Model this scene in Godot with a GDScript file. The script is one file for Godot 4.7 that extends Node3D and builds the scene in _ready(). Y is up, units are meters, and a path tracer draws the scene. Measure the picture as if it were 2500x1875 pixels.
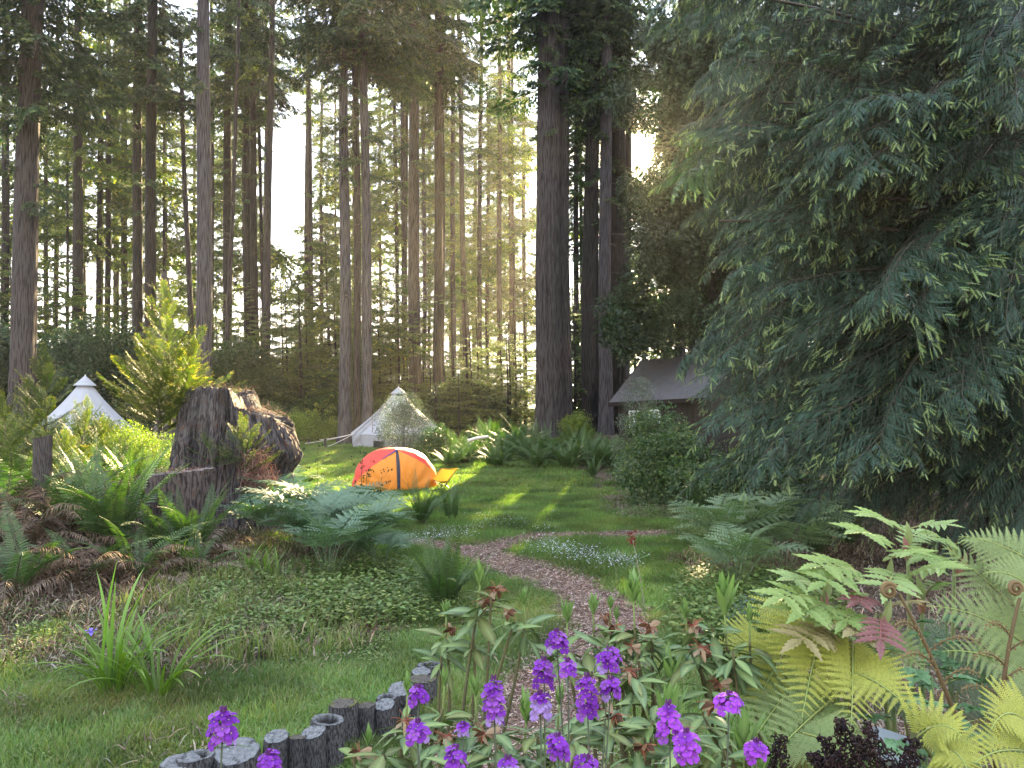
extends Node3D

# ---------------------------------------------------------------- settings of the view
const EYE := Vector3(0.0, 2.2, 0.0)
const PITCH := 1.757
var cam_basis := Basis(Vector3.RIGHT, deg_to_rad(PITCH))
var sun_dir := Vector3.ZERO
var rng := RandomNumberGenerator.new()
var counts := {}
var M := {}
var wobble := FastNoiseLite.new()
var shafts: Array = []


func _ready() -> void:
	wobble.seed = 5
	wobble.frequency = 1.0
	wobble.fractal_octaves = 3
	sun_dir = (cam_basis * Vector3(0.157, 0.305, -1.0)).normalized()
	set_view()
	set_light()
	make_materials()
	make_shafts()
	make_branch_kinds()
	# the setting
	make_ground()
	make_path()
	# large structure: the forest, the cabin, the tents
	make_tall_trees()
	make_forest_beyond()
	make_young_trees()
	make_dark_shrubs()
	make_laurel()
	make_near_redwoods()
	make_cabin()
	make_bell_tents()
	make_dome_tent()
	make_camp_chair()
	make_bench()
	make_stumps()
	make_post_edging()
	# plants
	make_saplings()
	make_mid_shrubs()
	make_sword_ferns()
	make_mid_bracken()
	make_thicket()
	make_daylily()
	make_lawn()
	make_litter()
	make_small_herbs()
	make_rhododendrons()
	make_honey_bush()
	make_front_bracken()
	make_withered_plumes()
	make_wallflowers()


func set_view() -> void:
	var cam := Camera3D.new()
	cam.name = "camera"
	cam.fov = 53.13
	cam.near = 0.05
	cam.far = 1500.0
	cam.position = EYE
	cam.rotation_degrees.x = PITCH
	cam.current = true
	add_child(cam)


func set_light() -> void:
	var sky_mat := ProceduralSkyMaterial.new()
	sky_mat.sky_top_color = Color(0.69, 0.76, 0.87)
	sky_mat.sky_horizon_color = Color(0.95, 0.93, 0.89)
	sky_mat.sky_curve = 0.22
	sky_mat.sky_energy_multiplier = 0.66
	sky_mat.ground_bottom_color = Color(0.16, 0.15, 0.11)
	sky_mat.ground_horizon_color = Color(0.45, 0.44, 0.38)
	sky_mat.sun_angle_max = 14.0
	sky_mat.sun_curve = 0.12
	var sky := Sky.new()
	sky.sky_material = sky_mat
	var env := Environment.new()
	env.background_mode = Environment.BG_SKY
	env.sky = sky
	env.tonemap_mode = Environment.TONE_MAPPER_LINEAR
	env.tonemap_exposure = 15.0
	env.sdfgi_enabled = true
	env.ssao_enabled = true
	env.ssil_enabled = true
	env.volumetric_fog_enabled = true
	env.volumetric_fog_density = 0.00026
	env.volumetric_fog_albedo = Color(1.0, 0.97, 0.92)
	env.volumetric_fog_anisotropy = 0.5
	var we := WorldEnvironment.new()
	we.name = "world_environment"
	we.environment = env
	add_child(we)
	var sun := DirectionalLight3D.new()
	sun.name = "sun"
	sun.light_color = Color(1.0, 0.89, 0.68)
	sun.light_energy = 1.6
	sun.light_angular_distance = 0.5
	sun.shadow_enabled = true
	add_child(sun)
	sun.look_at_from_position(Vector3.ZERO, -sun_dir, Vector3.UP)


# ---------------------------------------------------------------- helpers
class Shape:
	var v := PackedVector3Array()
	var n := PackedVector3Array()
	var c := PackedColorArray()
	var u := PackedVector2Array()

	func tri(a: Vector3, b: Vector3, d: Vector3, ca: Color, cb: Color, cd: Color) -> void:
		var nn := (d - a).cross(b - a).normalized()
		v.append(a); v.append(b); v.append(d)
		n.append(nn); n.append(nn); n.append(nn)
		c.append(ca); c.append(cb); c.append(cd)
		u.append(Vector2(a.x + a.z, a.y)); u.append(Vector2(b.x + b.z, b.y)); u.append(Vector2(d.x + d.z, d.y))

	func quad(a: Vector3, b: Vector3, d: Vector3, e: Vector3, col: Color) -> void:
		tri(a, b, d, col, col, col)
		tri(a, d, e, col, col, col)

	func tri_n(a: Vector3, b: Vector3, d: Vector3, na: Vector3, nb: Vector3, nd: Vector3, col: Color, ua: Vector2, ub: Vector2, ud: Vector2) -> void:
		if (d - a).cross(b - a).dot(na + nb + nd) >= 0.0:
			v.append(a); v.append(b); v.append(d)
			n.append(na); n.append(nb); n.append(nd)
			u.append(ua); u.append(ub); u.append(ud)
		else:
			v.append(a); v.append(d); v.append(b)
			n.append(na); n.append(nd); n.append(nb)
			u.append(ua); u.append(ud); u.append(ub)
		c.append(col); c.append(col); c.append(col)

	func tube(p: PackedVector3Array, r: PackedFloat32Array, k: int, ca: Color, cb: Color, cap := false) -> void:
		var m := p.size()
		var side := Vector3.ZERO
		var old := PackedVector3Array()
		var old_n := PackedVector3Array()
		var along := 0.0
		for i in m:
			var t := (p[mini(i + 1, m - 1)] - p[maxi(i - 1, 0)]).normalized()
			if side == Vector3.ZERO:
				side = t.cross(Vector3(0.31, 0.2, 0.93) if absf(t.y) > 0.7 else Vector3.UP).normalized()
			side = (side - t * side.dot(t)).normalized()
			var up := t.cross(side)
			var ring := PackedVector3Array()
			var ring_n := PackedVector3Array()
			for j in k + 1:
				var a := TAU * j / k
				var d := side * cos(a) + up * sin(a)
				ring.append(p[i] + d * r[i])
				ring_n.append(d)
			if i > 0:
				var col := ca.lerp(cb, float(i) / (m - 1))
				var step := p[i].distance_to(p[i - 1])
				for j in k:
					var u0 := float(j) / k
					var u1 := float(j + 1) / k
					tri_n(old[j], old[j + 1], ring[j], old_n[j], old_n[j + 1], ring_n[j], col, Vector2(u0, along), Vector2(u1, along), Vector2(u0, along + step))
					tri_n(ring[j], old[j + 1], ring[j + 1], ring_n[j], old_n[j + 1], ring_n[j + 1], col, Vector2(u0, along + step), Vector2(u1, along), Vector2(u1, along + step))
				along += step
			old = ring
			old_n = ring_n
		if cap:
			var tip := p[m - 1]
			for j in k:
				tri(old[j], old[j + 1], tip, cb, cb, cb)

	# a leaf that follows p (its midrib), wide w, folded along the midrib
	func blade(p: PackedVector3Array, w: PackedFloat32Array, side: Vector3, fold: float, ca: Color, cb: Color, rib := 0.0) -> void:
		var m := p.size()
		for i in m - 1:
			var t0 := (p[mini(i + 1, m - 1)] - p[maxi(i - 1, 0)]).normalized()
			var t1 := (p[mini(i + 2, m - 1)] - p[i]).normalized()
			var s0 := (side - t0 * side.dot(t0)).normalized()
			var s1 := (side - t1 * side.dot(t1)).normalized()
			var n0 := s0.cross(t0)
			var n1 := s1.cross(t1)
			var c0 := ca.lerp(cb, float(i) / (m - 1))
			var c1 := ca.lerp(cb, float(i + 1) / (m - 1))
			var r0 := c0.lerp(Color(0.30, 0.36, 0.14), rib)
			var r1 := c1.lerp(Color(0.30, 0.36, 0.14), rib)
			for s: float in [-1.0, 1.0]:
				var a0 := p[i] + s0 * s * w[i] + n0 * fold * w[i]
				var a1 := p[i + 1] + s1 * s * w[i + 1] + n1 * fold * w[i + 1]
				if s > 0.0:
					if w[i + 1] > 0.0:
						tri(p[i], a1, p[i + 1], r0, c1, r1)
					if w[i] > 0.0:
						tri(p[i], a0, a1, r0, c0, c1)
				else:
					if w[i + 1] > 0.0:
						tri(p[i], p[i + 1], a1, r0, r1, c1)
					if w[i] > 0.0:
						tri(p[i], a1, a0, r0, c1, c0)

	func box(center: Vector3, size: Vector3, basis: Basis, col: Color) -> void:
		var h := size * 0.5
		var b := minf(minf(h.x, h.y), h.z) * 0.18
		for f in [[0, 1, 2], [1, 2, 0], [2, 0, 1]]:
			for s: float in [-1.0, 1.0]:
				var q: Array = []
				for e in [[-1.0, -1.0], [1.0, -1.0], [1.0, 1.0], [-1.0, 1.0]]:
					var d := Vector3.ZERO
					d[f[0]] = s * h[f[0]]
					d[f[1]] = e[0] * (h[f[1]] - b)
					d[f[2]] = e[1] * (h[f[2]] - b)
					q.append(center + basis * d)
				if s > 0.0:
					quad(q[0], q[3], q[2], q[1], col)
				else:
					quad(q[0], q[1], q[2], q[3], col)
		# chamfers on the twelve edges
		for f in [[0, 1, 2], [1, 2, 0], [2, 0, 1]]:
			for s: float in [-1.0, 1.0]:
				for t: float in [-1.0, 1.0]:
					var q: Array = []
					for e in [[-1.0, 0], [1.0, 0], [1.0, 1], [-1.0, 1]]:
						var d := Vector3.ZERO
						d[f[0]] = e[0] * (h[f[0]] - b)
						d[f[1]] = s * (h[f[1]] - (b if e[1] else 0.0))
						d[f[2]] = t * (h[f[2]] - (0.0 if e[1] else b))
						q.append(center + basis * d)
					var out_dir := Vector3.ZERO
					out_dir[f[1]] = s
					out_dir[f[2]] = t
					if (q[2] - q[0]).cross(q[1] - q[0]).dot(basis * out_dir) > 0.0:
						quad(q[0], q[1], q[2], q[3], col)
					else:
						quad(q[0], q[3], q[2], q[1], col)

	func add(o: Shape, t: Transform3D, tint := Color.WHITE) -> void:
		for i in o.v.size():
			v.append(t * o.v[i])
			n.append((t.basis * o.n[i]).normalized())
			c.append(o.c[i] * tint)
		u.append_array(o.u)

	func mesh(mat: Material) -> ArrayMesh:
		var m := ArrayMesh.new()
		if v.size() == 0:
			return m
		var a := []
		a.resize(Mesh.ARRAY_MAX)
		a[Mesh.ARRAY_VERTEX] = v
		a[Mesh.ARRAY_NORMAL] = n
		a[Mesh.ARRAY_COLOR] = c
		a[Mesh.ARRAY_TEX_UV] = u
		m.add_surface_from_arrays(Mesh.PRIMITIVE_TRIANGLES, a)
		m.surface_set_material(0, mat)
		return m


# rows of points to one smooth sheet; its face looks along (row step) x (column step), turned round with flip
func sheet(rows: Array, mat: Material, flip := false, uvs: Array = [], cols: Array = [], skip: Dictionary = {}) -> ArrayMesh:
	var nr := rows.size()
	var nc: int = rows[0].size()
	var closed: bool = rows[0][0].distance_to(rows[0][nc - 1]) < 1e-5
	var v := PackedVector3Array()
	var n := PackedVector3Array()
	var u := PackedVector2Array()
	var c := PackedColorArray()
	var idx := PackedInt32Array()
	for i in nr:
		var row: PackedVector3Array = rows[i]
		var up_row: PackedVector3Array = rows[mini(i + 1, nr - 1)]
		var low_row: PackedVector3Array = rows[maxi(i - 1, 0)]
		for j in nc:
			var j0 := maxi(j - 1, 0)
			var j1 := mini(j + 1, nc - 1)
			if closed and j == 0: j0 = nc - 2
			if closed and j == nc - 1: j1 = 1
			var d := (up_row[j] - low_row[j]).cross(row[j1] - row[j0])
			if d.length_squared() < 1e-12:
				d = (up_row[j] - low_row[j]).cross(up_row[j1] + low_row[j1] - up_row[j0] - low_row[j0])
			v.append(row[j])
			n.append((-d if flip else d).normalized())
			u.append(uvs[i][j] if uvs.size() else Vector2(float(j) / (nc - 1), float(i) / (nr - 1)))
			c.append(cols[i][j] if cols.size() else Color.WHITE)
	for i in nr - 1:
		for j in nc - 1:
			if skip.has(Vector2i(i, j)):
				continue
			var a := i * nc + j
			if flip:
				idx.append_array(PackedInt32Array([a, a + nc, a + 1, a + 1, a + nc, a + nc + 1]))
			else:
				idx.append_array(PackedInt32Array([a, a + 1, a + nc, a + nc, a + 1, a + nc + 1]))
	var m := ArrayMesh.new()
	var arr := []
	arr.resize(Mesh.ARRAY_MAX)
	arr[Mesh.ARRAY_VERTEX] = v
	arr[Mesh.ARRAY_NORMAL] = n
	arr[Mesh.ARRAY_TEX_UV] = u
	arr[Mesh.ARRAY_COLOR] = c
	arr[Mesh.ARRAY_INDEX] = idx
	m.add_surface_from_arrays(Mesh.PRIMITIVE_TRIANGLES, arr)
	m.surface_set_material(0, mat)
	return m


func rf(a: float, b: float) -> float:
	return rng.randf_range(a, b)


func numbered(called: String) -> String:
	var k: int = counts.get(called, 0)
	counts[called] = k + 1
	return called if k == 0 else "%s_%03d" % [called, k]


func thing(called: String, label: String, category: String, where := Vector3.ZERO, turn := 0.0, group := "") -> Node3D:
	var o := Node3D.new()
	o.name = numbered(called)
	add_child(o, true)
	o.position = where
	o.rotation.y = turn
	tag(o, label, category, group)
	return o


func tag(o: Node3D, label: String, category: String, group := "") -> void:
	o.set_meta("label", label)
	o.set_meta("category", category)
	if group != "":
		o.set_meta("group", group)


func part(called: String, mesh: Mesh, parent: Node3D, at := Transform3D.IDENTITY) -> MeshInstance3D:
	var o := MeshInstance3D.new()
	o.name = called
	o.mesh = mesh
	o.transform = at
	parent.add_child(o, true)
	return o


func lone(called: String, mesh: Mesh, where := Vector3.ZERO) -> MeshInstance3D:
	var o := MeshInstance3D.new()
	o.name = numbered(called)
	o.mesh = mesh
	o.position = where
	add_child(o, true)
	return o


func many(called: String, mesh: Mesh, places: Array, tints: Array, parent: Node3D = null) -> MultiMeshInstance3D:
	var mm := MultiMesh.new()
	mm.transform_format = MultiMesh.TRANSFORM_3D
	mm.use_colors = true
	mm.mesh = mesh
	mm.instance_count = places.size()
	for i in places.size():
		mm.set_instance_transform(i, places[i])
		mm.set_instance_color(i, tints[i] if tints.size() else Color.WHITE)
	var o := MultiMeshInstance3D.new()
	o.multimesh = mm
	o.set_meta("kind", "stuff")
	if parent:
		o.name = called
		parent.add_child(o, true)
	else:
		o.name = numbered(called)
		add_child(o, true)
	return o


# the point seen at pixel (x, y) of the 2500 x 1875 photograph, d metres in front of the camera
func P(x: float, y: float, d: float) -> Vector3:
	var dir := cam_basis * Vector3((x - 1250.0) / 1875.0, -(y - 937.5) / 1875.0, -1.0)
	return EYE + dir * (d / -dir.z)


func pixel(p: Vector3) -> Vector2:
	var q := cam_basis.inverse() * (p - EYE)
	return Vector2(1250.0 - q.x / q.z * 1875.0, 937.5 + q.y / q.z * 1875.0)


func smooth(a: float, b: float, x: float) -> float:
	return smoothstep(a, b, x)


func ground(x: float, z: float) -> float:
	var d := -z
	var h := 0.45 * smooth(21.0, 36.0, d) + 0.55 * smooth(36.0, 60.0, d)
	h += 0.62 * exp(-((x + 7.0) * (x + 7.0) / 9.7 + (d - 11.0) * (d - 11.0) / 12.5))
	h += 0.25 * exp(-((x + 16.0) * (x + 16.0) / 40.0 + (d - 28.0) * (d - 28.0) / 60.0))
	h += 0.75 * (1.0 - smooth(2.4, 4.0, d))
	h += 0.5 * exp(-((x - 3.2) * (x - 3.2) / 14.0 + (d - 39.0) * (d - 39.0) / 8.0))
	h += 0.03 * wobble.get_noise_2d(x * 0.35, z * 0.35)
	return h


func on_ground(x: float, z: float) -> Vector3:
	return Vector3(x, ground(x, z), z)


# where the line of sight of pixel (x, y) meets the ground
func G(x: float, y: float) -> Vector3:
	var dir := cam_basis * Vector3((x - 1250.0) / 1875.0, -(y - 937.5) / 1875.0, -1.0)
	dir /= -dir.z
	var d := 2.0
	while d < 120.0:
		var p := EYE + dir * d
		if p.y <= ground(p.x, p.z):
			return on_ground(p.x, p.z)
		d += 0.05
	return on_ground(dir.x * 60.0, -60.0)


func basis_along(x_axis: Vector3, up := Vector3.UP) -> Basis:
	var x := x_axis.normalized()
	var z := x.cross(up)
	if z.length_squared() < 1e-6:
		z = x.cross(Vector3(0, 0.2, 1))
	z = z.normalized()
	return Basis(x, z.cross(x).normalized(), z)


# points of a stem of length l that leans from angle a0 off the vertical at its foot to a1 at its tip, towards +x
func arch(l: float, a0: float, a1: float, k: int) -> PackedVector3Array:
	var out := PackedVector3Array([Vector3.ZERO])
	var p := Vector3.ZERO
	for i in k:
		var a := lerpf(a0, a1, (i + 0.5) / k)
		p += Vector3(sin(a), cos(a), 0.0) * l / k
		out.append(p)
	return out


func curve(a: Vector3, b: Vector3, e: Vector3, k: int) -> PackedVector3Array:
	var out := PackedVector3Array()
	for i in k + 1:
		var t := float(i) / k
		out.append(a * (1 - t) * (1 - t) + b * 2.0 * t * (1 - t) + e * t * t)
	return out


func taper(r0: float, r1: float, k: int) -> PackedFloat32Array:
	var out := PackedFloat32Array()
	for i in k + 1:
		out.append(lerpf(r0, r1, float(i) / k))
	return out


func shade(c: Color, by: float) -> Color:
	var k := 1.0 + rf(-by, by)
	return Color(c.r * k * (1.0 + rf(-by, by) * 0.4), c.g * k, c.b * k * (1.0 + rf(-by, by) * 0.4))


# lines along which the low sun finds a way through the trees
func make_shafts() -> void:
	for s in [[930, 1245, 17.5, 1.6], [1120, 1205, 20.0, 1.0], [830, 1200, 20.0, 1.3], [850, 1110, 30.5, 1.0], [1120, 1060, 30.0, 0.8],
			[380, 820, 13.0, 1.1], [250, 1030, 15.5, 1.1], [130, 960, 15.5, 1.1], [330, 1060, 16.0, 0.9], [1735, 1425, 9.4, 0.5], [1290, 1225, 17.5, 0.5], [720, 1130, 24.0, 0.8], [970, 1000, 33.0, 0.8]]:
		shafts.append([P(s[0], s[1], s[2]), s[3]])
	shafts.append([EYE + Vector3(0.1, 0.3, 0), 0.45])


func in_shaft(p: Vector3, margin: float) -> bool:
	for s in shafts:
		var d: Vector3 = p - s[0]
		var k := d.dot(sun_dir)
		if k > 3.0 and (d - sun_dir * k).length() < s[1] + margin:
			return true
	return false


# whether a limb from a to b would stand in the sun's way or before an opening
func in_the_way(a: Vector3, b: Vector3, wide: float) -> bool:
	for q: float in [0.15, 0.45, 0.75, 1.0]:
		var p := a.lerp(b, q)
		if in_shaft(p, wide * (1.0 - 0.6 * q)) or (q > 0.2 and q < 0.9 and sky_gap(p)):
			return true
	return false


# ---------------------------------------------------------------- materials
func noise_tex(freq: float, octaves: int, stops: Array, seed_: int, size := 512, kind := FastNoiseLite.TYPE_SIMPLEX_SMOOTH) -> NoiseTexture2D:
	var f := FastNoiseLite.new()
	f.seed = seed_
	f.noise_type = kind
	f.frequency = freq
	f.fractal_octaves = octaves
	var t := NoiseTexture2D.new()
	t.width = size
	t.height = size
	t.seamless = true
	t.noise = f
	if stops.size():
		var g := Gradient.new()
		var offs := PackedFloat32Array()
		var cols := PackedColorArray()
		for s in stops:
			offs.append(s[0])
			cols.append((s[1] as Color).linear_to_srgb())
		g.offsets = offs
		g.colors = cols
		t.color_ramp = g
	return t


func leaf_mat(called: String, rough: float, back: Color, spec := 0.4) -> StandardMaterial3D:
	var m := StandardMaterial3D.new()
	m.resource_name = called
	m.vertex_color_use_as_albedo = true
	m.roughness = rough
	m.metallic_specular = spec
	m.cull_mode = BaseMaterial3D.CULL_DISABLED
	if back != Color.BLACK:
		m.backlight_enabled = true
		m.backlight = back
	M[called] = m
	return m


func solid(called: String, col: Color, rough: float, tex: Texture2D = null, uv := Vector3.ONE, height: Texture2D = null, depth := 0.0) -> StandardMaterial3D:
	var m := StandardMaterial3D.new()
	m.resource_name = called
	m.albedo_color = col.linear_to_srgb()
	m.roughness = rough
	m.metallic_specular = 0.3
	m.vertex_color_use_as_albedo = true
	m.albedo_texture = tex
	m.uv1_scale = uv
	if height:
		m.heightmap_enabled = true
		m.heightmap_texture = height
		m.heightmap_scale = depth
	M[called] = m
	return m


func make_materials() -> void:
	leaf_mat("needles", 0.5, Color(0.92, 1.0, 0.5))
	leaf_mat("needles_near", 0.55, Color(0.5, 0.62, 0.28), 0.3)
	leaf_mat("fern", 0.55, Color(0.62, 0.78, 0.36))
	leaf_mat("grass", 0.55, Color(0.80, 0.92, 0.40))
	leaf_mat("glossy", 0.45, Color(0.32, 0.42, 0.16), 0.3)
	leaf_mat("soft_leaf", 0.5, Color(0.55, 0.72, 0.30))
	leaf_mat("petal", 0.6, Color(0.4, 0.3, 0.5), 0.25)
	leaf_mat("dead", 0.85, Color(0.3, 0.26, 0.2), 0.2)
	leaf_mat("stalk", 0.6, Color.BLACK, 0.3)
	var streak := noise_tex(0.022, 5, [[0.0, Color(0.25, 0.23, 0.22)], [0.36, Color(0.45, 0.42, 0.41)], [0.5, Color(0.88, 0.86, 0.87)], [0.62, Color(1.3, 1.26, 1.24)], [1.0, Color(1.1, 0.88, 0.76)]], 11)
	var streak_h := noise_tex(0.022, 5, [], 11)
	solid("bark", Color(0.058, 0.048, 0.043), 0.95, streak, Vector3(1, 1, 1), streak_h, 1.6)
	solid("bark_grey", Color(0.062, 0.054, 0.054), 0.95, streak, Vector3(1, 1, 1), streak_h, 0.8)
	solid("bark_dark", Color(0.033, 0.027, 0.024), 0.95, streak, Vector3(1, 1, 1), streak_h, 1.6)
	solid("bark_hazy", Color(0.06, 0.048, 0.038), 0.95, streak, Vector3(1, 1, 1), streak_h, 1.0)
	solid("charred", Color(0.012, 0.011, 0.011), 0.95, streak, Vector3.ONE, streak_h, 4.0)
	solid("old_wood", Color(0.10, 0.088, 0.082), 0.92, noise_tex(0.03, 5, [[0.0, Color(0.16, 0.13, 0.12)], [0.4, Color(0.5, 0.46, 0.45)], [0.5, Color(0.85, 0.83, 0.84)], [0.62, Color(1.3, 1.26, 1.26)], [0.8, Color(1.1, 0.62, 0.46)], [1.0, Color(0.7, 0.38, 0.28)]], 23), Vector3.ONE, noise_tex(0.03, 5, [], 23), 3.0)
	solid("red_wood", Color(0.085, 0.068, 0.06), 0.92, noise_tex(0.03, 5, [[0.0, Color(0.16, 0.13, 0.12)], [0.4, Color(0.5, 0.46, 0.45)], [0.5, Color(0.85, 0.83, 0.84)], [0.62, Color(1.3, 1.26, 1.26)], [0.8, Color(1.1, 0.62, 0.46)], [1.0, Color(0.7, 0.38, 0.28)]], 24), Vector3.ONE, noise_tex(0.03, 5, [], 24), 1.6)
	solid("post_wood", Color(0.075, 0.07, 0.068), 0.9, streak, Vector3(3, 1.5, 1), streak_h, 1.2)
	solid("cut_wood", Color.WHITE, 0.85, noise_tex(0.05, 4, [[0.0, Color(0.5, 0.5, 0.5)], [1.0, Color(1.1, 1.1, 1.1)]], 31, 256), Vector3(2, 2, 1))
	# ground: its kinds are told apart by vertex colour, the grain comes from here
	var soil := solid("soil", Color(1, 1, 1), 0.95, noise_tex(0.02, 5, [[0.0, Color(0.55, 0.52, 0.5)], [0.5, Color(1, 1, 1)], [1.0, Color(1.5, 1.4, 1.3)]], 41, 1024), Vector3(0.6, 0.6, 0.6), noise_tex(0.05, 5, [], 42), 2.5)
	soil.uv1_triplanar = true
	soil.uv1_world_triplanar = true
	var chips := solid("chip_bed", Color(0.16, 0.105, 0.07), 0.95, noise_tex(0.08, 4, [[0.0, Color(0.45, 0.42, 0.4)], [0.5, Color(1, 1, 1)], [1.0, Color(1.7, 1.6, 1.5)]], 43, 512), Vector3(0.8, 0.8, 0.8), noise_tex(0.1, 4, [], 44), 2.0)
	chips.uv1_triplanar = true
	chips.uv1_world_triplanar = true
	var canvas := solid("canvas", Color(0.34, 0.335, 0.34), 0.85, noise_tex(0.012, 4, [[0.0, Color(0.88, 0.87, 0.86)], [1.0, Color(1, 1, 1)]], 51, 256))
	canvas.backlight_enabled = true
	canvas.backlight = Color(0.55, 0.5, 0.44)
	for k in [["tent_orange", Color(0.62, 0.20, 0.02)], ["tent_red", Color(0.60, 0.055, 0.035)], ["tent_yellow", Color(0.60, 0.36, 0.012)]]:
		var m := solid(k[0], k[1], 0.5, noise_tex(0.02, 3, [[0.0, Color(0.93, 0.93, 0.93)], [1.0, Color(1, 1, 1)]], 52, 256))
		m.backlight_enabled = true
		m.backlight = Color(0.42, 0.34, 0.28)
		m.cull_mode = BaseMaterial3D.CULL_DISABLED
	solid("plain", Color.WHITE, 0.7)
	solid("paint", Color.WHITE, 0.5)
	var metal := solid("frame_metal", Color(0.03, 0.03, 0.033), 0.4)
	metal.metallic_specular = 0.5
	solid("cabin_wood", Color(0.034, 0.025, 0.018), 0.85, streak, Vector3(4, 1.0, 1), streak_h, 0.6)
	solid("shingle", Color(0.080, 0.075, 0.073), 0.95, noise_tex(0.05, 4, [[0.0, Color(0.6, 0.6, 0.6)], [1.0, Color(1.3, 1.25, 1.3)]], 61, 256), Vector3(3, 3, 1))
	solid("bench_wood", Color(0.045, 0.045, 0.047), 0.85, streak, Vector3(1, 1, 1), streak_h, 0.5)
	var pane := StandardMaterial3D.new()
	pane.transparency = BaseMaterial3D.TRANSPARENCY_ALPHA
	pane.albedo_color = Color(0.8, 0.85, 0.85, 0.15)
	pane.roughness = 0.05
	M["pane"] = pane


# ---------------------------------------------------------------- branches and trees
const WOOD := Color(0.055, 0.045, 0.032)

# a flat conifer branch along +x: a limb, side shoots on both hands and twigs on each of them
func spray(s: int, l: float, n_side: int, side_len: float, n_twig: int, twig: float, twig_w: float, teeth: int, droop: float, side_droop: float, hang: float, col: Color, tip: Color, wood: float, from := 0.12, spread := 55.0, fill := 1.0, puff := 0.0) -> Shape:
	rng.seed = s
	var o := Shape.new()
	var limb := PackedVector3Array()
	for i in 9:
		var t := i / 8.0
		limb.append(Vector3(l * t, -droop * l * t * t, 0.02 * l * sin(t * 5.0 + s)))
	o.tube(limb, taper(wood, wood * 0.25, 8), 4, WOOD, WOOD.lerp(col, 0.3))
	for k in n_side:
		var t := lerpf(from, 1.0, (k + rf(0.1, 0.9)) / n_side)
		var hand := 1.0 if k % 2 == 0 else -1.0
		var fi := t * 8.0
		var i0 := mini(int(fi), 7)
		var root := limb[i0].lerp(limb[i0 + 1], fi - i0)
		var along := (limb[i0 + 1] - limb[i0]).normalized()
		var prof := sin(minf(1.0, t * 1.15 + 0.12) * PI * 0.5) * (1.0 - 0.72 * t * t) if t < 0.97 else 0.4
		var sl := side_len * prof * rf(0.7, 1.15)
		var ang := deg_to_rad(spread * rf(0.75, 1.2)) * (1.0 if t < 0.96 else 0.2)
		var dir := (along * cos(ang) + Vector3(0, rf(-0.12 - puff, 0.2 + puff * 0.8), hand) * sin(ang)).normalized()
		var sp := PackedVector3Array()
		for i in 5:
			var q := i / 4.0
			sp.append(root + dir * sl * q + Vector3(0, -side_droop * sl * q * q, 0) + along * 0.12 * sl * q * q)
		if wood > 0.003:
			o.tube(sp, taper(wood * 0.32, wood * 0.12, 4), 3, WOOD, WOOD.lerp(col, 0.4))
		for m in n_twig:
			if rng.randf() > fill:
				continue
			var q := lerpf(0.1, 1.0, (m + rf(0.2, 0.8)) / n_twig)
			var last := m == n_twig - 1
			var qi := q * 4.0
			var j := mini(int(qi), 3)
			var at := sp[j].lerp(sp[j + 1], qi - j)
			var sd := (sp[j + 1] - sp[j]).normalized()
			var th := 1.0 if m % 2 == 0 else -1.0
			var across := sd.cross(Vector3.UP).normalized() * th
			var td := sd if last else (sd * rf(0.45, 0.8) + across * rf(0.5, 0.9) + Vector3(0, -hang * rf(0.5, 1.4) + puff * rf(-0.7, 0.7), 0)).normalized()
			var tl := twig * rf(0.65, 1.25) * (1.0 - 0.35 * q)
			var young := ((last and rng.randf() < 0.8) or (q > 0.8 and rng.randf() < 0.55)) and (teeth < 5 or t > 0.5 or rng.randf() < 0.25)
			var cc := shade(tip if young else col, 0.22)
			var flat := (td.cross(Vector3.UP) + Vector3(rf(-0.4, 0.4), rf(-0.5, 0.5), rf(-0.4, 0.4)) * (1.0 + 2.0 * puff)).normalized()
			flat = (flat - td * flat.dot(td)).normalized()
			feather(o, at, td, flat, tl, twig_w * rf(0.8, 1.2), teeth, cc)
	return o


# one twig: its needles stand off both sides of it in a flat row
func feather(o: Shape, at: Vector3, td: Vector3, flat: Vector3, tl: float, w: float, teeth: int, cc: Color) -> void:
	if teeth == 0:
		var mid := at + td * tl * 0.45
		var end := at + td * tl
		var lift := td.cross(flat) * w * 0.25
		o.tri(at, mid + flat * w + lift, end, cc, cc, cc)
		o.tri(at, end, mid - flat * w + lift, cc, cc, cc)
		return
	var sag := Vector3(0, -0.12 * tl, 0)
	for k in teeth:
		var t0 := float(k) / teeth
		var t1 := (k + 1.0) / teeth
		var p0 := at + td * tl * t0 + sag * t0 * t0
		var p1 := at + td * tl * t1 + sag * t1 * t1
		var ww := w * (1.0 - 0.55 * t0 * t0) * (0.75 if k == 0 else 1.0)
		var lift := td.cross(flat) * ww * 0.2
		var c2 := cc.lerp(Color(cc.r * 1.5, cc.g * 1.4, cc.b * 1.2), t1 * 0.4)
		o.tri(p0, p1 + td * tl / teeth * 0.5 + flat * ww + lift, p1, cc, c2, c2)
		o.tri(p0, p1, p1 + td * tl / teeth * 0.5 - flat * ww + lift, cc, c2, c2)


var branches := {}

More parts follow.
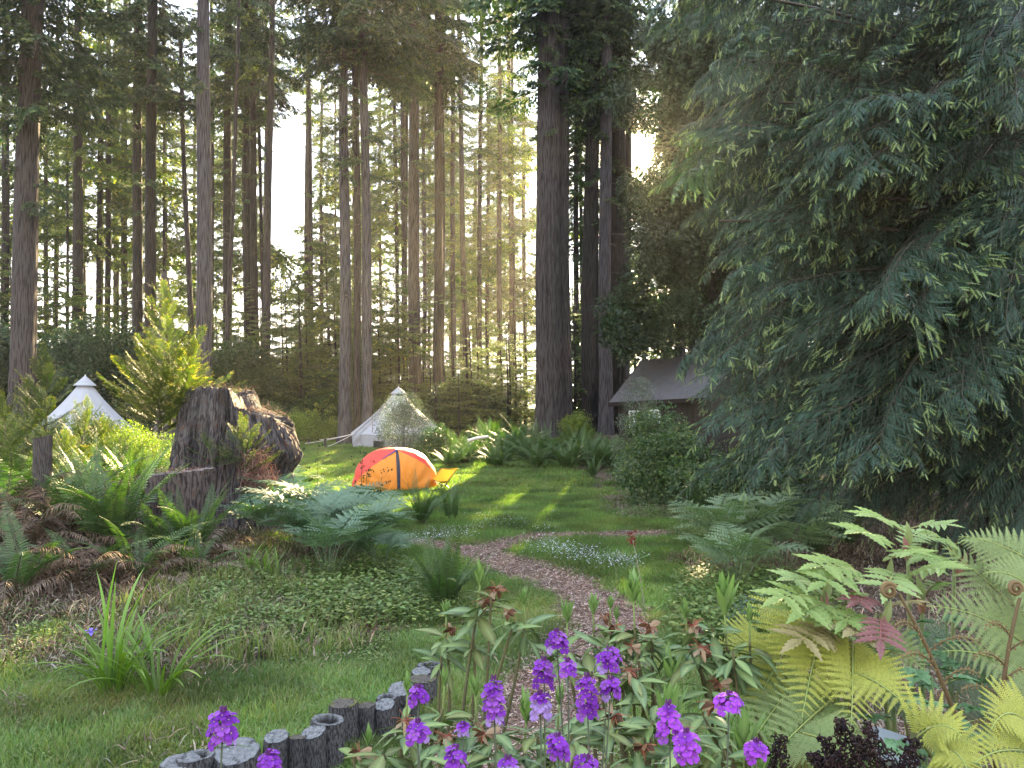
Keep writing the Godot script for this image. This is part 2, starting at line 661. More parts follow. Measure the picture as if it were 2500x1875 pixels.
func make_branch_kinds() -> void:
	var dark := Color(0.050, 0.082, 0.018)
	var tip := Color(0.17, 0.19, 0.03)
	var far: Array = []
	for k in 5:
		far.append(spray(100 + k, 3.2, 30, 1.3, 13, 0.32, 0.058, 0, 0.22, 0.30, 0.45, dark, tip, 0.032, 0.12, 58.0, 0.9, 0.55).mesh(M.needles))
	branches.far = far
	var front: Array = []
	for k in 5:
		front.append(spray(120 + k, 3.2, 32, 1.3, 14, 0.30, 0.055, 0, 0.26, 0.32, 0.5, Color(0.030, 0.052, 0.020), Color(0.075, 0.095, 0.024), 0.032, 0.1, 58.0, 0.92, 0.55).mesh(M.needles_near))
	branches.front = front
	var thin: Array = []
	for k in 4:
		thin.append(spray(150 + k, 3.4, 20, 1.1, 9, 0.30, 0.04, 0, 0.1, 0.2, 0.3, Color(0.08, 0.10, 0.022), Color(0.18, 0.185, 0.03), 0.03, 0.2, 55.0, 0.7, 0.45).mesh(M.needles))
	branches.thin = thin
	var young: Array = []
	for k in 4:
		young.append(spray(200 + k, 1.6, 24, 0.62, 9, 0.16, 0.022, 0, 0.12, 0.15, 0.2, Color(0.065, 0.10, 0.03), Color(0.16, 0.19, 0.04), 0.014, 0.08, 52.0, 0.95, 0.2).mesh(M.needles))
	branches.young = young
	var near: Array = []
	for k in 6:
		near.append(spray(300 + k, 3.4, 34, 0.95, 26, 0.12 + 0.008 * k, 0.0125 + 0.0008 * k, 5, 0.18 + 0.02 * (k % 3), 0.45 + 0.05 * k, 0.4 + 0.06 * k, Color(0.035, 0.061, 0.041), Color(0.15, 0.20, 0.075), 0.022, 0.16, 50.0, 0.97, 0.3).mesh(M.needles_near))
	branches.near = near
	# stiff ascending shoots of the saplings
	var shoot: Array = []
	for k in 5:
		shoot.append(spray(400 + k, 1.0, 18, 0.34, 12, 0.085, 0.012, 5, -0.08, 0.0, 0.05, Color(0.062, 0.088, 0.022), Color(0.24, 0.205, 0.05), 0.010, 0.06, 42.0, 1.0).mesh(M.needles))
	branches.shoot = shoot
	var bare: Array = []
	for k in 3:
		rng.seed = 500 + k
		var o := Shape.new()
		var limb := PackedVector3Array()
		for i in 9:
			limb.append(Vector3(3.2 * i / 8.0, -0.1 * i * i / 8.0 + rf(-0.03, 0.03), rf(-0.05, 0.05)))
		o.tube(limb, taper(0.035, 0.008, 8), 5, WOOD, WOOD)
		for m in 9:
			var i := 1 + m % 7
			var e := limb[i] + Vector3(rf(0.3, 0.8), rf(-0.35, 0.05), rf(-0.7, 0.7))
			o.tube(curve(limb[i], (limb[i] + e) * 0.5 + Vector3(0, 0.06, 0), e, 3), taper(0.012, 0.004, 3), 3, WOOD, WOOD)
		bare.append(o.mesh(M.stalk))
	branches.bare = bare


# a trunk along pts, fluted and flared at its foot
func trunk(pts: PackedVector3Array, radii: PackedFloat32Array, sides: int, flute: float, flare: float, seed_: int, mat: Material, u_tile := 0.8, v_tile := 11.0) -> ArrayMesh:
	var f := FastNoiseLite.new()
	f.seed = seed_
	f.frequency = 1.0
	f.fractal_octaves = 3
	var rows: Array = []
	var uvs: Array = []
	var up := 0.0
	var turns := maxf(1.0, roundf(TAU * radii[0] / u_tile))
	var off := fposmod(seed_ * 0.37, 1.0)
	for i in pts.size():
		if i > 0:
			up += pts[i].distance_to(pts[i - 1])
		var row := PackedVector3Array()
		var uv := PackedVector2Array()
		for j in sides + 1:
			var a := TAU * (j % sides) / sides
			var cx := cos(a)
			var cz := sin(a)
			var furrow := -0.32 * smooth(0.13, 0.0, absf(f.get_noise_3d(cx * 5.0, up * 0.10, cz * 5.0))) if sides > 28 else 0.0
			var ridge := furrow + f.get_noise_3d(cx * 2.4, up * 0.07, cz * 2.4) + 0.6 * f.get_noise_3d(cx * 7.0 + 9.0, up * 0.12, cz * 7.0)
			var foot := flare * exp(-up / 0.8) * (0.7 + 0.9 * maxf(0.0, f.get_noise_3d(cx * 1.7, 5.0, cz * 1.7) + 0.25))
			var r := radii[i] * (1.0 + flute * ridge + foot)
			row.append(pts[i] + Vector3(cx * r, 0, cz * r))
			uv.append(Vector2(off + turns * j / sides, up / v_tile))
		rows.append(row)
		uvs.append(uv)
	return sheet(rows, mat, false, uvs)


# a tree from the pixels its trunk crosses: foot (x at y = 950) and head (x at y = 0), widths there in pixels
func tall_tree(label: String, x_low: float, x_high: float, w_low: float, w_high: float, d: float, crown_from: float, o := {}) -> Node3D:
	var low := P(x_low, 950, d)
	var high := P(x_high, 0, d)
	var lean := (high - low) / (high.y - low.y)
	var foot := low + lean * (ground(low.x, -d) - 0.15 - low.y)
	var top_h: float = o.get("height", 34.0)
	var head := foot + lean * top_h
	var r_low := w_low / 1875.0 * d * 0.5
	var r_high := w_high / 1875.0 * d * 0.5
	var t := thing("redwood_tree", label, "tree", foot, 0.0, o.get("group", ""))
	var seed_: int = int(x_low * 7.0 + d)
	var pts := PackedVector3Array()
	var radii := PackedFloat32Array()
	var n := 44
	for i in n + 1:
		var q := pow(float(i) / n, 1.4)
		var p := lean * (top_h * q)
		pts.append(p + Vector3(0.05 * sin(q * 9.0 + x_low), 0, 0.05 * cos(q * 7.0 + x_low)) * minf(1.0, q * 5.0))
		var y := foot.y + top_h * q
		var k := (y - low.y) / (high.y - low.y)
		var r := lerpf(r_low, r_high, k) if k < 1.0 else r_high * maxf(0.0, 1.0 - (k - 1.0) * (high.y - low.y) / (top_h + foot.y - high.y))
		radii.append(maxf(r, 0.012))
	part("trunk", trunk(pts, radii, o.get("sides", 22), o.get("flute", 0.10), o.get("flare", 0.35), seed_, M[o.get("bark", "bark")]), t)
	rng.seed = seed_ + 3
	# crown
	var from_h := P(x_low, crown_from, d).y - foot.y
	var kind: Array = branches[o.get("kind", "front" if d < 52.0 else "far")]
	var step: float = o.get("step", 0.30)
	var reach: float = o.get("reach", 1.0)
	var h := from_h * (0.72 if from_h > 3.0 else 1.0)
	var places: Array = []
	var tints: Array = []
	var turn := rf(0, TAU)
	while h < top_h * 0.99:
		turn += 2.4 + rf(-0.5, 0.5)
		var up := maxf(0.0, (h - from_h) / maxf(1.0, top_h - from_h))
		var s := (0.55 if h < from_h else 1.0) * reach * rf(0.65, 1.2) * (1.0 - 0.62 * up) * (0.75 + 0.25 * minf(1.0, up * 6.0))
		var dir := Vector3(cos(turn), rf(-0.28, 0.22), sin(turn))
		var base := lean * h
		var from_p := foot + base
		if not in_the_way(from_p, from_p + dir * 3.3 * s, 0.35 * s):
			places.append(Transform3D(basis_along(dir).rotated(dir.normalized(), rf(-0.7, 0.7)).scaled(Vector3.ONE * s), base))
			tints.append(tint(0.25))
		h += step * rf(0.5, 1.5) * (3.5 if h < from_h else 1.0)
	if places.size():
		spread("crown", kind, places, tints, t)
	# dead limbs below the crown
	for k in o.get("bare", 4 if d < 52.0 else 0):
		var hh := rf(from_h * 0.4, from_h * 1.05)
		var a := rf(0, TAU)
		var s := rf(0.2, 0.9)
		part("branch", branches.bare[k % 3], t, Transform3D(basis_along(Vector3(cos(a), rf(-0.1, 0.25), sin(a))).scaled(Vector3.ONE * s), lean * hh))
	return t


func tint(by: float) -> Color:
	var k := 1.0 + rf(-by, by)
	return Color(k * (1.0 + rf(-0.08, 0.12)), k, k * (1.0 + rf(-0.1, 0.1)))


# the openings in the forest through which the bright sky shows
func sky_gap(p: Vector3) -> bool:
	var q := pixel(p)
	for g in [[700, 420, 62, 165], [1548, 364, 56, 52], [1590, 232, 36, 28], [1180, 215, 14, 24], [440, 210, 14, 20], [30, 470, 14, 18]]:
		var x: float = (q.x - g[0]) / g[2]
		var y: float = (q.y - g[1]) / g[3]
		if x * x + y * y < 1.0:
			return true
	return false


# one part of copies of several meshes: a holder would be a level too many, so each kind is a part of the same name
func spread(called: String, kinds: Array, places: Array, tints: Array, parent: Node3D) -> void:
	for k in kinds.size():
		var p: Array = []
		var c: Array = []
		for i in range(k, places.size(), kinds.size()):
			p.append(places[i])
			c.append(tints[i])
		if p.size():
			many(called, kinds[k], p, c, parent)


func make_tall_trees() -> void:
	tall_tree("thick dark redwood with rough bark at the left edge of the clearing", 52, 80, 56, 46, 33, 330, {"bark": "bark", "sides": 48, "flute": 0.12, "step": 0.22, "reach": 1.3, "bare": 3})
	tall_tree("straight redwood with a dark trunk, first right of the thick left-edge trunk", 188, 192, 27, 17, 55, 420, {"step": 0.35, "bark": "bark_dark", "height": 40.0})
	tall_tree("very thin dark stem standing close left of a straight dark redwood", 163, 167, 7, 4, 60, 430, {"kind": "thin", "step": 0.7, "reach": 0.6, "bark": "bark_dark"})
	tall_tree("pale far trunk lit by haze, left one of a far pair", 243, 249, 16, 10, 88, 330, {"bark": "bark_hazy", "kind": "thin", "step": 0.5, "height": 44.0})
	tall_tree("slim dark trunk in front of the pale far trunks", 262, 266, 15, 9, 62, 400, {"bark": "bark_dark", "step": 0.45, "height": 40.0})
	tall_tree("pale far trunk lit by haze, right one of a far pair", 285, 284, 15, 10, 86, 330, {"bark": "bark_hazy", "kind": "thin", "step": 0.5, "height": 44.0})
	tall_tree("slim straight trunk between the pale trunks and two dark ones", 302, 306, 16, 11, 66, 380, {"step": 0.45, "height": 40.0})
	tall_tree("left trunk of two dark redwoods standing side by side behind the sapling", 333, 338, 25, 19, 45, 300, {"bark": "bark_dark", "step": 0.24, "bare": 5})
	tall_tree("right trunk of two dark redwoods standing side by side behind the sapling", 366, 372, 28, 22, 43, 300, {"bark": "bark_dark", "step": 0.24, "bare": 5})
	tall_tree("thin dark pole of a tree right of the two dark redwoods", 403, 399, 8, 5, 68, 360, {"bark": "bark_dark", "kind": "thin", "step": 0.6, "height": 38.0})
	tall_tree("slender trunk leaning left beside the smooth grey redwood", 470, 436, 15, 8, 45, 320, {"kind": "thin", "step": 0.55, "height": 24.0})
	tall_tree("smooth grey redwood with a bare trunk behind the leafy sapling", 496, 498, 39, 28, 33, -140, {"bark": "bark_grey", "flute": 0.05, "step": 0.22, "reach": 1.2, "height": 32.0})
	tall_tree("dark trunk half hidden behind the smooth grey redwood", 518, 517, 11, 8, 60, 250, {"bark": "bark_dark", "step": 0.4, "height": 38.0})
	tall_tree("dark redwood just right of the smooth grey one", 553, 558, 24, 15, 51, 330, {"bark": "bark_dark", "step": 0.3, "height": 38.0})
	tall_tree("thin slanting stem crossing in front of a dark redwood", 551, 585, 12, 7, 42, 240, {"kind": "thin", "step": 0.5, "reach": 0.8})
	tall_tree("left stem of a close group of three dark redwoods", 604, 603, 18, 14, 50, 270, {"bark": "bark_dark", "step": 0.32, "height": 38.0})
	tall_tree("middle stem of a close group of three dark redwoods", 624, 616, 19, 13, 48, 260, {"bark": "bark_dark", "step": 0.32, "height": 38.0})
	tall_tree("thin stem leaning left out of a close group of dark redwoods", 650, 622, 10, 7, 52, 260, {"bark": "bark_dark", "kind": "thin", "step": 0.5, "height": 36.0})
	tall_tree("right stem of a close group of dark redwoods, beside the bright sky gap", 649, 664, 20, 13, 46, 250, {"step": 0.3, "height": 36.0})
	tall_tree("slim hazy trunk on the right side of the bright sky gap", 763, 750, 14, 9, 60, 300, {"bark": "bark_hazy", "step": 0.4, "height": 38.0})
	tall_tree("left trunk of the grey redwood trio behind the white tent", 842, 840, 29, 19, 36, 175, {"bark": "bark_grey", "flute": 0.08, "flare": 0.5, "step": 0.2, "reach": 1.15, "height": 30.0})
	tall_tree("middle and darkest trunk of the grey redwood trio behind the white tent", 872, 868, 19, 15, 37, 175, {"bark": "bark", "flute": 0.08, "flare": 0.6, "step": 0.24, "height": 30.0})
	tall_tree("right trunk of the grey redwood trio behind the white tent", 897, 886, 25, 18, 36, 170, {"bark": "bark_grey", "flute": 0.08, "flare": 0.5, "step": 0.2, "reach": 1.15, "height": 30.0})
	tall_tree("narrow brown trunk left of a broad redwood behind the white tent", 986, 985, 15, 11, 56, 260, {"step": 0.35, "height": 40.0})
	tall_tree("broad redwood standing right behind the white tent", 1014, 1008, 31, 22, 45, 220, {"step": 0.24, "reach": 1.2, "height": 36.0})
	tall_tree("reddish trunk close behind the right side of a broad redwood", 1036, 1034, 11, 8, 62, 280, {"step": 0.4, "height": 42.0})
	tall_tree("left stem of a twin redwood right of the white tent", 1067, 1072, 22, 17, 45, 250, {"bark": "bark_dark", "step": 0.28, "reach": 1.15, "height": 36.0})
	tall_tree("right stem of a twin redwood right of the white tent", 1079, 1079, 13, 10, 46, 250, {"bark": "bark_dark", "step": 0.4, "height": 35.0})
	tall_tree("slim dark trunk among the sunlit young trees", 1107, 1105, 14, 9, 66, 420, {"step": 0.4, "height": 42.0})
	tall_tree("slim trunk leaning left among the sunlit young trees", 1139, 1118, 15, 9, 61, 420, {"bark": "bark_hazy", "kind": "thin", "step": 0.45, "height": 40.0})
	tall_tree("lone brown trunk standing in the sunbeams left of the giant pair", 1220, 1219, 15, 8, 70, 480, {"bark": "bark_hazy", "step": 0.35, "height": 38.0})
	tall_tree("giant redwood with deeply furrowed bark, left trunk of the giant pair", 1341, 1338, 62, 50, 38, 60, {"bark": "bark", "sides": 84, "flute": 0.16, "flare": 0.3, "step": 0.2, "reach": 1.35, "height": 34.0, "bare": 2})
	tall_tree("giant redwood with deeply furrowed bark, right trunk of the giant pair", 1372, 1370, 48, 30, 38.6, 220, {"bark": "bark", "sides": 72, "flute": 0.16, "flare": 0.3, "step": 0.24, "reach": 1.2, "height": 34.0})
	var burnt := tall_tree("redwood with a black fire scar at its foot, left of the cabin group", 1441, 1449, 43, 28, 40, 150, {"bark": "bark_dark", "sides": 56, "flute": 0.14, "flare": 0.3, "step": 0.22, "reach": 1.25, "height": 33.0})
	fire_scar(burnt, 1450, 1452, 935, 1062, 26, 38.9)
	tall_tree("pale straight redwood trunk nearest the cabin roof", 1479, 1478, 34, 24, 38.5, 330, {"bark": "bark_grey", "sides": 48, "flute": 0.10, "flare": 0.3, "step": 0.26, "height": 31.0})
	var burnt2 := tall_tree("dark redwood scarred by fire, behind the cabin's left eave", 1512, 1502, 52, 28, 40, 240, {"bark": "bark_dark", "sides": 56, "flute": 0.16, "flare": 0.4, "step": 0.22, "reach": 1.25, "height": 33.0})
	fire_scar(burnt2, 1512, 1510, 860, 1060, 20, 38.9)
	tall_tree("slim trunk across which the low sun shines", 1530, 1534, 18, 15, 42, 560, {"bark": "bark_dark", "kind": "thin", "step": 0.5, "reach": 0.8, "height": 30.0})
	tall_tree("dark bushy conifer closing the gap between the giant pair and the burnt redwood", 1409, 1407, 14, 11, 47, 900, {"bark": "bark_dark", "step": 0.17, "reach": 0.75, "height": 34.0})
	tall_tree("slender dark conifer in the narrow gap left of the burnt redwood", 1420, 1418, 9, 7, 54, 860, {"bark": "bark_dark", "step": 0.2, "reach": 0.7, "height": 36.0})
	for b in [[1662, 26, 48, "left"], [1688, 20, 52, "middle"], [1716, 30, 46, "right"]]:
		tall_tree("dark forest trunk behind the cabin roof, %s one of three" % b[3], b[0], b[0] + 4, b[1], b[1] * 0.7, b[2], 480, {"bark": "bark_dark", "step": 0.26, "height": 34.0})


# the charred hollow of a burnt trunk: a black, ragged wedge set into the front of the foot
func fire_scar(t: Node3D, x_top: float, x_low: float, y_top: float, y_low: float, w: float, d: float) -> void:
	rng.seed = int(x_top)
	var rows: Array = []
	for i in 13:
		var q := i / 12.0
		var y := lerpf(y_low, y_top, q)
		var half := w * 0.5 * (1.0 - pow(q, 1.6)) * rf(0.75, 1.15) + 1.5
		var c := lerpf(x_low, x_top, q) + rf(-3, 3)
		var row := PackedVector3Array()
		for j in 7:
			var s := j / 3.0 - 1.0
			row.append(P(c + half * s, y, d + 0.22 * s * s + rf(0.0, 0.05)) - t.position)
		rows.append(row)
	part("fire_scar", sheet(rows, M.charred, false), t)


func shades_a_shaft(at: Vector3, r: float) -> bool:
	var along := Vector2(sun_dir.x, sun_dir.z).normalized()
	for s in shafts:
		var v := Vector2(at.x - s[0].x, at.z - s[0].z)
		if v.dot(along) > 0.0 and absf(v.cross(along)) < 0.45 + r:
			return true
	return false


func make_forest_beyond() -> void:
	# more redwoods behind those, whose trunks barely show
	var r := RandomNumberGenerator.new()
	r.seed = 88
	var k := 0
	for i in 78:
		var d := r.randf_range(56.0, 100.0)
		var x := -230.0 + 3500.0 * (i + r.randf_range(0.1, 0.9)) / 78.0
		if absf(x - 700.0) < 45.0 and d < 85.0:
			continue
		if shades_a_shaft(P(x, 900, d), 0.0):
			continue
		var w := r.randf_range(0.5, 1.0) * 1875.0 / d * 0.62
		tall_tree("far redwood with a hazy crown in the depth of the forest", x, x + r.randf_range(-10, 10), w, w * 0.7, d, r.randf_range(480.0, 900.0), {"bark": "bark_hazy" if d > 75.0 else "bark_dark", "kind": "thin" if r.randf() < 0.35 else "far", "step": r.randf_range(0.22, 0.36) * (1.4 if x < 720.0 else 1.0), "reach": r.randf_range(1.2, 1.8), "height": r.randf_range(36.0, 48.0), "sides": 12, "group": "far redwoods in the depth of the forest"})
		k += 1
	for i in 9:
		var x := 1075.0 + 29.0 * i + r.randf_range(-6, 6)
		var d := r.randf_range(80.0, 108.0)
		tall_tree("far redwood deep behind the sunbeams", x, x + r.randf_range(-8, 8), 11, 8, d, r.randf_range(760.0, 930.0), {"bark": "bark_hazy", "kind": "far", "step": 0.40, "reach": 1.35, "height": r.randf_range(34.0, 50.0), "sides": 12, "group": "far redwoods behind the sunbeams"})


# a young conifer that is branched to the ground
func young_tree(label: String, where: Vector3, h: float, reach: float, step: float, kind: String, o := {}) -> Node3D:
	var t := thing(o.get("name", "young_conifer"), label, "tree", where, 0.0, o.get("group", ""))
	rng.seed = int(where.x * 31.0 + h * 57.0) + 900
	var pts := PackedVector3Array()
	for i in 13:
		pts.append(Vector3(0.03 * h * sin(i * 0.4) * 0.3, h * i / 12.0 - 0.05, 0.0))
	part("trunk", trunk(pts, taper(h * 0.009 + 0.02, 0.008, 12), 8, 0.05, 0.2, 7, M[o.get("bark", "bark_dark")]), t)
	var places: Array = []
	var tints: Array = []
	var y: float = h * o.get("from", 0.06)
	var turn := rf(0, TAU)
	var rise: float = o.get("rise", 0.0)
	while y < h:
		turn += 2.4 + rf(-0.4, 0.4)
		var q := y / h
		var s := reach * (1.0 - 0.9 * q) * rf(0.75, 1.2) + 0.08
		var dir := Vector3(cos(turn), rise + rf(-0.15, 0.2) + q * 0.35, sin(turn))
		var from_p := where + Vector3(0, y, 0)
		if not in_the_way(from_p, from_p + dir * (3.2 if kind == "far" else 1.6) * s, 0.3):
			places.append(Transform3D(basis_along(dir).rotated(dir.normalized(), rf(-0.25, 0.25)).scaled(Vector3.ONE * s), Vector3(0, y, 0)))
			tints.append(tint(0.22))
		y += step * rf(0.6, 1.4)
	if places.size():
		spread("crown", branches[kind], places, tints, t)
	return t


func make_young_trees() -> void:
	var spots := [
		# pixel x, y of the top, distance, reach, words
		[800, 560, 50, 3.0, "tall dense dark conifer left of the grey redwood trio"],
		[700, 690, 44, 1.7, "slender young conifer in the bright gap left of the redwood trio"],
		[640, 770, 41, 1.6, "small young conifer below the close dark redwood group"],
		[750, 720, 43, 1.8, "young conifer before the tall dense dark one"],
		[585, 800, 40, 1.5, "low young conifer at the left end of the middle undergrowth"],
		[925, 700, 42, 2.2, "bushy dark conifer between the trio and the white tent"],
		[965, 640, 50, 2.4, "dark conifer rising behind the white tent"],
		[1010, 760, 41, 1.6, "yellowish young conifer right behind the white tent"],
		[1062, 790, 40, 1.7, "sunlit young conifer with level yellow-green tiers"],
		[1105, 700, 46, 2.0, "tall sunlit conifer with loose tiers in the sunbeams"],
		[1150, 800, 41, 1.6, "low sunlit conifer at the left of the sunbeams"],
		[1190, 740, 48, 1.9, "pale young conifer standing in the middle of the sunbeams"],
		[1238, 790, 42, 1.4, "slim green conifer left of the giant redwood pair"],
		[1282, 700, 50, 2.0, "hazy conifer touching the giant redwood pair on its left"],
		[1120, 880, 39, 1.3, "small sunlit conifer at the edge of the fern bank"],
		[1405, 880, 43, 1.6, "low conifer in the gap between giant pair and burnt redwood"],
		[1575, 760, 45, 2.0, "yellow-green conifer behind the cabin's left roof edge"],
		[1625, 700, 52, 2.4, "sunlit conifer above the cabin ridge"],
		[140, 640, 52, 2.4, "dark conifer right of the thick left-edge redwood"],
		[30, 560, 56, 2.6, "dark conifer behind the thick left-edge redwood"],
		[290, 660, 58, 2.2, "yellow-green conifer between the dark redwoods on the left"],
		[410, 690, 54, 2.2, "young conifer behind the leafy stump sapling"],
		[530, 700, 50, 2.0, "young conifer right of the smooth grey redwood"],
		[225, 700, 50, 1.9, "low hazy conifer left of the slim dark trunks"],
	]
	for s in spots:
		var top := P(s[0], s[1], s[2])
		var base := on_ground(top.x, top.z)
		young_tree(s[4], base, top.y - base.y, s[3] * 0.72, 0.10 + 0.012 * (top.y - base.y), "far" if s[3] > 2.1 else "young")
	var more := RandomNumberGenerator.new()
	more.seed = 77
	for i in 40:
		var x := 500.0 + 20.5 * i + more.randf_range(-12, 12)
		if x > 1290.0:
			x += 110.0
		var d := more.randf_range(39.5, 50.0)
		var top := P(x, more.randf_range(640.0, 850.0), d)
		var base := on_ground(top.x, top.z)
		young_tree("young conifer in the dense undergrowth below the tall trunks", base, top.y - base.y, more.randf_range(1.25, 1.9), 0.12, "young", {"group": "young conifers in the undergrowth"})
	var r := RandomNumberGenerator.new()
	r.seed = 321
	for i in 30:
		var d := r.randf_range(48.0, 82.0)
		var x := -60.0 + 2400.0 * (i + r.randf()) / 30.0
		var top := P(x, r.randf_range(640.0, 850.0), d)
		var base := on_ground(top.x, top.z)
		young_tree("small conifer growing among the far trunks of the forest", base, top.y - base.y, r.randf_range(1.0, 1.5), 0.26, "far", {"group": "small conifers among the far trunks"})


# ---------------------------------------------------------------- broad-leaved bushes
func leaf_clump(s: int, radius: float, n: int, l: float, w: float, col: Color, new_col: Color, mat: Material, share := 0.15, hang := 0.2) -> ArrayMesh:
	rng.seed = s
	var o := Shape.new()
	for k in n:
		var d := Vector3(rf(-1, 1), rf(-1, 1), rf(-1, 1))
		if d.length() > 1.0:
			d = d.normalized() * rf(0.5, 1.0)
		var at := d * radius
		var dir := (d + Vector3(rf(-1, 1), rf(-0.8, 0.6) - hang, rf(-1, 1)) * 0.9).normalized()
		var sd := dir.cross(Vector3(rf(-0.6, 0.6), 1, rf(-0.6, 0.6))).normalized()
		var ll := l * rf(0.6, 1.25)
		var c := shade(new_col if rng.randf() < share else col, 0.25)
		var mid := at + dir * ll * 0.45
		var lift := sd.cross(dir) * w * 0.3
		o.tri(at, mid + sd * w + lift, at + dir * ll, c, c, c)
		o.tri(at, at + dir * ll, mid - sd * w + lift, c, c, c)
	return o.mesh(mat)


# a bush: stems from the ground, clumps of leaves over its body
func bush(called: String, label: String, category: String, where: Vector3, size: Vector3, kinds: Array, n: int, clump: float, o := {}) -> Node3D:
	var t := thing(called, label, category, where, 0.0, o.get("group", ""))
	rng.seed = int(where.x * 91.0 - where.z * 13.0 + n) + 77
	var places: Array = []
	var tints: Array = []
	var stems := Shape.new()
	for k in n:
		var a := rf(0, TAU)
		var up := pow(rng.randf(), o.get("low", 0.8))
		var wide := sqrt(maxf(0.03, 1.0 - pow(absf(up * 1.5 - 0.5), 2.2))) * pow(rng.randf(), 0.4)
		var p := Vector3(cos(a) * wide * size.x, up * size.y, sin(a) * wide * size.z)
		p += Vector3(rf(-1, 1), rf(-1, 1), rf(-1, 1)) * clump * 0.5
		if in_shaft(where + p, 0.1) and o.get("shafts", false):
			continue
		places.append(Transform3D(Basis(Vector3(rf(-1, 1), rf(-1, 1), rf(-1, 1)).normalized(), rf(0, TAU)).scaled(Vector3.ONE * clump * rf(0.7, 1.3)), p))
		tints.append(tint(0.28))
		if k % 6 == 0:
			stems.tube(curve(Vector3(cos(a) * 0.1, -0.05, sin(a) * 0.1) * size.x, Vector3(p.x * 0.35, p.y * 0.6, p.z * 0.35), p, 5), taper(0.018 * o.get("stem", 1.0), 0.005, 5), 4, WOOD, WOOD)
	part("stem", stems.mesh(M.stalk), t)
	spread("foliage", kinds, places, tints, t)
	return t


var clumps := {}

func make_dark_shrubs() -> void:
	var evergreen: Array = []
	for k in 3:
		evergreen.append(leaf_clump(600 + k, 1.0, 230, 0.26, 0.06, Color(0.032, 0.052, 0.020), Color(0.06, 0.085, 0.03), M.soft_leaf))
	clumps.evergreen = evergreen
	var mixed: Array = []
	for k in 3:
		mixed.append(leaf_clump(620 + k, 1.0, 200, 0.17, 0.045, Color(0.05, 0.08, 0.028), Color(0.10, 0.13, 0.035), M.soft_leaf))
	clumps.mixed = mixed
	for s in [[-25.5, 37.0, 3.2, 3.6, "dark evergreen shrub behind the left-edge redwood foot"], [-21.0, 38.5, 3.0, 3.9, "dark evergreen shrub behind the left white tent"],
			[-17.6, 39.0, 2.6, 3.4, "dark evergreen shrub right of the left white tent"], [-14.2, 40.0, 2.4, 3.0, "dark evergreen shrub behind the stump sapling"],
			[-29.0, 41.0, 3.4, 4.2, "dark evergreen shrub at the far left edge"], [-11.3, 42.0, 2.0, 2.2, "low dark shrub left of the grey redwood trio"],
			[7.2, 42.0, 1.8, 2.3, "dark shrub between burnt redwood and cabin"], [5.2, 41.0, 1.1, 1.4, "round green shrub at the foot of the burnt redwood"], [-2.6, 42.5, 2.2, 2.0, "dark shrub under the trees right of the white tent"], [13.5, 24.0, 2.2, 2.4, "dark shrub beyond the near redwood at the right edge"], [17.5, 30.0, 3.0, 3.2, "tall dark shrub outside the right edge behind the redwoods"], [15.0, 36.0, 2.6, 3.0, "dark shrub behind the cabin on the right"]]:
		bush("evergreen_shrub", s[4], "shrub", on_ground(s[0], -s[1]), Vector3(s[2], s[3] * (1.45 if s[0] < -12.0 else 1.2), s[2]), clumps.evergreen, 130 if s[0] < -12.0 else 90, 0.8, {"low": 1.25})


func make_laurel() -> void:
	# a bay tree right of the low sun: broad leaves, dark
	var leaves: Array = []
	for k in 3:
		leaves.append(leaf_clump(640 + k, 1.0, 260, 0.34, 0.075, Color(0.022, 0.036, 0.014), Color(0.04, 0.055, 0.02), M.soft_leaf))
	clumps.bay = leaves
	var foot := on_ground(P(1760, 900, 31).x, -31.0)
	var t := thing("bay_tree", "dark broad-leaved tree right of the low sun, above the cabin roof", "tree", foot)
	var pts := PackedVector3Array()
	for i in 12:
		pts.append(Vector3(-0.25 * sin(i * 0.3), i * 1.15 - 0.1, 0.1 * sin(i * 0.6)))
	part("trunk", trunk(pts, taper(0.3, 0.06, 11), 14, 0.08, 0.3, 40, M.bark_dark), t)
	rng.seed = 41
	var places: Array = []
	var tints: Array = []
	var limbs := Shape.new()
	for k in 760:
		var px := rf(1475, 2000)
		var py := rf(60, 850)
		var edge := 1500.0 + 60.0 * sin(py * 0.013) + 20.0 * sin(py * 0.05)
		if py > 330 and py < 480:
			edge += 70.0
		if py < 260:
			edge += (260.0 - py) * 0.25
		if px < edge or rng.randf() < 0.1:
			continue
		var p := P(px, py, rf(29.0, 34.0))
		if pixel(p).distance_to(Vector2(1552, 362)) < 84.0 or pixel(p).distance_to(Vector2(1590, 232)) < 44.0:
			continue
		p -= foot
		places.append(Transform3D(Basis(Vector3(rf(-1, 1), rf(-1, 1), rf(-1, 1)).normalized(), rf(0, TAU)).scaled(Vector3.ONE * rf(0.45, 0.85)), p))
		tints.append(tint(0.3))
		if k % 14 == 0:
			var from := pts[clampi(int(p.y / 1.15) - 1, 1, 10)]
			limbs.tube(curve(from, from.lerp(p, 0.5) + Vector3(0, 0.5, 0), p, 5), taper(0.06, 0.012, 5), 5, WOOD, WOOD)
	part("branch", limbs.mesh(M.stalk), t)
	spread("crown", clumps.bay, places, tints, t)


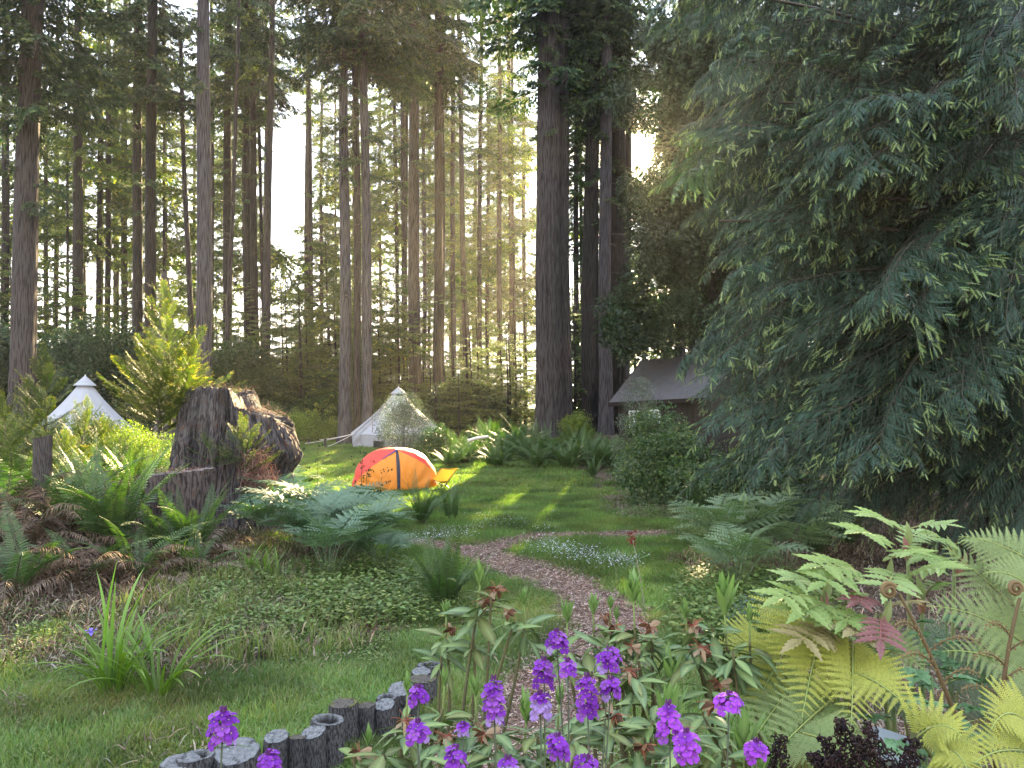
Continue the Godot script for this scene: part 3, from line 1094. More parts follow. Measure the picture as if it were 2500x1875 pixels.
# ---------------------------------------------------------------- the redwoods on the right, close by
func make_near_redwoods() -> void:
	var foot := on_ground(P(2455, 900, 13.0).x, -13.0)
	var t := thing("redwood_tree", "near redwood with long drooping dark green sprays filling the right side", "tree", foot)
	var pts := PackedVector3Array()
	for i in 26:
		pts.append(Vector3(-0.02 * i * 0.2, i * 0.62 - 0.15, 0))
	part("trunk", trunk(pts, taper(0.36, 0.16, 25), 24, 0.12, 0.35, 12, M.bark), t)
	rng.seed = 4242
	var n := 0
	for row in 23:
		for col in 18:
			var py := -120.0 + row * 64.0 + rf(-60, 60)
			var px := 1590.0 + col * 72.0 + rf(-60, 60)
			var edge := 1690.0 + 40.0 * sin(py * 0.011) - 75.0 * smooth(330.0, 60.0, py) + (60.0 if py > 930 else 0.0) + maxf(0.0, (py - 1080.0) * 1.1)
			if px < edge or py > 1225 + (75 if px > 2100 else 0) or (px > 2560 and rng.randf() < 0.45):
				continue
			# the outline of a crown: long limbs at mid height reach closest to the camera
			var d := rf(8.6, 13.5) if px > 1900 else rf(9.5, 13.0)
			var end := P(px, py, d) - foot
			var flat := Vector3(end.x, 0, end.z)
			var reach := clampf(flat.length(), 0.9, 5.4)
			var root := Vector3(0, end.y + reach * rf(0.06, 0.42), 0)
			if reach > 3.4:
				root += flat * (1.0 - 3.6 / reach) # only its outer length carries needles
			var dir := end - root
			var s := dir.length() / 3.4
			part("branch", branches.near[n % 6], t, Transform3D(basis_along(dir + Vector3(0, dir.length() * 0.14, 0)).rotated(dir.normalized(), rf(-0.9, 0.9)) * Basis.from_scale(Vector3(s, clampf(s * 1.1, 0.7, 1.1) * rf(0.7, 1.2), clampf(s * 1.1, 0.75, 1.15) * rf(0.7, 1.1))), root))
			n += 1
	# limbs that carry the outer sprays
	var limbs := Shape.new()
	for k in 26:
		var end := P(rf(1740, 2450), rf(-50, 1080), rf(9.5, 13.0)) - foot
		var root := Vector3(0, end.y + rf(0.1, 0.6), 0)
		limbs.tube(curve(root, root.lerp(end, 0.5) + Vector3(0, 0.35, 0), end, 8), taper(0.05, 0.014, 8), 5, WOOD, WOOD)
	part("limb", limbs.mesh(M.stalk), t)
	# a second one behind it, which closes the gap towards the cabin
	var foot2 := on_ground(P(2120, 900, 18.0).x, -18.0)
	var t2 := thing("redwood_tree", "second redwood with drooping sprays behind the near one, right of the cabin", "tree", foot2)
	var pts2 := PackedVector3Array()
	for i in 22:
		pts2.append(Vector3(0, i * 0.8 - 0.15, 0))
	part("trunk", trunk(pts2, taper(0.42, 0.2, 21), 20, 0.12, 0.35, 19, M.bark_dark), t2)
	for k in 200:
		var py := rf(-100, 1190)
		var edge := 1680.0 + 30.0 * sin(py * 0.02) + (50.0 if py > 900 else 0.0)
		var px := rf(edge, 2560)
		var end := P(px, py, rf(14.5, 18.5)) - foot2
		var flat := Vector3(end.x, 0, end.z)
		var reach := clampf(flat.length(), 1.0, 6.0)
		var root := Vector3(0, end.y + reach * 0.15, 0)
		if reach > 3.4:
			root += flat * (1.0 - 3.6 / reach)
		var dir := end - root
		var s := dir.length() / 3.4
		part("branch", branches.near[k % 6], t2, Transform3D(basis_along(dir + Vector3(0, dir.length() * 0.14, 0)).rotated(dir.normalized(), rf(-0.35, 0.35)) * Basis.from_scale(Vector3(s, clampf(s * 1.1, 0.8, 1.2), clampf(s * 1.1, 0.8, 1.25))), root))


# ---------------------------------------------------------------- ground and path
const PATH := [Vector2(-2.9, 12.75), Vector2(-1.67, 12.5), Vector2(-0.62, 11.7), Vector2(0.27, 10.3), Vector2(0.95, 8.9), Vector2(0.95, 7.6), Vector2(0.51, 6.4), Vector2(0.15, 5.4), Vector2(0.0, 4.7), Vector2(-0.1, 3.9)]
const SIDE_PATH := [Vector2(-0.5, 11.9), Vector2(0.28, 12.9), Vector2(1.8, 13.4), Vector2(4.25, 13.3), Vector2(5.6, 13.0)]
const LITTER := [Vector2(-14, 5.4), Vector2(-4.5, 6.5), Vector2(-2.75, 6.3), Vector2(-1.56, 6.8), Vector2(-1.13, 7.3), Vector2(-1.15, 8.2), Vector2(-2.1, 10.2), Vector2(-2.95, 12.1), Vector2(-3.9, 14), Vector2(-5.5, 16.5), Vector2(-9, 19), Vector2(-17, 20)]


func to_line(p: Vector2, line: Array) -> float:
	var best := 1e9
	for i in line.size() - 1:
		best = minf(best, p.distance_to(Geometry2D.get_closest_point_to_segment(p, line[i], line[i + 1])))
	return best


# how far inside the path (metres, negative outside), with a ragged edge
func in_path(x: float, d: float) -> float:
	var p := Vector2(x, d)
	var rag := 0.07 * wobble.get_noise_2d(x * 2.5, d * 2.5) + 0.05 * wobble.get_noise_2d(x * 8.0, d * 8.0)
	var wide := 0.44 - 0.07 * smooth(10.5, 13.0, d)
	return maxf(wide - to_line(p, PATH), 0.27 - to_line(p, SIDE_PATH)) + rag


var litter_poly := PackedVector2Array(LITTER)

func zone(x: float, d: float) -> int:   # 0 lawn, 1 path, 2 litter bank, 3 forest floor
	if d < 16.0 and in_path(x, d) > 0.0:
		return 1
	var w := 0.35 * wobble.get_noise_2d(x * 0.9, d * 0.9)
	if Geometry2D.is_point_in_polygon(Vector2(x + w, d + w), litter_poly):
		return 2
	if d > 37.0 + w * 3.0 or x < -14.0 or x > 9.0:
		return 3
	if (d > 15.2 and x > 2.1 + w) or (d <= 15.2 and d > 11.0 and x > 4.2 + w) or (d <= 11.0 and x > 2.2 + w):
		return 3
	return 0


func make_ground() -> void:
	var lawn := Color(0.06, 0.085, 0.022)
	var bank := Color(0.07, 0.055, 0.032)
	var floor_col := Color(0.075, 0.052, 0.033)
	var ds := PackedFloat32Array()
	var d := -8.0
	while d < 42.0:
		ds.append(d)
		d += 0.22
	while d < 480.0:
		ds.append(d)
		d *= 1.09
	var xs := PackedFloat32Array()
	for i in 181:
		var s := (i - 90) / 90.0
		xs.append(s * 13.0 + 420.0 * pow(absf(s), 7.0) * signf(s))
	var rows: Array = []
	var cols: Array = []
	for dd in ds:
		var row := PackedVector3Array()
		var col := PackedColorArray()
		for x in xs:
			row.append(Vector3(x, ground(x, -dd), -dd))
			var z := zone(x, dd)
			var g := lawn
			if z == 1: g = Color(0.12, 0.08, 0.055)
			elif z == 2: g = bank
			elif z == 3: g = floor_col
			col.append(g * (1.0 + 0.25 * wobble.get_noise_2d(x * 0.8 + 40, dd * 0.8)))
		rows.append(row)
		cols.append(col)
	var m := lone("ground", sheet(rows, M.soil, true, [], cols))
	m.set_meta("kind", "structure")
	m.set_meta("label", "ground of the clearing with lawn, litter and forest floor")


func make_path() -> void:
	# the bed of the path: a low sheet over the ground
	var node := Node3D.new()
	node.name = "path"
	node.set_meta("kind", "structure")
	node.set_meta("label", "bark chip path winding through the lawn")
	add_child(node)
	for line in [[PATH, 0.40], [SIDE_PATH, 0.23]]:
		var pts: Array = line[0]
		var c := Curve2D.new()
		for i in pts.size():
			var tng: Vector2 = (pts[mini(i + 1, pts.size() - 1)] - pts[maxi(i - 1, 0)]) / 6.0
			c.add_point(pts[i], -tng, tng)
		var l := c.get_baked_length()
		var rows: Array = []
		for i in 61:
			var p := c.sample_baked(l * i / 60.0)
			var q := c.sample_baked(minf(l, l * i / 60.0 + 0.05))
			var o := c.sample_baked(maxf(0.0, l * i / 60.0 - 0.05))
			var side := (q - o).normalized().orthogonal()
			var row := PackedVector3Array()
			for j in 9:
				var s := j / 4.0 - 1.0
				var w: float = line[1] * (1.0 + 0.12 * wobble.get_noise_2d(i * 0.5, j * 3.0 + line[1]))
				var e := p + side * s * w
				row.append(Vector3(e.x, ground(e.x, -e.y) + 0.012 * (1.0 - s * s) + (0.004 if line[1] > 0.4 else 0.009), -e.y))
			rows.append(row)
		part("path_bed", sheet(rows, M.chip_bed, true), node)
	# chips
	var kinds: Array = []
	for k in 3:
		rng.seed = 700 + k
		var o := Shape.new()
		for i in 84:
			var a := rf(0, TAU)
			var r := 0.26 * sqrt(rng.randf())
			var l := rf(0.007, 0.03)
			var w := rf(0.0025, 0.007)
			var cc: Color = [Color(0.22, 0.15, 0.115), Color(0.28, 0.20, 0.155), Color(0.15, 0.095, 0.07), Color(0.38, 0.30, 0.24), Color(0.10, 0.064, 0.048)][rng.randi() % 5]
			var b := Basis(Vector3.UP, rf(0, TAU)) * Basis(Vector3.FORWARD, rf(-0.35, 0.35)) * Basis(Vector3.RIGHT, rf(-0.5, 0.5))
			var p := Vector3(cos(a) * r, rf(0.004, 0.018), sin(a) * r)
			var x := b * Vector3(l, 0, 0)
			var z := b * Vector3(0, 0, w)
			var y := b * Vector3(0, w * 0.5, 0)
			o.quad(p - x - z * 0.5, p - x * 0.9 + z * 0.6 + y, p + x + z * 0.5 + y * 0.6, p + x * 0.85 - z * 0.7, shade(cc, 0.2))
			o.quad(p - x - z * 0.5 - y, p - x - z * 0.5, p + x * 0.85 - z * 0.7, p + x * 0.85 - z * 0.7 - y, shade(cc, 0.2))
		kinds.append(o.mesh(M.dead))
	rng.seed = 720
	var places: Array = []
	var tints: Array = []
	for i in 5200:
		var x := rf(-3.3, 5.6)
		var d := rf(3.9, 13.8)
		if in_path(x, d) > -0.1 * rng.randf() * rng.randf():
			places.append(Transform3D(Basis(Vector3.UP, rf(0, TAU)), Vector3(x, ground(x, -d) + 0.014, -d)))
			tints.append(tint(0.25))
	for k in 3:
		var p: Array = []
		var t: Array = []
		for i in range(k, places.size(), 3):
			p.append(places[i])
			t.append(tints[i])
		many("bark_chips", kinds[k], p, t, node)


# ---------------------------------------------------------------- cabin
func make_cabin() -> void:
	rng.seed = 61
	# local axes: x along the eave, z towards the camera, y up; the near right corner stands closest
	var corner := P(1516, 1060, 30.5)
	var ground_y := ground(corner.x, corner.z) - 0.1
	var turn := deg_to_rad(-40.0)
	var t := thing("cabin", "small dark board cabin with a grey shingle roof, half hidden by shrubs", "cabin", Vector3(corner.x, ground_y, corner.z), turn)
	t.rotation.z = deg_to_rad(2.2)
	var w := 3.9
	var deep := 4.9
	var eave := P(1512, 972, 30.3).y - ground_y
	var rise := 1.62
	var boards := 17
	for side in [0, 1, 2]:
		var n: int = boards if side == 0 else 16
		for k in n:
			var bw := (w if side == 0 else deep) / n
			var s := Shape.new()
			var h := eave
			var x := (k + 0.5) * bw
			if side > 0:
				h = eave + rise * (1.0 - absf((k + 0.5) / n * 2.0 - 1.0)) - 0.08
			s.box(Vector3(0, h * 0.5, 0), Vector3(bw - 0.012, h, 0.03 + rf(0, 0.012)), Basis.IDENTITY, shade(Color(1, 1, 1), 0.22))
			var at := Transform3D(Basis.IDENTITY, Vector3(x, 0, 0))
			if side == 1:
				at = Transform3D(Basis(Vector3.UP, PI / 2), Vector3(w, 0, -x))
			elif side == 2:
				at = Transform3D(Basis(Vector3.UP, PI / 2), Vector3(0, 0, -x))
			if side == 0 and (k in [2, 3] or k in [6, 7]):
				# below and above the windows only
				s = Shape.new()
				s.box(Vector3(0, 0.45, 0), Vector3(bw - 0.012, 0.9, 0.035), Basis.IDENTITY, shade(Color(1, 1, 1), 0.2))
				s.box(Vector3(0, (h + 1.85) * 0.5, 0), Vector3(bw - 0.012, h - 1.85, 0.035), Basis.IDENTITY, shade(Color(1, 1, 1), 0.2))
			part("board", s.mesh(M.cabin_wood), t, at)
	# back wall and floor close the room
	var shell := Shape.new()
	shell.box(Vector3(w * 0.5, eave * 0.5, -deep), Vector3(w, eave, 0.05), Basis.IDENTITY, Color(0.8, 0.8, 0.8))
	shell.box(Vector3(w * 0.5, 0.06, -deep * 0.5), Vector3(w - 0.1, 0.1, deep - 0.1), Basis.IDENTITY, Color(0.7, 0.7, 0.7))
	part("back_wall", shell.mesh(M.cabin_wood), t)
	for k in [2, 6]:
		var bw := w / boards
		var x0: float = k * bw
		var frame := Node3D.new()
		frame.name = "window"
		t.add_child(frame, true)
		var f := Shape.new()
		var white := Color(0.75, 0.75, 0.73)
		for e in [[x0 + 0.03, 1.375, 0.06, 0.95], [x0 + bw * 2 - 0.03, 1.375, 0.06, 0.95]]:
			f.box(Vector3(e[0], e[1], 0.03), Vector3(e[2], e[3], 0.05), Basis.IDENTITY, white)
		for y in [0.93, 1.82]:
			f.box(Vector3(x0 + bw, y, 0.032), Vector3(bw * 2 - 0.13, 0.06, 0.045), Basis.IDENTITY, white)
		f.box(Vector3(x0 + bw, 1.375, 0.028), Vector3(0.03, 0.82, 0.035), Basis.IDENTITY, white)
		part("window_frame", f.mesh(M.paint), frame)
		var g := Shape.new()
		g.box(Vector3(x0 + bw, 1.375, 0.005), Vector3(bw * 2 - 0.14, 0.82, 0.006), Basis.IDENTITY, Color.WHITE)
		part("pane", g.mesh(M.pane), frame)
		# a pale curtain drawn to one side
		var rows: Array = []
		for i in 5:
			var row := PackedVector3Array()
			for j in 15:
				row.append(Vector3(x0 + 0.06 + j * 0.012, 0.98 + 0.82 * i / 4.0, -0.06 + 0.015 * sin(j * 1.6)))
			rows.append(row)
		part("curtain", sheet(rows, M.canvas, true), frame)
	# roof: rafters' plane, courses of shingles, fascias
	var over := 0.28
	var half := deep * 0.5
	var slope := Vector3(0, rise, -half)
	var down := -slope.normalized()
	var eave_p := Vector3(0, eave, 0) + down * 0.34
	var len := slope.length() + 0.34
	var nrm := Vector3(0, half, rise).normalized()
	var deck := Shape.new()
	var pitch := atan2(rise, half)
	for s: float in [1.0, -1.0]:
		var b := Basis(Vector3.RIGHT, -pitch if s < 0 else pitch)
		var mid := Vector3(w * 0.5, eave + rise, -half) + Vector3(0, -rise, half * s).normalized() * len * 0.5
		deck.box(mid - Vector3(0, 0.03, 0), Vector3(w + over * 2, 0.045, len), b, Color(0.8, 0.7, 0.6))
	part("roof_deck", deck.mesh(M.cabin_wood), t)
	var sh := Shape.new()
	var courses := 13
	for s: float in [1.0, -1.0]:
		var dn := Vector3(0, -rise, half * s).normalized()
		var nn := Vector3(0, half, rise * s).normalized()
		for r in courses:
			var at_r := Vector3(0, eave + rise, -half) + dn * (len * (r + 0.5) / courses) + nn * 0.03
			var x := -over + (0.0 if r % 2 == 0 else -0.11)
			while x < w + over:
				var sw := rf(0.18, 0.27)
				var x1 := minf(x + sw, w + over)
				var x0 := maxf(x, -over)
				if x1 - x0 > 0.02:
					var b := Basis(Vector3.RIGHT, (pitch if s > 0 else -pitch) + 0.035 * s)
					sh.box(at_r + Vector3((x0 + x1) * 0.5, rf(0, 0.006), 0), Vector3(x1 - x0 - 0.006, 0.014, len / courses * 1.25), b, shade(Color(1, 1, 1), 0.10))
				x += sw
	var shingles := part("shingles", sh.mesh(M.shingle), t)
	shingles.set_meta("kind", "stuff")
	var fascia := Shape.new()
	fascia.box(eave_p + Vector3(w * 0.5, -0.05, 0.03), Vector3(w + over * 2 + 0.06, 0.17, 0.035), Basis.IDENTITY, Color(0.55, 0.5, 0.5))
	part("fascia", fascia.mesh(M.cabin_wood), t)
	for x: float in [-over - 0.02, w + over + 0.02]:
		for s: float in [1.0, -1.0]:
			var g := Shape.new()
			var mid := Vector3(x, eave + rise, -half) + Vector3(0, -rise, half * s).normalized() * len * 0.5
			g.box(mid - Vector3(0, 0.05, 0), Vector3(0.04, 0.16, len), Basis(Vector3.RIGHT, pitch if s > 0 else -pitch), Color(0.55, 0.5, 0.5))
			part("barge_board", g.mesh(M.cabin_wood), t)
	for x: float in [0.02, w - 0.02]:
		var c := Shape.new()
		c.box(Vector3(x, eave * 0.5, 0.035), Vector3(0.1, eave - 0.02, 0.05), Basis.IDENTITY, Color(1.2, 1.15, 1.1))
		part("corner_post", c.mesh(M.cabin_wood), t)


# ---------------------------------------------------------------- tents
func bell_tent(label: String, apex: Vector3, radius: float, wall: float, door_turn: float, o := {}) -> Node3D:
	rng.seed = int(apex.x * 10.0)
	var base := Vector3(apex.x, ground(apex.x, apex.z), apex.z)
	var h := apex.y - base.y
	var t := thing("bell_tent", label, "tent", base, door_turn)
	var rows: Array = []
	var n := 64
	for i in 13:
		var q := i / 12.0
		var row := PackedVector3Array()
		for j in n + 1:
			var a := TAU * (j % n) / n
			var seam := absf(sin(a * 6.0))
			# cloth hangs in between the guyed seams
			var r := radius * (1.0 - q) - 0.16 * sin(q * PI) - 0.05 * seam * (1.0 - q)
			var y := wall + (h - wall) * q - 0.05 * seam * (1.0 - q)
			row.append(Vector3(cos(a) * maxf(r, 0.012), y, sin(a) * maxf(r, 0.012)))
		rows.append(row)
	part("roof", sheet(rows, M.canvas), t)
	# the wall hangs in folds; the door's length is left open or curtained
	var wrows: Array = []
	for i in 7:
		var row := PackedVector3Array()
		for j in n * 2 + 1:
			var a := TAU * (j % (n * 2)) / (n * 2)
			var fold := 0.025 * sin(a * 34.0 + 2.0 * sin(a * 9.0)) * (1.0 - 0.5 * i / 6.0)
			var r := radius * 0.985 - 0.05 * absf(sin(a * 6.0)) + fold - 0.06 * (1.0 - i / 6.0)
			row.append(Vector3(cos(a) * r, (wall - 0.03) * i / 6.0 + 0.01, sin(a) * r))
		wrows.append(row)
	part("wall", sheet(wrows, M.canvas), t)
	# cap over the pole with its vents
	var crows: Array = []
	for i in 4:
		var row := PackedVector3Array()
		for j in 25:
			var a := TAU * (j % 24) / 24.0
			var q := i / 3.0
			var r := (0.36 * (1.0 - q) + 0.012)
			row.append(Vector3(cos(a) * r, h + 0.015 - (0.36 - r) * 0.0 - (1.0 - q) * 0.36 * (h - wall) / radius * 0.9, sin(a) * r))
		crows.append(row)
	part("cap", sheet(crows, M.canvas), t)
	var tip := Shape.new()
	tip.tube(PackedVector3Array([Vector3(0, h - 0.06, 0), Vector3(0, h + 0.05, 0)]), PackedFloat32Array([0.03, 0.015]), 8, Color(0.6, 0.58, 0.55), Color(0.6, 0.58, 0.55), true)
	part("pole_tip", tip.mesh(M.plain), t)
	if o.get("door", false):
		var q0 := 0.83
		for a in [-0.16, 0.22]:
			var v := Shape.new()
			var y := wall + (h - wall) * 0.80
			var r := radius * 0.2 - 0.05
			var c := Vector3(cos(a) * (r + 0.03), y, sin(a) * (r + 0.03))
			var sd := Vector3(-sin(a), 0, cos(a))
			var up := Vector3(-cos(a) * radius, h - wall, -sin(a) * radius).normalized()
			var last := c
			for k in 9:
				var g := PI * k / 8.0
				var e := c + sd * 0.075 * cos(g) + up * 0.1 * sin(g)
				if k > 0:
					v.tri(c, last, e, Color(0.02, 0.02, 0.02), Color(0.02, 0.02, 0.02), Color(0.02, 0.02, 0.02))
				last = e
			part("vent", v.mesh(M.plain), t)
	return t


func guy(t: Node3D, a: Vector3, b: Vector3, thick := 0.010) -> void:
	var s := Shape.new()
	s.tube(curve(a, (a + b) * 0.5 - Vector3(0, 0.06, 0), b, 6), taper(thick, thick, 6), 5, Color(0.6, 0.56, 0.5), Color(0.6, 0.56, 0.5))
	part("guy_rope", s.mesh(M.plain), t)


func make_bell_tents() -> void:
	# the middle one, with its awning drawn out to the left and a bush before it
	var apex := P(973, 945, 35.0)
	var t := bell_tent("white canvas bell tent behind the orange tent, a bush growing before it", apex, 2.15, 0.62, 0.0, {})
	var g0 := t.position
	var h := apex.y - g0.y
	# awning: from high on the left slope out to the left post, then down as a curtain
	var d := 34.0
	var top := P(925, 1000, 34.6) - g0
	var ridge := PackedVector3Array([P(938, 984, 34.4) - g0, P(915, 1012, 34.0) - g0, P(890, 1036, 33.7) - g0, P(862, 1060, 33.4) - g0])
	var foot_y := ground(g0.x - 1.8, g0.z + 1.6) - g0.y + 0.03
	var rows: Array = []
	for i in 9:
		var q := i / 8.0
		var row := PackedVector3Array()
		for j in 17:
			var s := j / 16.0
			var x := lerpf(P(862, 1060, 33.4).x, P(914, 1060, 33.4).x, s) - g0.x
			var edge_y: float = lerpf(ridge[3].y, ridge[1].y, s)
			var y := lerpf(foot_y, edge_y, q)
			var drape := 0.05 * sin(q * 9.0 + absf(s - 0.5) * 8.0) * sin(s * PI)
			row.append(Vector3(x, y - 0.12 * sin(s * PI) * q * 0.4, ridge[3].z + drape - 0.5 * s))
		rows.append(row)
	part("door_curtain", sheet(rows, M.canvas, true), t)
	var arows: Array = []
	for i in 2:
		var row := PackedVector3Array()
		for k in 4:
			row.append(ridge[k] + (Vector3.ZERO if i == 0 else Vector3(0.7, -0.25 + 0.05 * k, -1.4)))
		arows.append(row)
	part("awning", sheet(arows, M.canvas, true), t)
	var pole := Shape.new()
	var px := P(909, 1060, 33.2)
	pole.tube(PackedVector3Array([px - g0 + Vector3(0, foot_y - px.y + g0.y, 0), Vector3(px.x - g0.x, ridge[1].y, px.z - g0.z)]), taper(0.018, 0.018, 1), 6, Color(0.25, 0.2, 0.15), Color(0.25, 0.2, 0.15))
	part("door_pole", pole.mesh(M.plain), t)
	for a in [[862, 1060, 745, 1083], [862, 1060, 800, 1090], [866, 1058, 780, 1074]]:
		guy(t, P(a[0], a[1], 33.4) - g0, P(a[2], a[3], 33.2) - g0)
	for a: float in [-0.16, 0.3]:
		var v := Shape.new()
		var ang := PI * 0.5 - 0.25 - a
		var y := h - 0.40
		var r := 2.15 * 0.185
		var c := Vector3(cos(ang) * (r + 0.01), y, sin(ang) * (r + 0.01))
		var sd := Vector3(-sin(ang), 0, cos(ang))
		var last := c + sd * 0.07
		for k in 8:
			var gg := PI * (k + 1) / 8.0
			var e := c + sd * 0.07 * cos(gg) + Vector3(-cos(ang), 1.0, -sin(ang)).normalized() * 0.11 * sin(gg)
			v.tri(c, last, e, Color(0.02, 0.02, 0.02), Color(0.02, 0.02, 0.02), Color(0.02, 0.02, 0.02))
			last = e
		part("vent", v.mesh(M.plain), t)
	# dark crate by its door
	var crate := Shape.new()
	crate.box(Vector3(0, 0.16, 0), Vector3(0.4, 0.3, 0.3), Basis.IDENTITY, Color(0.02, 0.02, 0.022))
	crate.box(Vector3(0, 0.33, 0), Vector3(0.42, 0.05, 0.32), Basis.IDENTITY, Color(0.03, 0.03, 0.032))
	var cp := P(924, 1078, 33.0)
	tag(lone("crate", crate.mesh(M.plain), on_ground(cp.x, cp.z)), "small dark crate by the door of the middle white tent", "crate")
	# short dark posts on the grass to its left
	for s in [[794, 1075, 33.2, 0.3, "short dark post holding the guy ropes left of the white tent"], [754, 1073, 35.0, 0.18, "small stub of a post in the grass beyond the big stump"]]:
		var p := P(s[0], s[1], s[2])
		var o := Shape.new()
		o.tube(PackedVector3Array([Vector3(0, -0.1, 0), Vector3(0, s[3] * 0.6, 0), Vector3(0, s[3] + 0.12, 0)]), PackedFloat32Array([0.06, 0.058, 0.05]), 9, Color(0.05, 0.035, 0.03), Color(0.06, 0.045, 0.04), true)
		tag(lone("wooden_post", o.mesh(M.stalk), on_ground(p.x, p.z)), s[4], "post")
	bell_tent("white canvas bell tent rising behind the bushes at the left", P(208, 918, 27.0), 2.1, 0.6, 0.3, {})
	bell_tent("white tent tip showing just above the big stump", P(535, 938, 44.0), 2.1, 0.6, 0.2, {})


# ridge-poled dome: its orange wall climbs to a point at the front seam, red above it
func make_dome_tent() -> void:
	rng.seed = 71
	var c := P(965, 1190, 20.8)
	c.y = ground(c.x, c.z)
	var t := thing("dome_tent", "orange and red dome tent pitched on the sunny lawn", "tent", c)
	var ax := 1.13
	var bz := 0.95
	var hh := P(965, 1092, 20.8).y - c.y
	var seam := PI * 0.5 - 0.2   # the front pole: a little right of the middle
	var n := 96
	var lim := func(a: float) -> float:
		var off := wrapf(a - seam, -PI, PI)   # > 0 to the left
		if off > 0.0:
			return 0.80 - 0.74 * minf(1.0, off / 1.35) if off < 1.35 else 0.06
		return 0.80 - 0.46 * minf(1.0, -off / 1.1)
	var at := func(a: float, e: float) -> Vector3:
		var off := wrapf(a - seam, -PI, PI)
		var s := sin(e * PI * 0.5)
		var k := pow(cos(e * PI * 0.5), 0.78)
		var r := 1.0
		# cloth is tight between poles: a crease along the front pole, flats beside it
		r += 0.09 * exp(-absf(off) / 0.35) * (1.0 - e) - 0.05 * sin(minf(1.0, absf(off) / 1.5) * PI)
		var fan := 0.05 * pow(absf(sin(atan2(s * 1.2, off + 0.02) * 9.0 + 1.5 * sin(e * 5.0))), 4.0) * smooth(0.03, 0.2, absf(off)) * (1.0 - e)
		return Vector3(cos(a) * ax * k * (r + fan), pow(s, 0.94) * hh, sin(a) * bz * k * (r + fan))
	for band in [["wall", M.tent_orange], ["roof", M.tent_red]]:
		for hand: float in [1.0, -1.0]:
			var rows: Array = []
			for i in 15:
				var row := PackedVector3Array()
				for j in 49:
					var off := hand * lerpf(0.035, PI + (0.0 if hand > 0 else 0.0), j / 48.0)
					var a := seam + off
					var l: float = lim.call(a)
					var e := lerpf(0.0, l, i / 14.0) if band[0] == "wall" else lerpf(l, 0.985, i / 14.0)
					row.append(at.call(a, e))
				rows.append(row)
			part(band[0], sheet(rows, band[1], hand < 0), t)
	# the dark seam over the front pole, the pale strip over the ridge, the blue vent band
	var strip := func(e0: float, e1: float, w0: float, w1: float, lift: float) -> Array:
		var rows: Array = []
		for i in 13:
			var e := lerpf(e0, e1, i / 12.0)
			var row := PackedVector3Array()
			for j in 5:
				var off := lerpf(-1.0, 1.0, j / 4.0) * lerpf(w0, w1, i / 12.0)
				var p: Vector3 = at.call(seam + off, e)
				row.append(p * Vector3(1 + lift, 1 + lift * 0.5, 1 + lift) + Vector3(0, 0.0, 0.004))
			rows.append(row)
		return rows
	var dark := StandardMaterial3D.new()
	dark.albedo_color = Color(0.010, 0.006, 0.012).linear_to_srgb()
	dark.roughness = 0.7
	part("seam_band", sheet(strip.call(0.0, 0.80, 0.030, 0.060, 0.012), dark), t)
	var blue := StandardMaterial3D.new()
	blue.albedo_color = Color(0.012, 0.014, 0.10).linear_to_srgb()
	blue.roughness = 0.6
	var rows_b: Array = []
	for i in 3:
		var row := PackedVector3Array()
		for j in 13:
			var off := lerpf(-0.03, 0.5, j / 12.0)
			var e: float = lim.call(seam + off) + lerpf(-0.045, 0.02, i / 2.0) * (1.0 - 0.6 * j / 12.0)
			var p: Vector3 = at.call(seam + off, e)
			row.append(p * 1.016 + Vector3(0, 0, 0.006))
		rows_b.append(row)
	part("vent_band", sheet(rows_b, blue), t)
	var pale := StandardMaterial3D.new()
	pale.albedo_color = Color(0.75, 0.68, 0.6).linear_to_srgb()
	pale.roughness = 0.7
	part("ridge_strip", sheet(strip.call(0.80, 0.97, 0.06, 0.22, 0.012), pale), t)
	var hem := Shape.new()
	var ring := PackedVector3Array()
	for j in 61:
		var p: Vector3 = at.call(seam + TAU * j / 60.0, 0.0)
		ring.append(p + Vector3(0, 0.012, 0))
	hem.tube(ring, taper(0.014, 0.014, 60), 5, Color(0.02, 0.02, 0.03), Color(0.02, 0.02, 0.03))
	part("hem", hem.mesh(M.plain), t)
	for e in [Vector3(-1.0, 0.1, 0.3), Vector3(1.0, 0.1, 0.3)]:
		guy(t, Vector3(e.x * 0.95, 0.4, 0.3), Vector3(e.x * 1.45, 0.02, 0.6), 0.0025)


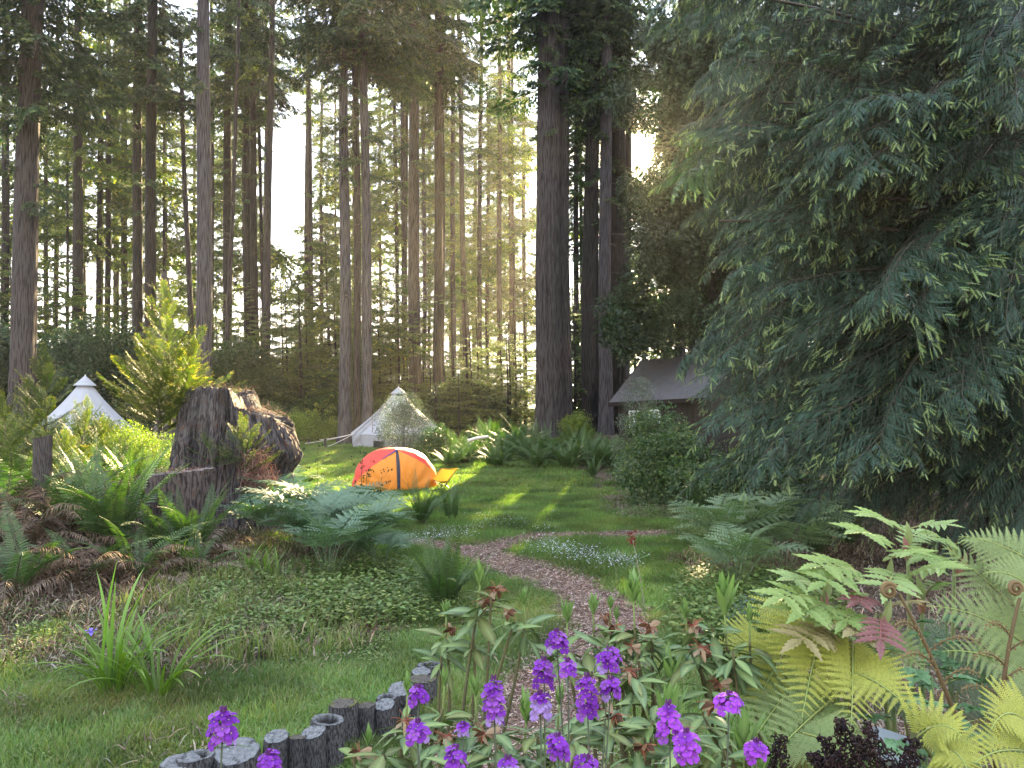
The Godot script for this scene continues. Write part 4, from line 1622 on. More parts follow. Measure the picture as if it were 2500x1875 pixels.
func make_camp_chair() -> void:
	var c := P(1088, 1190, 20.6)
	c.y = ground(c.x, c.z)
	var t := thing("camp_chair", "low yellow folding camp chair beside the orange tent", "chair", c, 0.0)
	var pr := func(x: float, y: float, z: float) -> Vector3:
		var p := P(x, y, 20.6) - c
		return p + Vector3(0, 0, z)
	# the sling: four corners held by the frame, hollow between them
	var bl: Vector3 = pr.call(1077, 1146, -0.24)
	var br: Vector3 = pr.call(1115, 1145, -0.20)
	var fl: Vector3 = pr.call(1058, 1168, 0.22)
	var fr: Vector3 = pr.call(1094, 1172, 0.26)
	var rows: Array = []
	for i in 13:
		var row := PackedVector3Array()
		for j in 13:
			var u := j / 12.0
			var v := i / 12.0
			var p := fl.lerp(fr, u).lerp(bl.lerp(br, u), v)
			var sag := sin(u * PI) * (0.09 * sin(v * PI * 0.9 + 0.2) + 0.02) + 0.10 * sin(v * PI) * (0.3 + 0.7 * sin(u * PI))
			row.append(p - Vector3(0, sag, 0))
		rows.append(row)
	part("seat", sheet(rows, M.tent_yellow, true), t)
	var rim := Shape.new()
	rim.tube(PackedVector3Array([fl, bl, br, fr, fl.lerp(fr, 0.5) - Vector3(0, 0.04, 0), fl]), taper(0.011, 0.011, 5), 6, Color(0.5, 0.22, 0.015), Color(0.5, 0.22, 0.015))
	part("binding", rim.mesh(M.plain), t)
	var hub_l: Vector3 = pr.call(1079, 1184, 0.0)
	var hub_r: Vector3 = pr.call(1089, 1184, 0.02)
	for k in [[fl, hub_l], [fr, hub_r], [bl, hub_l], [br, hub_r], [hub_l, hub_r]]:
		var s := Shape.new()
		s.tube(PackedVector3Array([k[0], k[1]]), taper(0.009, 0.009, 1), 6, Color(0.03, 0.03, 0.03), Color(0.03, 0.03, 0.03))
		part("frame_tube", s.mesh(M.frame_metal), t)
	for k in [[hub_l, Vector3(-0.20, 0.0, 0.2)], [hub_l, Vector3(-0.14, 0.0, -0.2)], [hub_r, Vector3(0.16, 0.0, 0.22)], [hub_r, Vector3(0.2, 0.0, -0.2)]]:
		var s := Shape.new()
		s.tube(PackedVector3Array([k[0], k[1]]), taper(0.009, 0.009, 1), 6, Color(0.03, 0.03, 0.03), Color(0.03, 0.03, 0.03))
		part("leg", s.mesh(M.frame_metal), t)
	for h in [hub_l, hub_r]:
		var s := Shape.new()
		s.box(h, Vector3(0.05, 0.045, 0.05), Basis.IDENTITY, Color(0.01, 0.01, 0.01))
		part("hub", s.mesh(M.plain), t)
	# a small pale bag tucked behind the tent's right end
	var bag := Shape.new()
	rng.seed = 3
	bag.tube(PackedVector3Array([Vector3(-0.02, 0.0, 0), Vector3(0, 0.12, 0), Vector3(0.01, 0.28, 0), Vector3(0.0, 0.38, 0)]), PackedFloat32Array([0.13, 0.15, 0.13, 0.05]), 10, Color(0.05, 0.045, 0.04), Color(0.5, 0.45, 0.35), true)
	var bp := P(1048, 1150, 22.3)
	tag(lone("bag", bag.mesh(M.plain), on_ground(bp.x, bp.z)), "small dark bag behind the right end of the orange tent", "bag")


func make_bench() -> void:
	var p := P(1480, 1122, 27.0)
	var t := thing("bench", "weathered grey plank bench half hidden by the fern bank", "bench", on_ground(p.x, p.z), deg_to_rad(6))
	rng.seed = 9
	var top := P(1475, 1113, 27.0).y - t.position.y
	for k in 3:
		var s := Shape.new()
		s.box(Vector3(0, top - 0.02, -0.13 + k * 0.125), Vector3(1.5, 0.045, 0.115), Basis.IDENTITY, shade(Color(1, 1, 1), 0.1))
		part("plank", s.mesh(M.bench_wood), t)
	var b := Shape.new()
	b.box(Vector3(0.1, top + 0.14, -0.26), Vector3(1.4, 0.12, 0.04), Basis.IDENTITY, Color(1, 1, 1))
	part("backrest", b.mesh(M.bench_wood), t)
	for x: float in [-0.55, 0.55]:
		var s := Shape.new()
		s.box(Vector3(x, (top - 0.05) * 0.5 - 0.05, -0.02), Vector3(0.09, top + 0.02, 0.3), Basis.IDENTITY, Color(0.7, 0.7, 0.7))
		part("leg", s.mesh(M.bench_wood), t)
	# a pale peeled pole lying in the ferns
	var a := P(1142, 1076, 27.0)
	var e := P(1192, 1066, 27.4)
	var o := Shape.new()
	o.tube(PackedVector3Array([Vector3.ZERO, (e - a) * 0.5 + Vector3(0, 0.03, 0), e - a]), PackedFloat32Array([0.05, 0.055, 0.045]), 8, Color(0.5, 0.46, 0.4), Color(0.5, 0.46, 0.4), true)
	tag(lone("log", o.mesh(M.stalk), a), "pale peeled pole lying across the fern bank", "log")


# ---------------------------------------------------------------- stumps and posts
func make_stumps() -> void:
	rng.seed = 81
	var f := FastNoiseLite.new()
	f.seed = 8
	f.frequency = 1.0
	f.fractal_octaves = 4
	var d := 13.0
	var mid := P(560, 1250, d)
	var base := Vector3(mid.x, ground(mid.x, mid.z) - 0.1, mid.z)
	var t := thing("stump", "huge weathered redwood stump with a stepped broken top", "stump", base)
	var k := 1875.0 / d
	var n := 210
	var rows: Array = []
	var uvs: Array = []
	var up_n := 46
	var scols: Array = []
	var top_of := func(x: float) -> float:   # height of the rim over the foot, by x from the middle
		var px := x * k
		var y := 948.0
		if px > 28: y = lerpf(948, 996, smooth(28, 52, px))
		if px > 52: y = lerpf(996, 1018, smooth(52, 125, px))
		if px > 125: y = lerpf(1018, 1062, smooth(125, 165, px))
		if px < -95: y = lerpf(948, 985, smooth(95, 125, -px))
		return P(560, y, d).y - base.y
	var rad := func(a: float, q: float) -> float:
		var cx := cos(a)
		var right := maxf(0.0, cx)
		var r := lerpf(lerpf(1.08, 0.76, q), 1.12, right)
		var flare := 0.55 * exp(-q * 5.5) * (0.55 + 0.6 * right + 0.35 * sin(a * 5.0 + 1.0))
		var waist := -0.10 * sin(clampf(q * 1.3, 0, 1) * PI) * right
		var bulge := 0.10 * exp(-pow((q - 0.78) / 0.14, 2.0)) * right
		return r * (1.0 + flare + waist + bulge - 0.06 * q)
	for i in up_n + 1:
		var q := i / float(up_n)
		var row := PackedVector3Array()
		var uv := PackedVector2Array()
		var scol := PackedColorArray()
		for j in n + 1:
			var a := TAU * (j % n) / n
			var r: float = rad.call(a, q)
			var hx: float = cos(a) * r
			var th: float = top_of.call(hx) + 0.05 * f.get_noise_2d(cos(a) * 9.0, sin(a) * 9.0)
			var y := th * q
			var groove := 0.06 * f.get_noise_3d(cos(a) * 5.0, y * 0.25, sin(a) * 5.0) + 0.05 * f.get_noise_3d(cos(a) * 18.0, y * 0.3, sin(a) * 18.0) + 0.035 * f.get_noise_3d(cos(a) * 9.0, y * 3.0, sin(a) * 9.0)
			var crack := -0.13 * smooth(0.10, 0.0, absf(f.get_noise_3d(cos(a) * 2.6 + 4.0, y * 0.16, sin(a) * 2.6))) - 0.06 * smooth(0.12, 0.0, absf(f.get_noise_3d(cos(a) * 7.0, y * 0.2 + 7.0, sin(a) * 7.0))) + 0.10 * roundf(2.5 * f.get_noise_3d(cos(a) * 1.8 + 9.0, y * 1.1, sin(a) * 1.8)) / 2.5
			r += (groove + crack) * (1.0 - 0.3 * q)
			if q > 0.97: r -= 0.02
			row.append(Vector3(cos(a) * r, y, sin(a) * r * 0.9))
			uv.append(Vector2(13.0 * j / n, y / 3.6))
			var band := f.get_noise_3d(cos(a) * 3.0, y * 0.5 + 3.0, sin(a) * 3.0)
			var fine := f.get_noise_3d(cos(a) * 22.0, y * 0.6, sin(a) * 22.0)
			var tone := clampf(0.85 + 1.1 * fine + 0.5 * band, 0.25, 1.7)
			scol.append(Color(tone * (1.0 + maxf(0.0, band) * 0.5), tone, tone * (1.0 - 0.15 * maxf(0.0, band))))
		rows.append(row)
		uvs.append(uv)
		scols.append(scol)
	# the broken top sinks towards the rotten heart
	for i in range(1, 8):
		var q := 1.0 - i / 7.0
		var row := PackedVector3Array()
		var uv := PackedVector2Array()
		for j in n + 1:
			var a := TAU * (j % n) / n
			var e: Vector3 = rows[up_n][j]
			var x := e.x * q
			var z := e.z * q
			var th: float = top_of.call(x) - 0.16 * (1.0 - q) + 0.09 * f.get_noise_2d(x * 3.0, z * 3.0) - 0.02
			row.append(Vector3(x, th if i > 1 else lerpf(e.y, th, 0.5), z))
			uv.append(Vector2(x * 1.2, z * 0.2))
		rows.append(row)
		uvs.append(uv)
		scols.append(scols[up_n])
	part("trunk", sheet(rows, M.old_wood, false, uvs, scols), t)
	# fallen needles and twigs on its ledges
	var lit := Shape.new()
	for i in 1500:
		var a := rf(0, TAU)
		var r := 0.95 * sqrt(rng.randf())
		var x := cos(a) * r
		if x < 0.1 and rng.randf() < 0.6:
			continue
		var z := sin(a) * r * 0.9
		var th: float = top_of.call(x) - 0.16 * (1.0 - clampf(r, 0, 1)) + 0.05
		var dir := Vector3(rf(-1, 1), rf(-0.25, 0.4), rf(-1, 1)).normalized()
		var l := rf(0.04, 0.14)
		var sd := dir.cross(Vector3.UP).normalized() * 0.006
		var p := Vector3(x, th + rf(0, 0.05), z)
		var cc := shade([Color(0.16, 0.07, 0.045), Color(0.10, 0.05, 0.035), Color(0.22, 0.13, 0.09)][rng.randi() % 3], 0.3)
		lit.tri(p - sd, p + dir * l, p + sd, cc, cc, cc)
	var lp := part("needle_litter", lit.mesh(M.dead), t)
	lp.set_meta("kind", "stuff")
	# a pocket of brown needles caught on its front
	var nest := Shape.new()
	for i in 800:
		var q := rng.randf()
		var p := P(620 + rf(-22, 42) * (0.5 + q), 1105 + q * 80, 11.85) - base + Vector3(rf(-0.1, 0.1), rf(-0.1, 0.1), rf(-0.12, 0.16))
		var dir := Vector3(rf(-1, 1), rf(-1.6, 0.2), rf(-0.5, 0.8)).normalized()
		var l := rf(0.05, 0.18)
		var sd := dir.cross(Vector3(0.2, 0.3, 1)).normalized() * 0.006
		var cc := shade([Color(0.15, 0.075, 0.05), Color(0.09, 0.05, 0.035), Color(0.20, 0.12, 0.085)][rng.randi() % 3], 0.3)
		nest.tri(p - sd, p + dir * l, p + sd, cc, cc, cc)
	var np := part("needle_litter", nest.mesh(M.dead), t)
	np.set_meta("kind", "stuff")

	# the low sawn stump before it
	var m2 := P(440, 1200, 10.8)
	var b2 := Vector3(m2.x, ground(m2.x, m2.z) - 0.1, m2.z)
	var t2 := thing("stump", "low flat-sawn stump in front of the huge one", "stump", b2)
	var h2 := P(440, 1152, 10.8).y - b2.y
	sawn(t2, 0.43, h2, 0.16, 82, M.red_wood, 0.12)
	var l2 := Shape.new()
	for i in 420:
		var a := rf(0, TAU)
		var r := 0.45 * sqrt(rng.randf())
		var p := Vector3(cos(a) * r, h2 + rf(0.0, 0.035), sin(a) * r)
		var dir := Vector3(rf(-1, 1), rf(-0.1, 0.3), rf(-1, 1)).normalized()
		var sd := dir.cross(Vector3.UP).normalized() * 0.007
		var cc := shade([Color(0.20, 0.10, 0.065), Color(0.12, 0.06, 0.04), Color(0.3, 0.2, 0.14)][rng.randi() % 3], 0.3)
		l2.tri(p - sd, p + dir * rf(0.05, 0.14), p + sd, cc, cc, cc)
	var lp2 := part("needle_litter", l2.mesh(M.dead), t2)
	lp2.set_meta("kind", "stuff")
	# the narrow stub at the left
	var m3 := P(103, 1150, 10.6)
	var b3 := Vector3(m3.x, ground(m3.x, m3.z) - 0.05, m3.z)
	var t3 := thing("stump", "narrow slanting stub of wood with a pale cut top in the ferns at the left", "stump", b3)
	sawn(t3, 0.115, P(103, 1068, 10.6).y - b3.y, 0.1, 83, M.old_wood, 0.35)
	# the tall grey snag behind the sapling
	var s0 := P(425, 940, 24.0)
	var sb := on_ground(s0.x, s0.z)
	var sn := thing("snag", "grey splintered snag rising behind the leafy stump sapling", "snag", sb)
	var sh := P(415, 655, 24.0).y - sb.y
	var pts := PackedVector3Array()
	var rr := PackedFloat32Array()
	for i in 21:
		var q := i / 20.0
		pts.append(Vector3(-0.35 * q, sh * q - 0.1, 0))
		rr.append(lerpf(0.62, 0.10, pow(q, 0.8)) * (1.0 if i < 20 else 0.3))
	part("trunk", trunk(pts, rr, 26, 0.35, 0.2, 84, M.old_wood, 0.7, 3.0), sn)


func sawn(t: Node3D, r: float, h: float, flute: float, seed_: int, mat: Material, slant: float) -> void:
	var f := FastNoiseLite.new()
	f.seed = seed_
	f.frequency = 1.0
	var rows: Array = []
	var uvs: Array = []
	var n := 56
	for i in 17:
		var q := i / 16.0
		var row := PackedVector3Array()
		var uv := PackedVector2Array()
		for j in n + 1:
			var a := TAU * (j % n) / n
			var rr := r * (1.0 + flute * (f.get_noise_3d(cos(a) * 2.5, q * 0.8, sin(a) * 2.5) + 0.6 * f.get_noise_3d(cos(a) * 8.0, q * 1.5, sin(a) * 8.0)) + 0.3 * exp(-q * 6.0))
			var top := h + slant * r * cos(a) * 0.8
			row.append(Vector3(cos(a) * rr, top * q, sin(a) * rr))
			uv.append(Vector2(4.0 * j / n, top * q / 3.0))
		rows.append(row)
		uvs.append(uv)
	part("log", sheet(rows, mat, false, uvs), t)
	var crow: Array = []
	var cuv: Array = []
	var ccol: Array = []
	for i in 6:
		var q := 1.0 - i / 5.0
		var row := PackedVector3Array()
		var uv := PackedVector2Array()
		var col := PackedColorArray()
		for j in n + 1:
			var e: Vector3 = rows[16][j]
			row.append(Vector3(e.x * q, h + (e.y - h) * q + 0.004 + 0.01 * f.get_noise_2d(e.x * q * 20.0, e.z * q * 20.0), e.z * q))
			uv.append(Vector2(e.x * q, e.z * q) * 2.0)
			col.append(Color(0.20, 0.16, 0.145) * (0.8 + 0.5 * absf(f.get_noise_1d(q * 14.0))))
		crow.append(row)
		cuv.append(uv)
		ccol.append(col)
	part("cut_top", sheet(crow, M.cut_wood, false, cuv, ccol), t)


# the row of short upright logs that edges the lawn
func make_post_edging() -> void:
	var words := [
		"pale-topped log post cut off by the lower edge of the picture",
		"wide grey log post second from the lower end of the edging",
		"log post with a slanting pale top behind the near flower head",
		"tall narrow log post with a tipped grey top, fourth in the edging",
		"thin log post squeezed between two taller ones low in the edging",
		"tall log post with a white slanting top beside a dark hollow one",
		"dark log post with a wide hollow top, tallest of the lower edging",
		"squat mossy-topped log post in the middle of the edging",
		"small grey log post behind the mossy-topped one",
		"low grey log post right of the middle of the edging",
		"dark hollow ring of a log post behind two low grey ones",
		"log post with a pale flat top above the hollow ring",
		"broad brown-topped log post near the upper end of the edging",
		"small round log post between two wide ones at the upper end",
		"grey hollow log post at the very end of the edging",
		"low log post at the foot of the brown-topped one"]
	# pixel x, y of the top's middle, width in pixels, depth, kind of top (0 flat pale, 1 hollow, 2 brown)
	var spots := [
		[440, 1862, 95, 4.34, 0], [478, 1846, 92, 4.39, 1], [578, 1834, 110, 4.45, 0], [675, 1798, 62, 4.56, 0], [727, 1800, 44, 4.58, 2], [765, 1787, 60, 4.63, 0],
		[800, 1757, 82, 4.77, 1], [840, 1717, 74, 5.10, 2], [893, 1722, 48, 5.15, 2], [940, 1720, 52, 5.19, 0], [945, 1702, 54, 5.32, 1], [978, 1682, 66, 5.45, 0],
		[1031, 1658, 74, 5.69, 2], [1028, 1640, 50, 5.95, 0], [1050, 1622, 66, 6.20, 1], [1005, 1712, 40, 5.4, 2]]
	for i in spots.size():
		var s: Array = spots[i]
		rng.seed = 1000 + i
		var top := P(s[0], s[1], s[3])
		var base := Vector3(top.x, ground(top.x, top.z) - 0.06, top.z)
		var t := thing("log_post", words[i], "post", base, 0.0, "short log posts edging the lawn")
		var r: float = s[2] / 1875.0 * s[3] * 0.5
		var h := maxf(0.12, top.y - base.y)
		var f := FastNoiseLite.new()
		f.seed = 50 + i
		f.frequency = 1.0
		f.fractal_octaves = 3
		var slant_a := rf(0, TAU)
		var slant := rf(0.02, 0.10) if s[4] != 0 else rf(0.05, 0.25)
		if s[4] == 0: slant_a = rf(0.8, 2.2)
		var rows: Array = []
		var uvs: Array = []
		var n := 44
		for k in 13:
			var q := k / 12.0
			var row := PackedVector3Array()
			var uv := PackedVector2Array()
			for j in n + 1:
				var a := TAU * (j % n) / n
				var nn := f.get_noise_3d(cos(a) * 2.0, q * 0.5, sin(a) * 2.0) * 0.10 + f.get_noise_3d(cos(a) * 9.0, q * 0.8, sin(a) * 9.0) * 0.05
				var rr := r * (1.0 + nn - 0.03 * q) * (0.96 if k == 12 else 1.0)
				var hh := h - slant * r * cos(a - slant_a)
				row.append(Vector3(cos(a) * rr, hh * q, sin(a) * rr))
				uv.append(Vector2(float(j) / n, hh * q / 0.9 + i * 0.3))
			rows.append(row)
			uvs.append(uv)
		part("log", sheet(rows, M.post_wood, false, uvs), t)
		var crow: Array = []
		var cuv: Array = []
		var ccol: Array = []
		for k in 11:
			var q := 1.0 - k / 10.0
			var row := PackedVector3Array()
			var uv := PackedVector2Array()
			var col := PackedColorArray()
			for j in n + 1:
				var e: Vector3 = rows[12][j]
				var dip := 0.0
				if s[4] == 1:
					dip = -0.045 * (1.0 - smooth(0.55, 0.72, q + 0.06 * f.get_noise_2d(e.x * 9.0, e.z * 9.0)))
				var y := h + (e.y - h) * q + 0.003 + dip + 0.006 * f.get_noise_2d(e.x * q * 60.0, e.z * q * 60.0)
				row.append(Vector3(e.x * q, y, e.z * q))
				uv.append(Vector2(e.x * q, e.z * q) * 4.0)
				var ring := 0.75 + 0.3 * absf(sin(q * 22.0)) + 0.5 * f.get_noise_2d(e.x * q * 30.0, e.z * q * 30.0)
				var base_c := [Color(0.17, 0.165, 0.16), Color(0.14, 0.135, 0.13), Color(0.10, 0.083, 0.066)][s[4]] as Color
				if s[4] == 1 and q < 0.66: base_c = Color(0.03, 0.026, 0.024)
				if s[4] == 2 and q > 0.7 and f.get_noise_2d(e.x * 6.0, e.z * 6.0) > 0.0: base_c = Color(0.10, 0.10, 0.03)
				var split := absf(fposmod(TAU * j / n * 1.0 + i * 1.7 + 0.15 * sin(q * 9.0), TAU / 3.0) - 0.5)
				if split < 0.075 and q > 0.25 + 0.3 * fposmod(i * 0.37, 1.0): ring *= 0.25
				col.append(base_c * ring)
			crow.append(row)
			cuv.append(uv)
			ccol.append(col)
		part("cut_top", sheet(crow, M.cut_wood, false, cuv, ccol), t)


# ---------------------------------------------------------------- saplings on and around the stump
func sapling(label: String, where: Vector3, h: float, n: int, reach: float, lean: float, tone: Color, o := {}) -> Node3D:
	rng.seed = int(where.x * 77.0 + h * 19.0) + 500
	var t := thing("redwood_sapling", label, "sapling", where, 0.0, o.get("group", ""))
	var pts := PackedVector3Array()
	for i in 9:
		var q := i / 8.0
		pts.append(Vector3(lean * h * q * q, h * q - 0.04, 0.0))
	var s := Shape.new()
	s.tube(pts, taper(0.012 + h * 0.008, 0.004, 8), 6, WOOD, Color(0.10, 0.10, 0.04))
	part("stem", s.mesh(M.stalk), t)
	var places: Array = []
	var tints: Array = []
	for k in n:
		var q := pow((k + rng.randf()) / n, 0.9)
		var a := k * 2.4 + rf(-0.4, 0.4)
		var at := pts[mini(int(q * 8.0), 7)].lerp(pts[mini(int(q * 8.0) + 1, 8)], fposmod(q * 8.0, 1.0))
		var rise: float = lerpf(o.get("rise", 0.35), 1.6, q * q)
		var dir := Vector3(cos(a), rise * rf(0.7, 1.3), sin(a)).normalized()
		var l := reach * (1.0 - 0.72 * q) * rf(0.75, 1.2)
		places.append(Transform3D(basis_along(dir).rotated(dir, rf(-0.5, 0.5)).scaled(Vector3.ONE * l), at))
		tints.append(tint(0.15) * tone)
	places.append(Transform3D(basis_along(Vector3(lean, 1, 0.02), Vector3(0, 0, 1)).scaled(Vector3.ONE * reach * 0.45), pts[7]))
	tints.append(tone)
	for k in places.size():
		var b := part("branch", branches.shoot[k % 5], t, places[k])
		b.set_meta("tone", k)
	return t


func make_saplings() -> void:
	var p := P(415, 1040, 13.0)
	sapling("bright yellow-green redwood sapling growing from the left side of the huge stump", p, P(395, 720, 13.0).y - p.y, 62, 1.15, -0.05, Color(1, 1, 1), {"rise": 0.55})
	sapling("second leafy stem of the stump sapling, leaning left", p + Vector3(-0.1, -0.05, 0.1), 1.35, 40, 0.95, -0.28, Color(1, 1, 1), {"rise": 0.5})
	sapling("third leafy stem of the stump sapling, leaning right over the stump", p + Vector3(0.12, 0.1, 0.0), 1.2, 36, 0.85, 0.22, Color(1, 1, 1), {"rise": 0.6})
	sapling("low side growth of the stump sapling facing the camera", p + Vector3(-0.05, -0.1, 0.3), 0.8, 34, 0.8, -0.05, Color(1, 1, 1), {"rise": 0.5})
	var q := P(600, 1150, 11.75)
	sapling("small feathery redwood shoot sprouting from the front of the huge stump", q, P(560, 1035, 11.75).y - q.y, 30, 0.62, -0.1, Color(1, 1, 1), {"rise": 0.45})
	var q2 := P(520, 1135, 11.9)
	sapling("thin drooping shoot left of the feathery one on the stump", q2, 0.35, 16, 0.55, -0.3, Color(1, 1, 1), {"rise": 0.2})
	var l := G(115, 1250)
	for s in [[115, 890, 15.0, 1.35, 0.0, "pointed sunlit redwood sapling in front of the left white tent"], [30, 985, 14.6, 1.1, -0.1, "sunlit sapling at the left edge beside the pointed one"],
			[185, 1000, 14.8, 1.1, 0.12, "bushy sunlit sapling between pointed sapling and fern tips"], [75, 960, 15.6, 1.1, -0.05, "sunlit sapling behind the narrow slanting stub"],
			[225, 1040, 15.2, 1.0, 0.15, "yellow-lit low sapling in front of the left white tent's skirt"], [150, 1080, 13.6, 0.95, 0.05, "lowest yellow-lit sapling beside the slanting stub"]]:
		var top := P(s[0], s[1], s[2])
		var foot := on_ground(top.x, top.z)
		sapling(s[5], foot, top.y - foot.y, 46, s[3], s[4], Color(1, 1, 1), {"rise": 0.35})


# ---------------------------------------------------------------- bushes of the middle distance
func make_mid_shrubs() -> void:
	var rose: Array = []
	var bramble: Array = []
	var bright: Array = []
	for k in 3:
		rose.append(leaf_clump(660 + k, 1.0, 150, 0.17, 0.05, Color(0.07, 0.09, 0.06), Color(0.16, 0.14, 0.10), M.soft_leaf, 0.25))
		bramble.append(leaf_clump(670 + k, 1.0, 150, 0.25, 0.08, Color(0.045, 0.078, 0.026), Color(0.12, 0.155, 0.045), M.soft_leaf, 0.25))
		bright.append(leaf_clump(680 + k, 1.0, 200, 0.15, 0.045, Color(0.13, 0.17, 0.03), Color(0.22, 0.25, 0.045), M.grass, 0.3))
	clumps.rose = rose
	clumps.bramble = bramble
	clumps.bright = bright
	bush("rose_bush", "airy grey-green bush growing in front of the middle white tent", "bush", on_ground(P(985, 1100, 31).x, -31.0), Vector3(1.15, 2.15, 0.9), rose, 120, 0.30, {"stem": 0.8, "low": 0.9})
	bush("leafy_bush", "leafy bush at the right foot of the airy one by the white tent", "bush", on_ground(P(1070, 1110, 29.5).x, -29.5), Vector3(0.9, 0.9, 0.7), bramble, 46, 0.32)
	bush("bramble", "tall straggling bush before the cabin window, pale-leaved at its top", "bush", on_ground(P(1600, 1150, 22).x, -22.0), Vector3(1.3, 2.0, 1.1), bramble, 75, 0.27, {"low": 1.0, "stem": 0.7})
	bush("bramble", "dense green bush at the lawn's right edge below the cabin", "bush", on_ground(P(1650, 1200, 17.5).x, -17.5), Vector3(1.45, 1.4, 1.2), bramble, 125, 0.27, {"low": 0.75})
	bush("bramble", "thin twiggy bush with sprays reaching over the cabin's left eave", "bush", on_ground(P(1560, 1100, 25).x, -25.0), Vector3(0.85, 2.9, 0.7), rose, 70, 0.24, {"low": 1.0, "stem": 0.8})
	bush("bramble", "dark low bush under the drooping redwood sprays right of the lawn", "bush", on_ground(P(1830, 1230, 16).x, -16.0), Vector3(1.5, 1.0, 1.2), bramble, 110, 0.27)
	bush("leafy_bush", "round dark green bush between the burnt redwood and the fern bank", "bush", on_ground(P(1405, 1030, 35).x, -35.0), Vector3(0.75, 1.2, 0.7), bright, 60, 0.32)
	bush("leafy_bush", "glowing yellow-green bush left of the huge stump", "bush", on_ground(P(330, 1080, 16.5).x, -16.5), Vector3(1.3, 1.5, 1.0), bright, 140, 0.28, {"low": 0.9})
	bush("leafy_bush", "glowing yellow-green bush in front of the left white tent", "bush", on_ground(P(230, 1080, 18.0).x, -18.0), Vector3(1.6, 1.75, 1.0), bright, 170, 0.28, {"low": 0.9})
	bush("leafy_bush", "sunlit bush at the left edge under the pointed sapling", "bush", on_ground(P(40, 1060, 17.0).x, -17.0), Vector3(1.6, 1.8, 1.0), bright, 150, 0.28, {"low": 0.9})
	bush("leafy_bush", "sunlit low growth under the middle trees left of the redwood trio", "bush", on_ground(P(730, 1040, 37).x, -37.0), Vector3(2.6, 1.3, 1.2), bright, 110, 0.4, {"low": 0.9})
	bush("leafy_bush", "green undergrowth right of the big stump's shoulder, below the far trees", "bush", on_ground(P(640, 1040, 38).x, -38.0), Vector3(2.4, 1.6, 1.2), bramble, 110, 0.42, {"low": 0.9})


# ---------------------------------------------------------------- ferns
# a sword fern frond: pinnae like a comb on both sides of an arching rib
func sword_frond(s: int, l: float, a0: float, a1: float, pairs: int, pin: float, col: Color, col2: Color, dead := 0.0, curl := 0.0) -> Shape:
	rng.seed = s
	var o := Shape.new()
	var p := arch(l, a0, a1, 12)
	for i in p.size():
		p[i].z += 0.04 * l * sin(i * 0.35 + s)
	o.tube(p, taper(0.006 * l / 0.9, 0.0015, 12), 4, Color(0.11, 0.10, 0.04).lerp(col, 0.3), col)
	for k in pairs:
		var t := lerpf(0.14, 1.0, (k + 0.5) / pairs)
		var fi := t * 12.0
		var i := mini(int(fi), 11)
		var at := p[i].lerp(p[i + 1], fi - i)
		var along := (p[i + 1] - p[i]).normalized()
		var prof := minf(1.0, 0.55 + t * 1.6) * (1.0 - pow(t, 3.2)) + 0.05
		for hand: float in [-1.0, 1.0]:
			if dead > 0.0 and rng.randf() < dead * 0.25:
				continue
			var side := Vector3(0, 0, hand)
			var up := along.cross(side) * hand
			if up.y < 0.0: up = -up
			var dir := (side + along * (0.28 + 0.4 * t) + up * rf(-0.12, 0.1) - Vector3(0, dead * rf(0.1, 1.1), 0)).normalized()
			var pl := pin * prof * rf(0.88, 1.1)
			var w := pl * 0.06 + 0.003
			var c := shade(col.lerp(col2, t), 0.16)
			var q := at + dir * pl * 0.3
			var e := at + dir * pl + Vector3(0, -0.12 * pl - curl * pl * rf(0.0, 0.6), 0)
			var ws := along * w
			var r := at + dir * pl * 0.65 + Vector3(0, -0.03 * pl, 0)
			o.tri(at - ws * 0.6, q + ws, q - ws, c, c, c) if hand > 0 else o.tri(at - ws * 0.6, q - ws, q + ws, c, c, c)
			if hand > 0:
				o.tri(q - ws, q + ws, r + ws * 0.7, c, c, c)
				o.tri(q - ws, r + ws * 0.7, r - ws * 0.7, c, c, c)
				o.tri(r - ws * 0.7, r + ws * 0.7, e, c, c, c)
			else:
				o.tri(q + ws, q - ws, r + ws * 0.7, c, c, c)
				o.tri(r + ws * 0.7, q - ws, r - ws * 0.7, c, c, c)
				o.tri(r + ws * 0.7, r - ws * 0.7, e, c, c, c)
	return o


var fronds := {}

func make_frond_kinds() -> void:
	var g := Color(0.045, 0.078, 0.028)
	var g2 := Color(0.075, 0.11, 0.03)
	fronds.sword = []
	fronds.sword_up = []
	fronds.dead = []
	fronds.bright = []
	for k in 6:
		fronds.sword.append(sword_frond(1100 + k, 0.95, 0.15 + 0.05 * k, 1.25 + 0.12 * k, 36, 0.105, g, g2).mesh(M.fern))
		fronds.sword_up.append(sword_frond(1120 + k, 1.0, 0.05 + 0.03 * k, 0.55 + 0.08 * k, 38, 0.105, g, g2).mesh(M.fern))
		fronds.bright.append(sword_frond(1130 + k, 0.95, 0.08 + 0.04 * k, 0.7 + 0.14 * k, 36, 0.11, Color(0.075, 0.12, 0.03), Color(0.12, 0.16, 0.035)).mesh(M.fern))
		var br := [Color(0.085, 0.052, 0.036), Color(0.13, 0.09, 0.065), Color(0.055, 0.034, 0.025), Color(0.10, 0.075, 0.055), Color(0.19, 0.14, 0.105), Color(0.07, 0.043, 0.03)][k] as Color
		fronds.dead.append(sword_frond(1140 + k, 0.95, 0.35 + 0.1 * k, 1.95 + 0.12 * k, 32, 0.10, br, br * 1.15, 0.9, 0.8).mesh(M.dead))


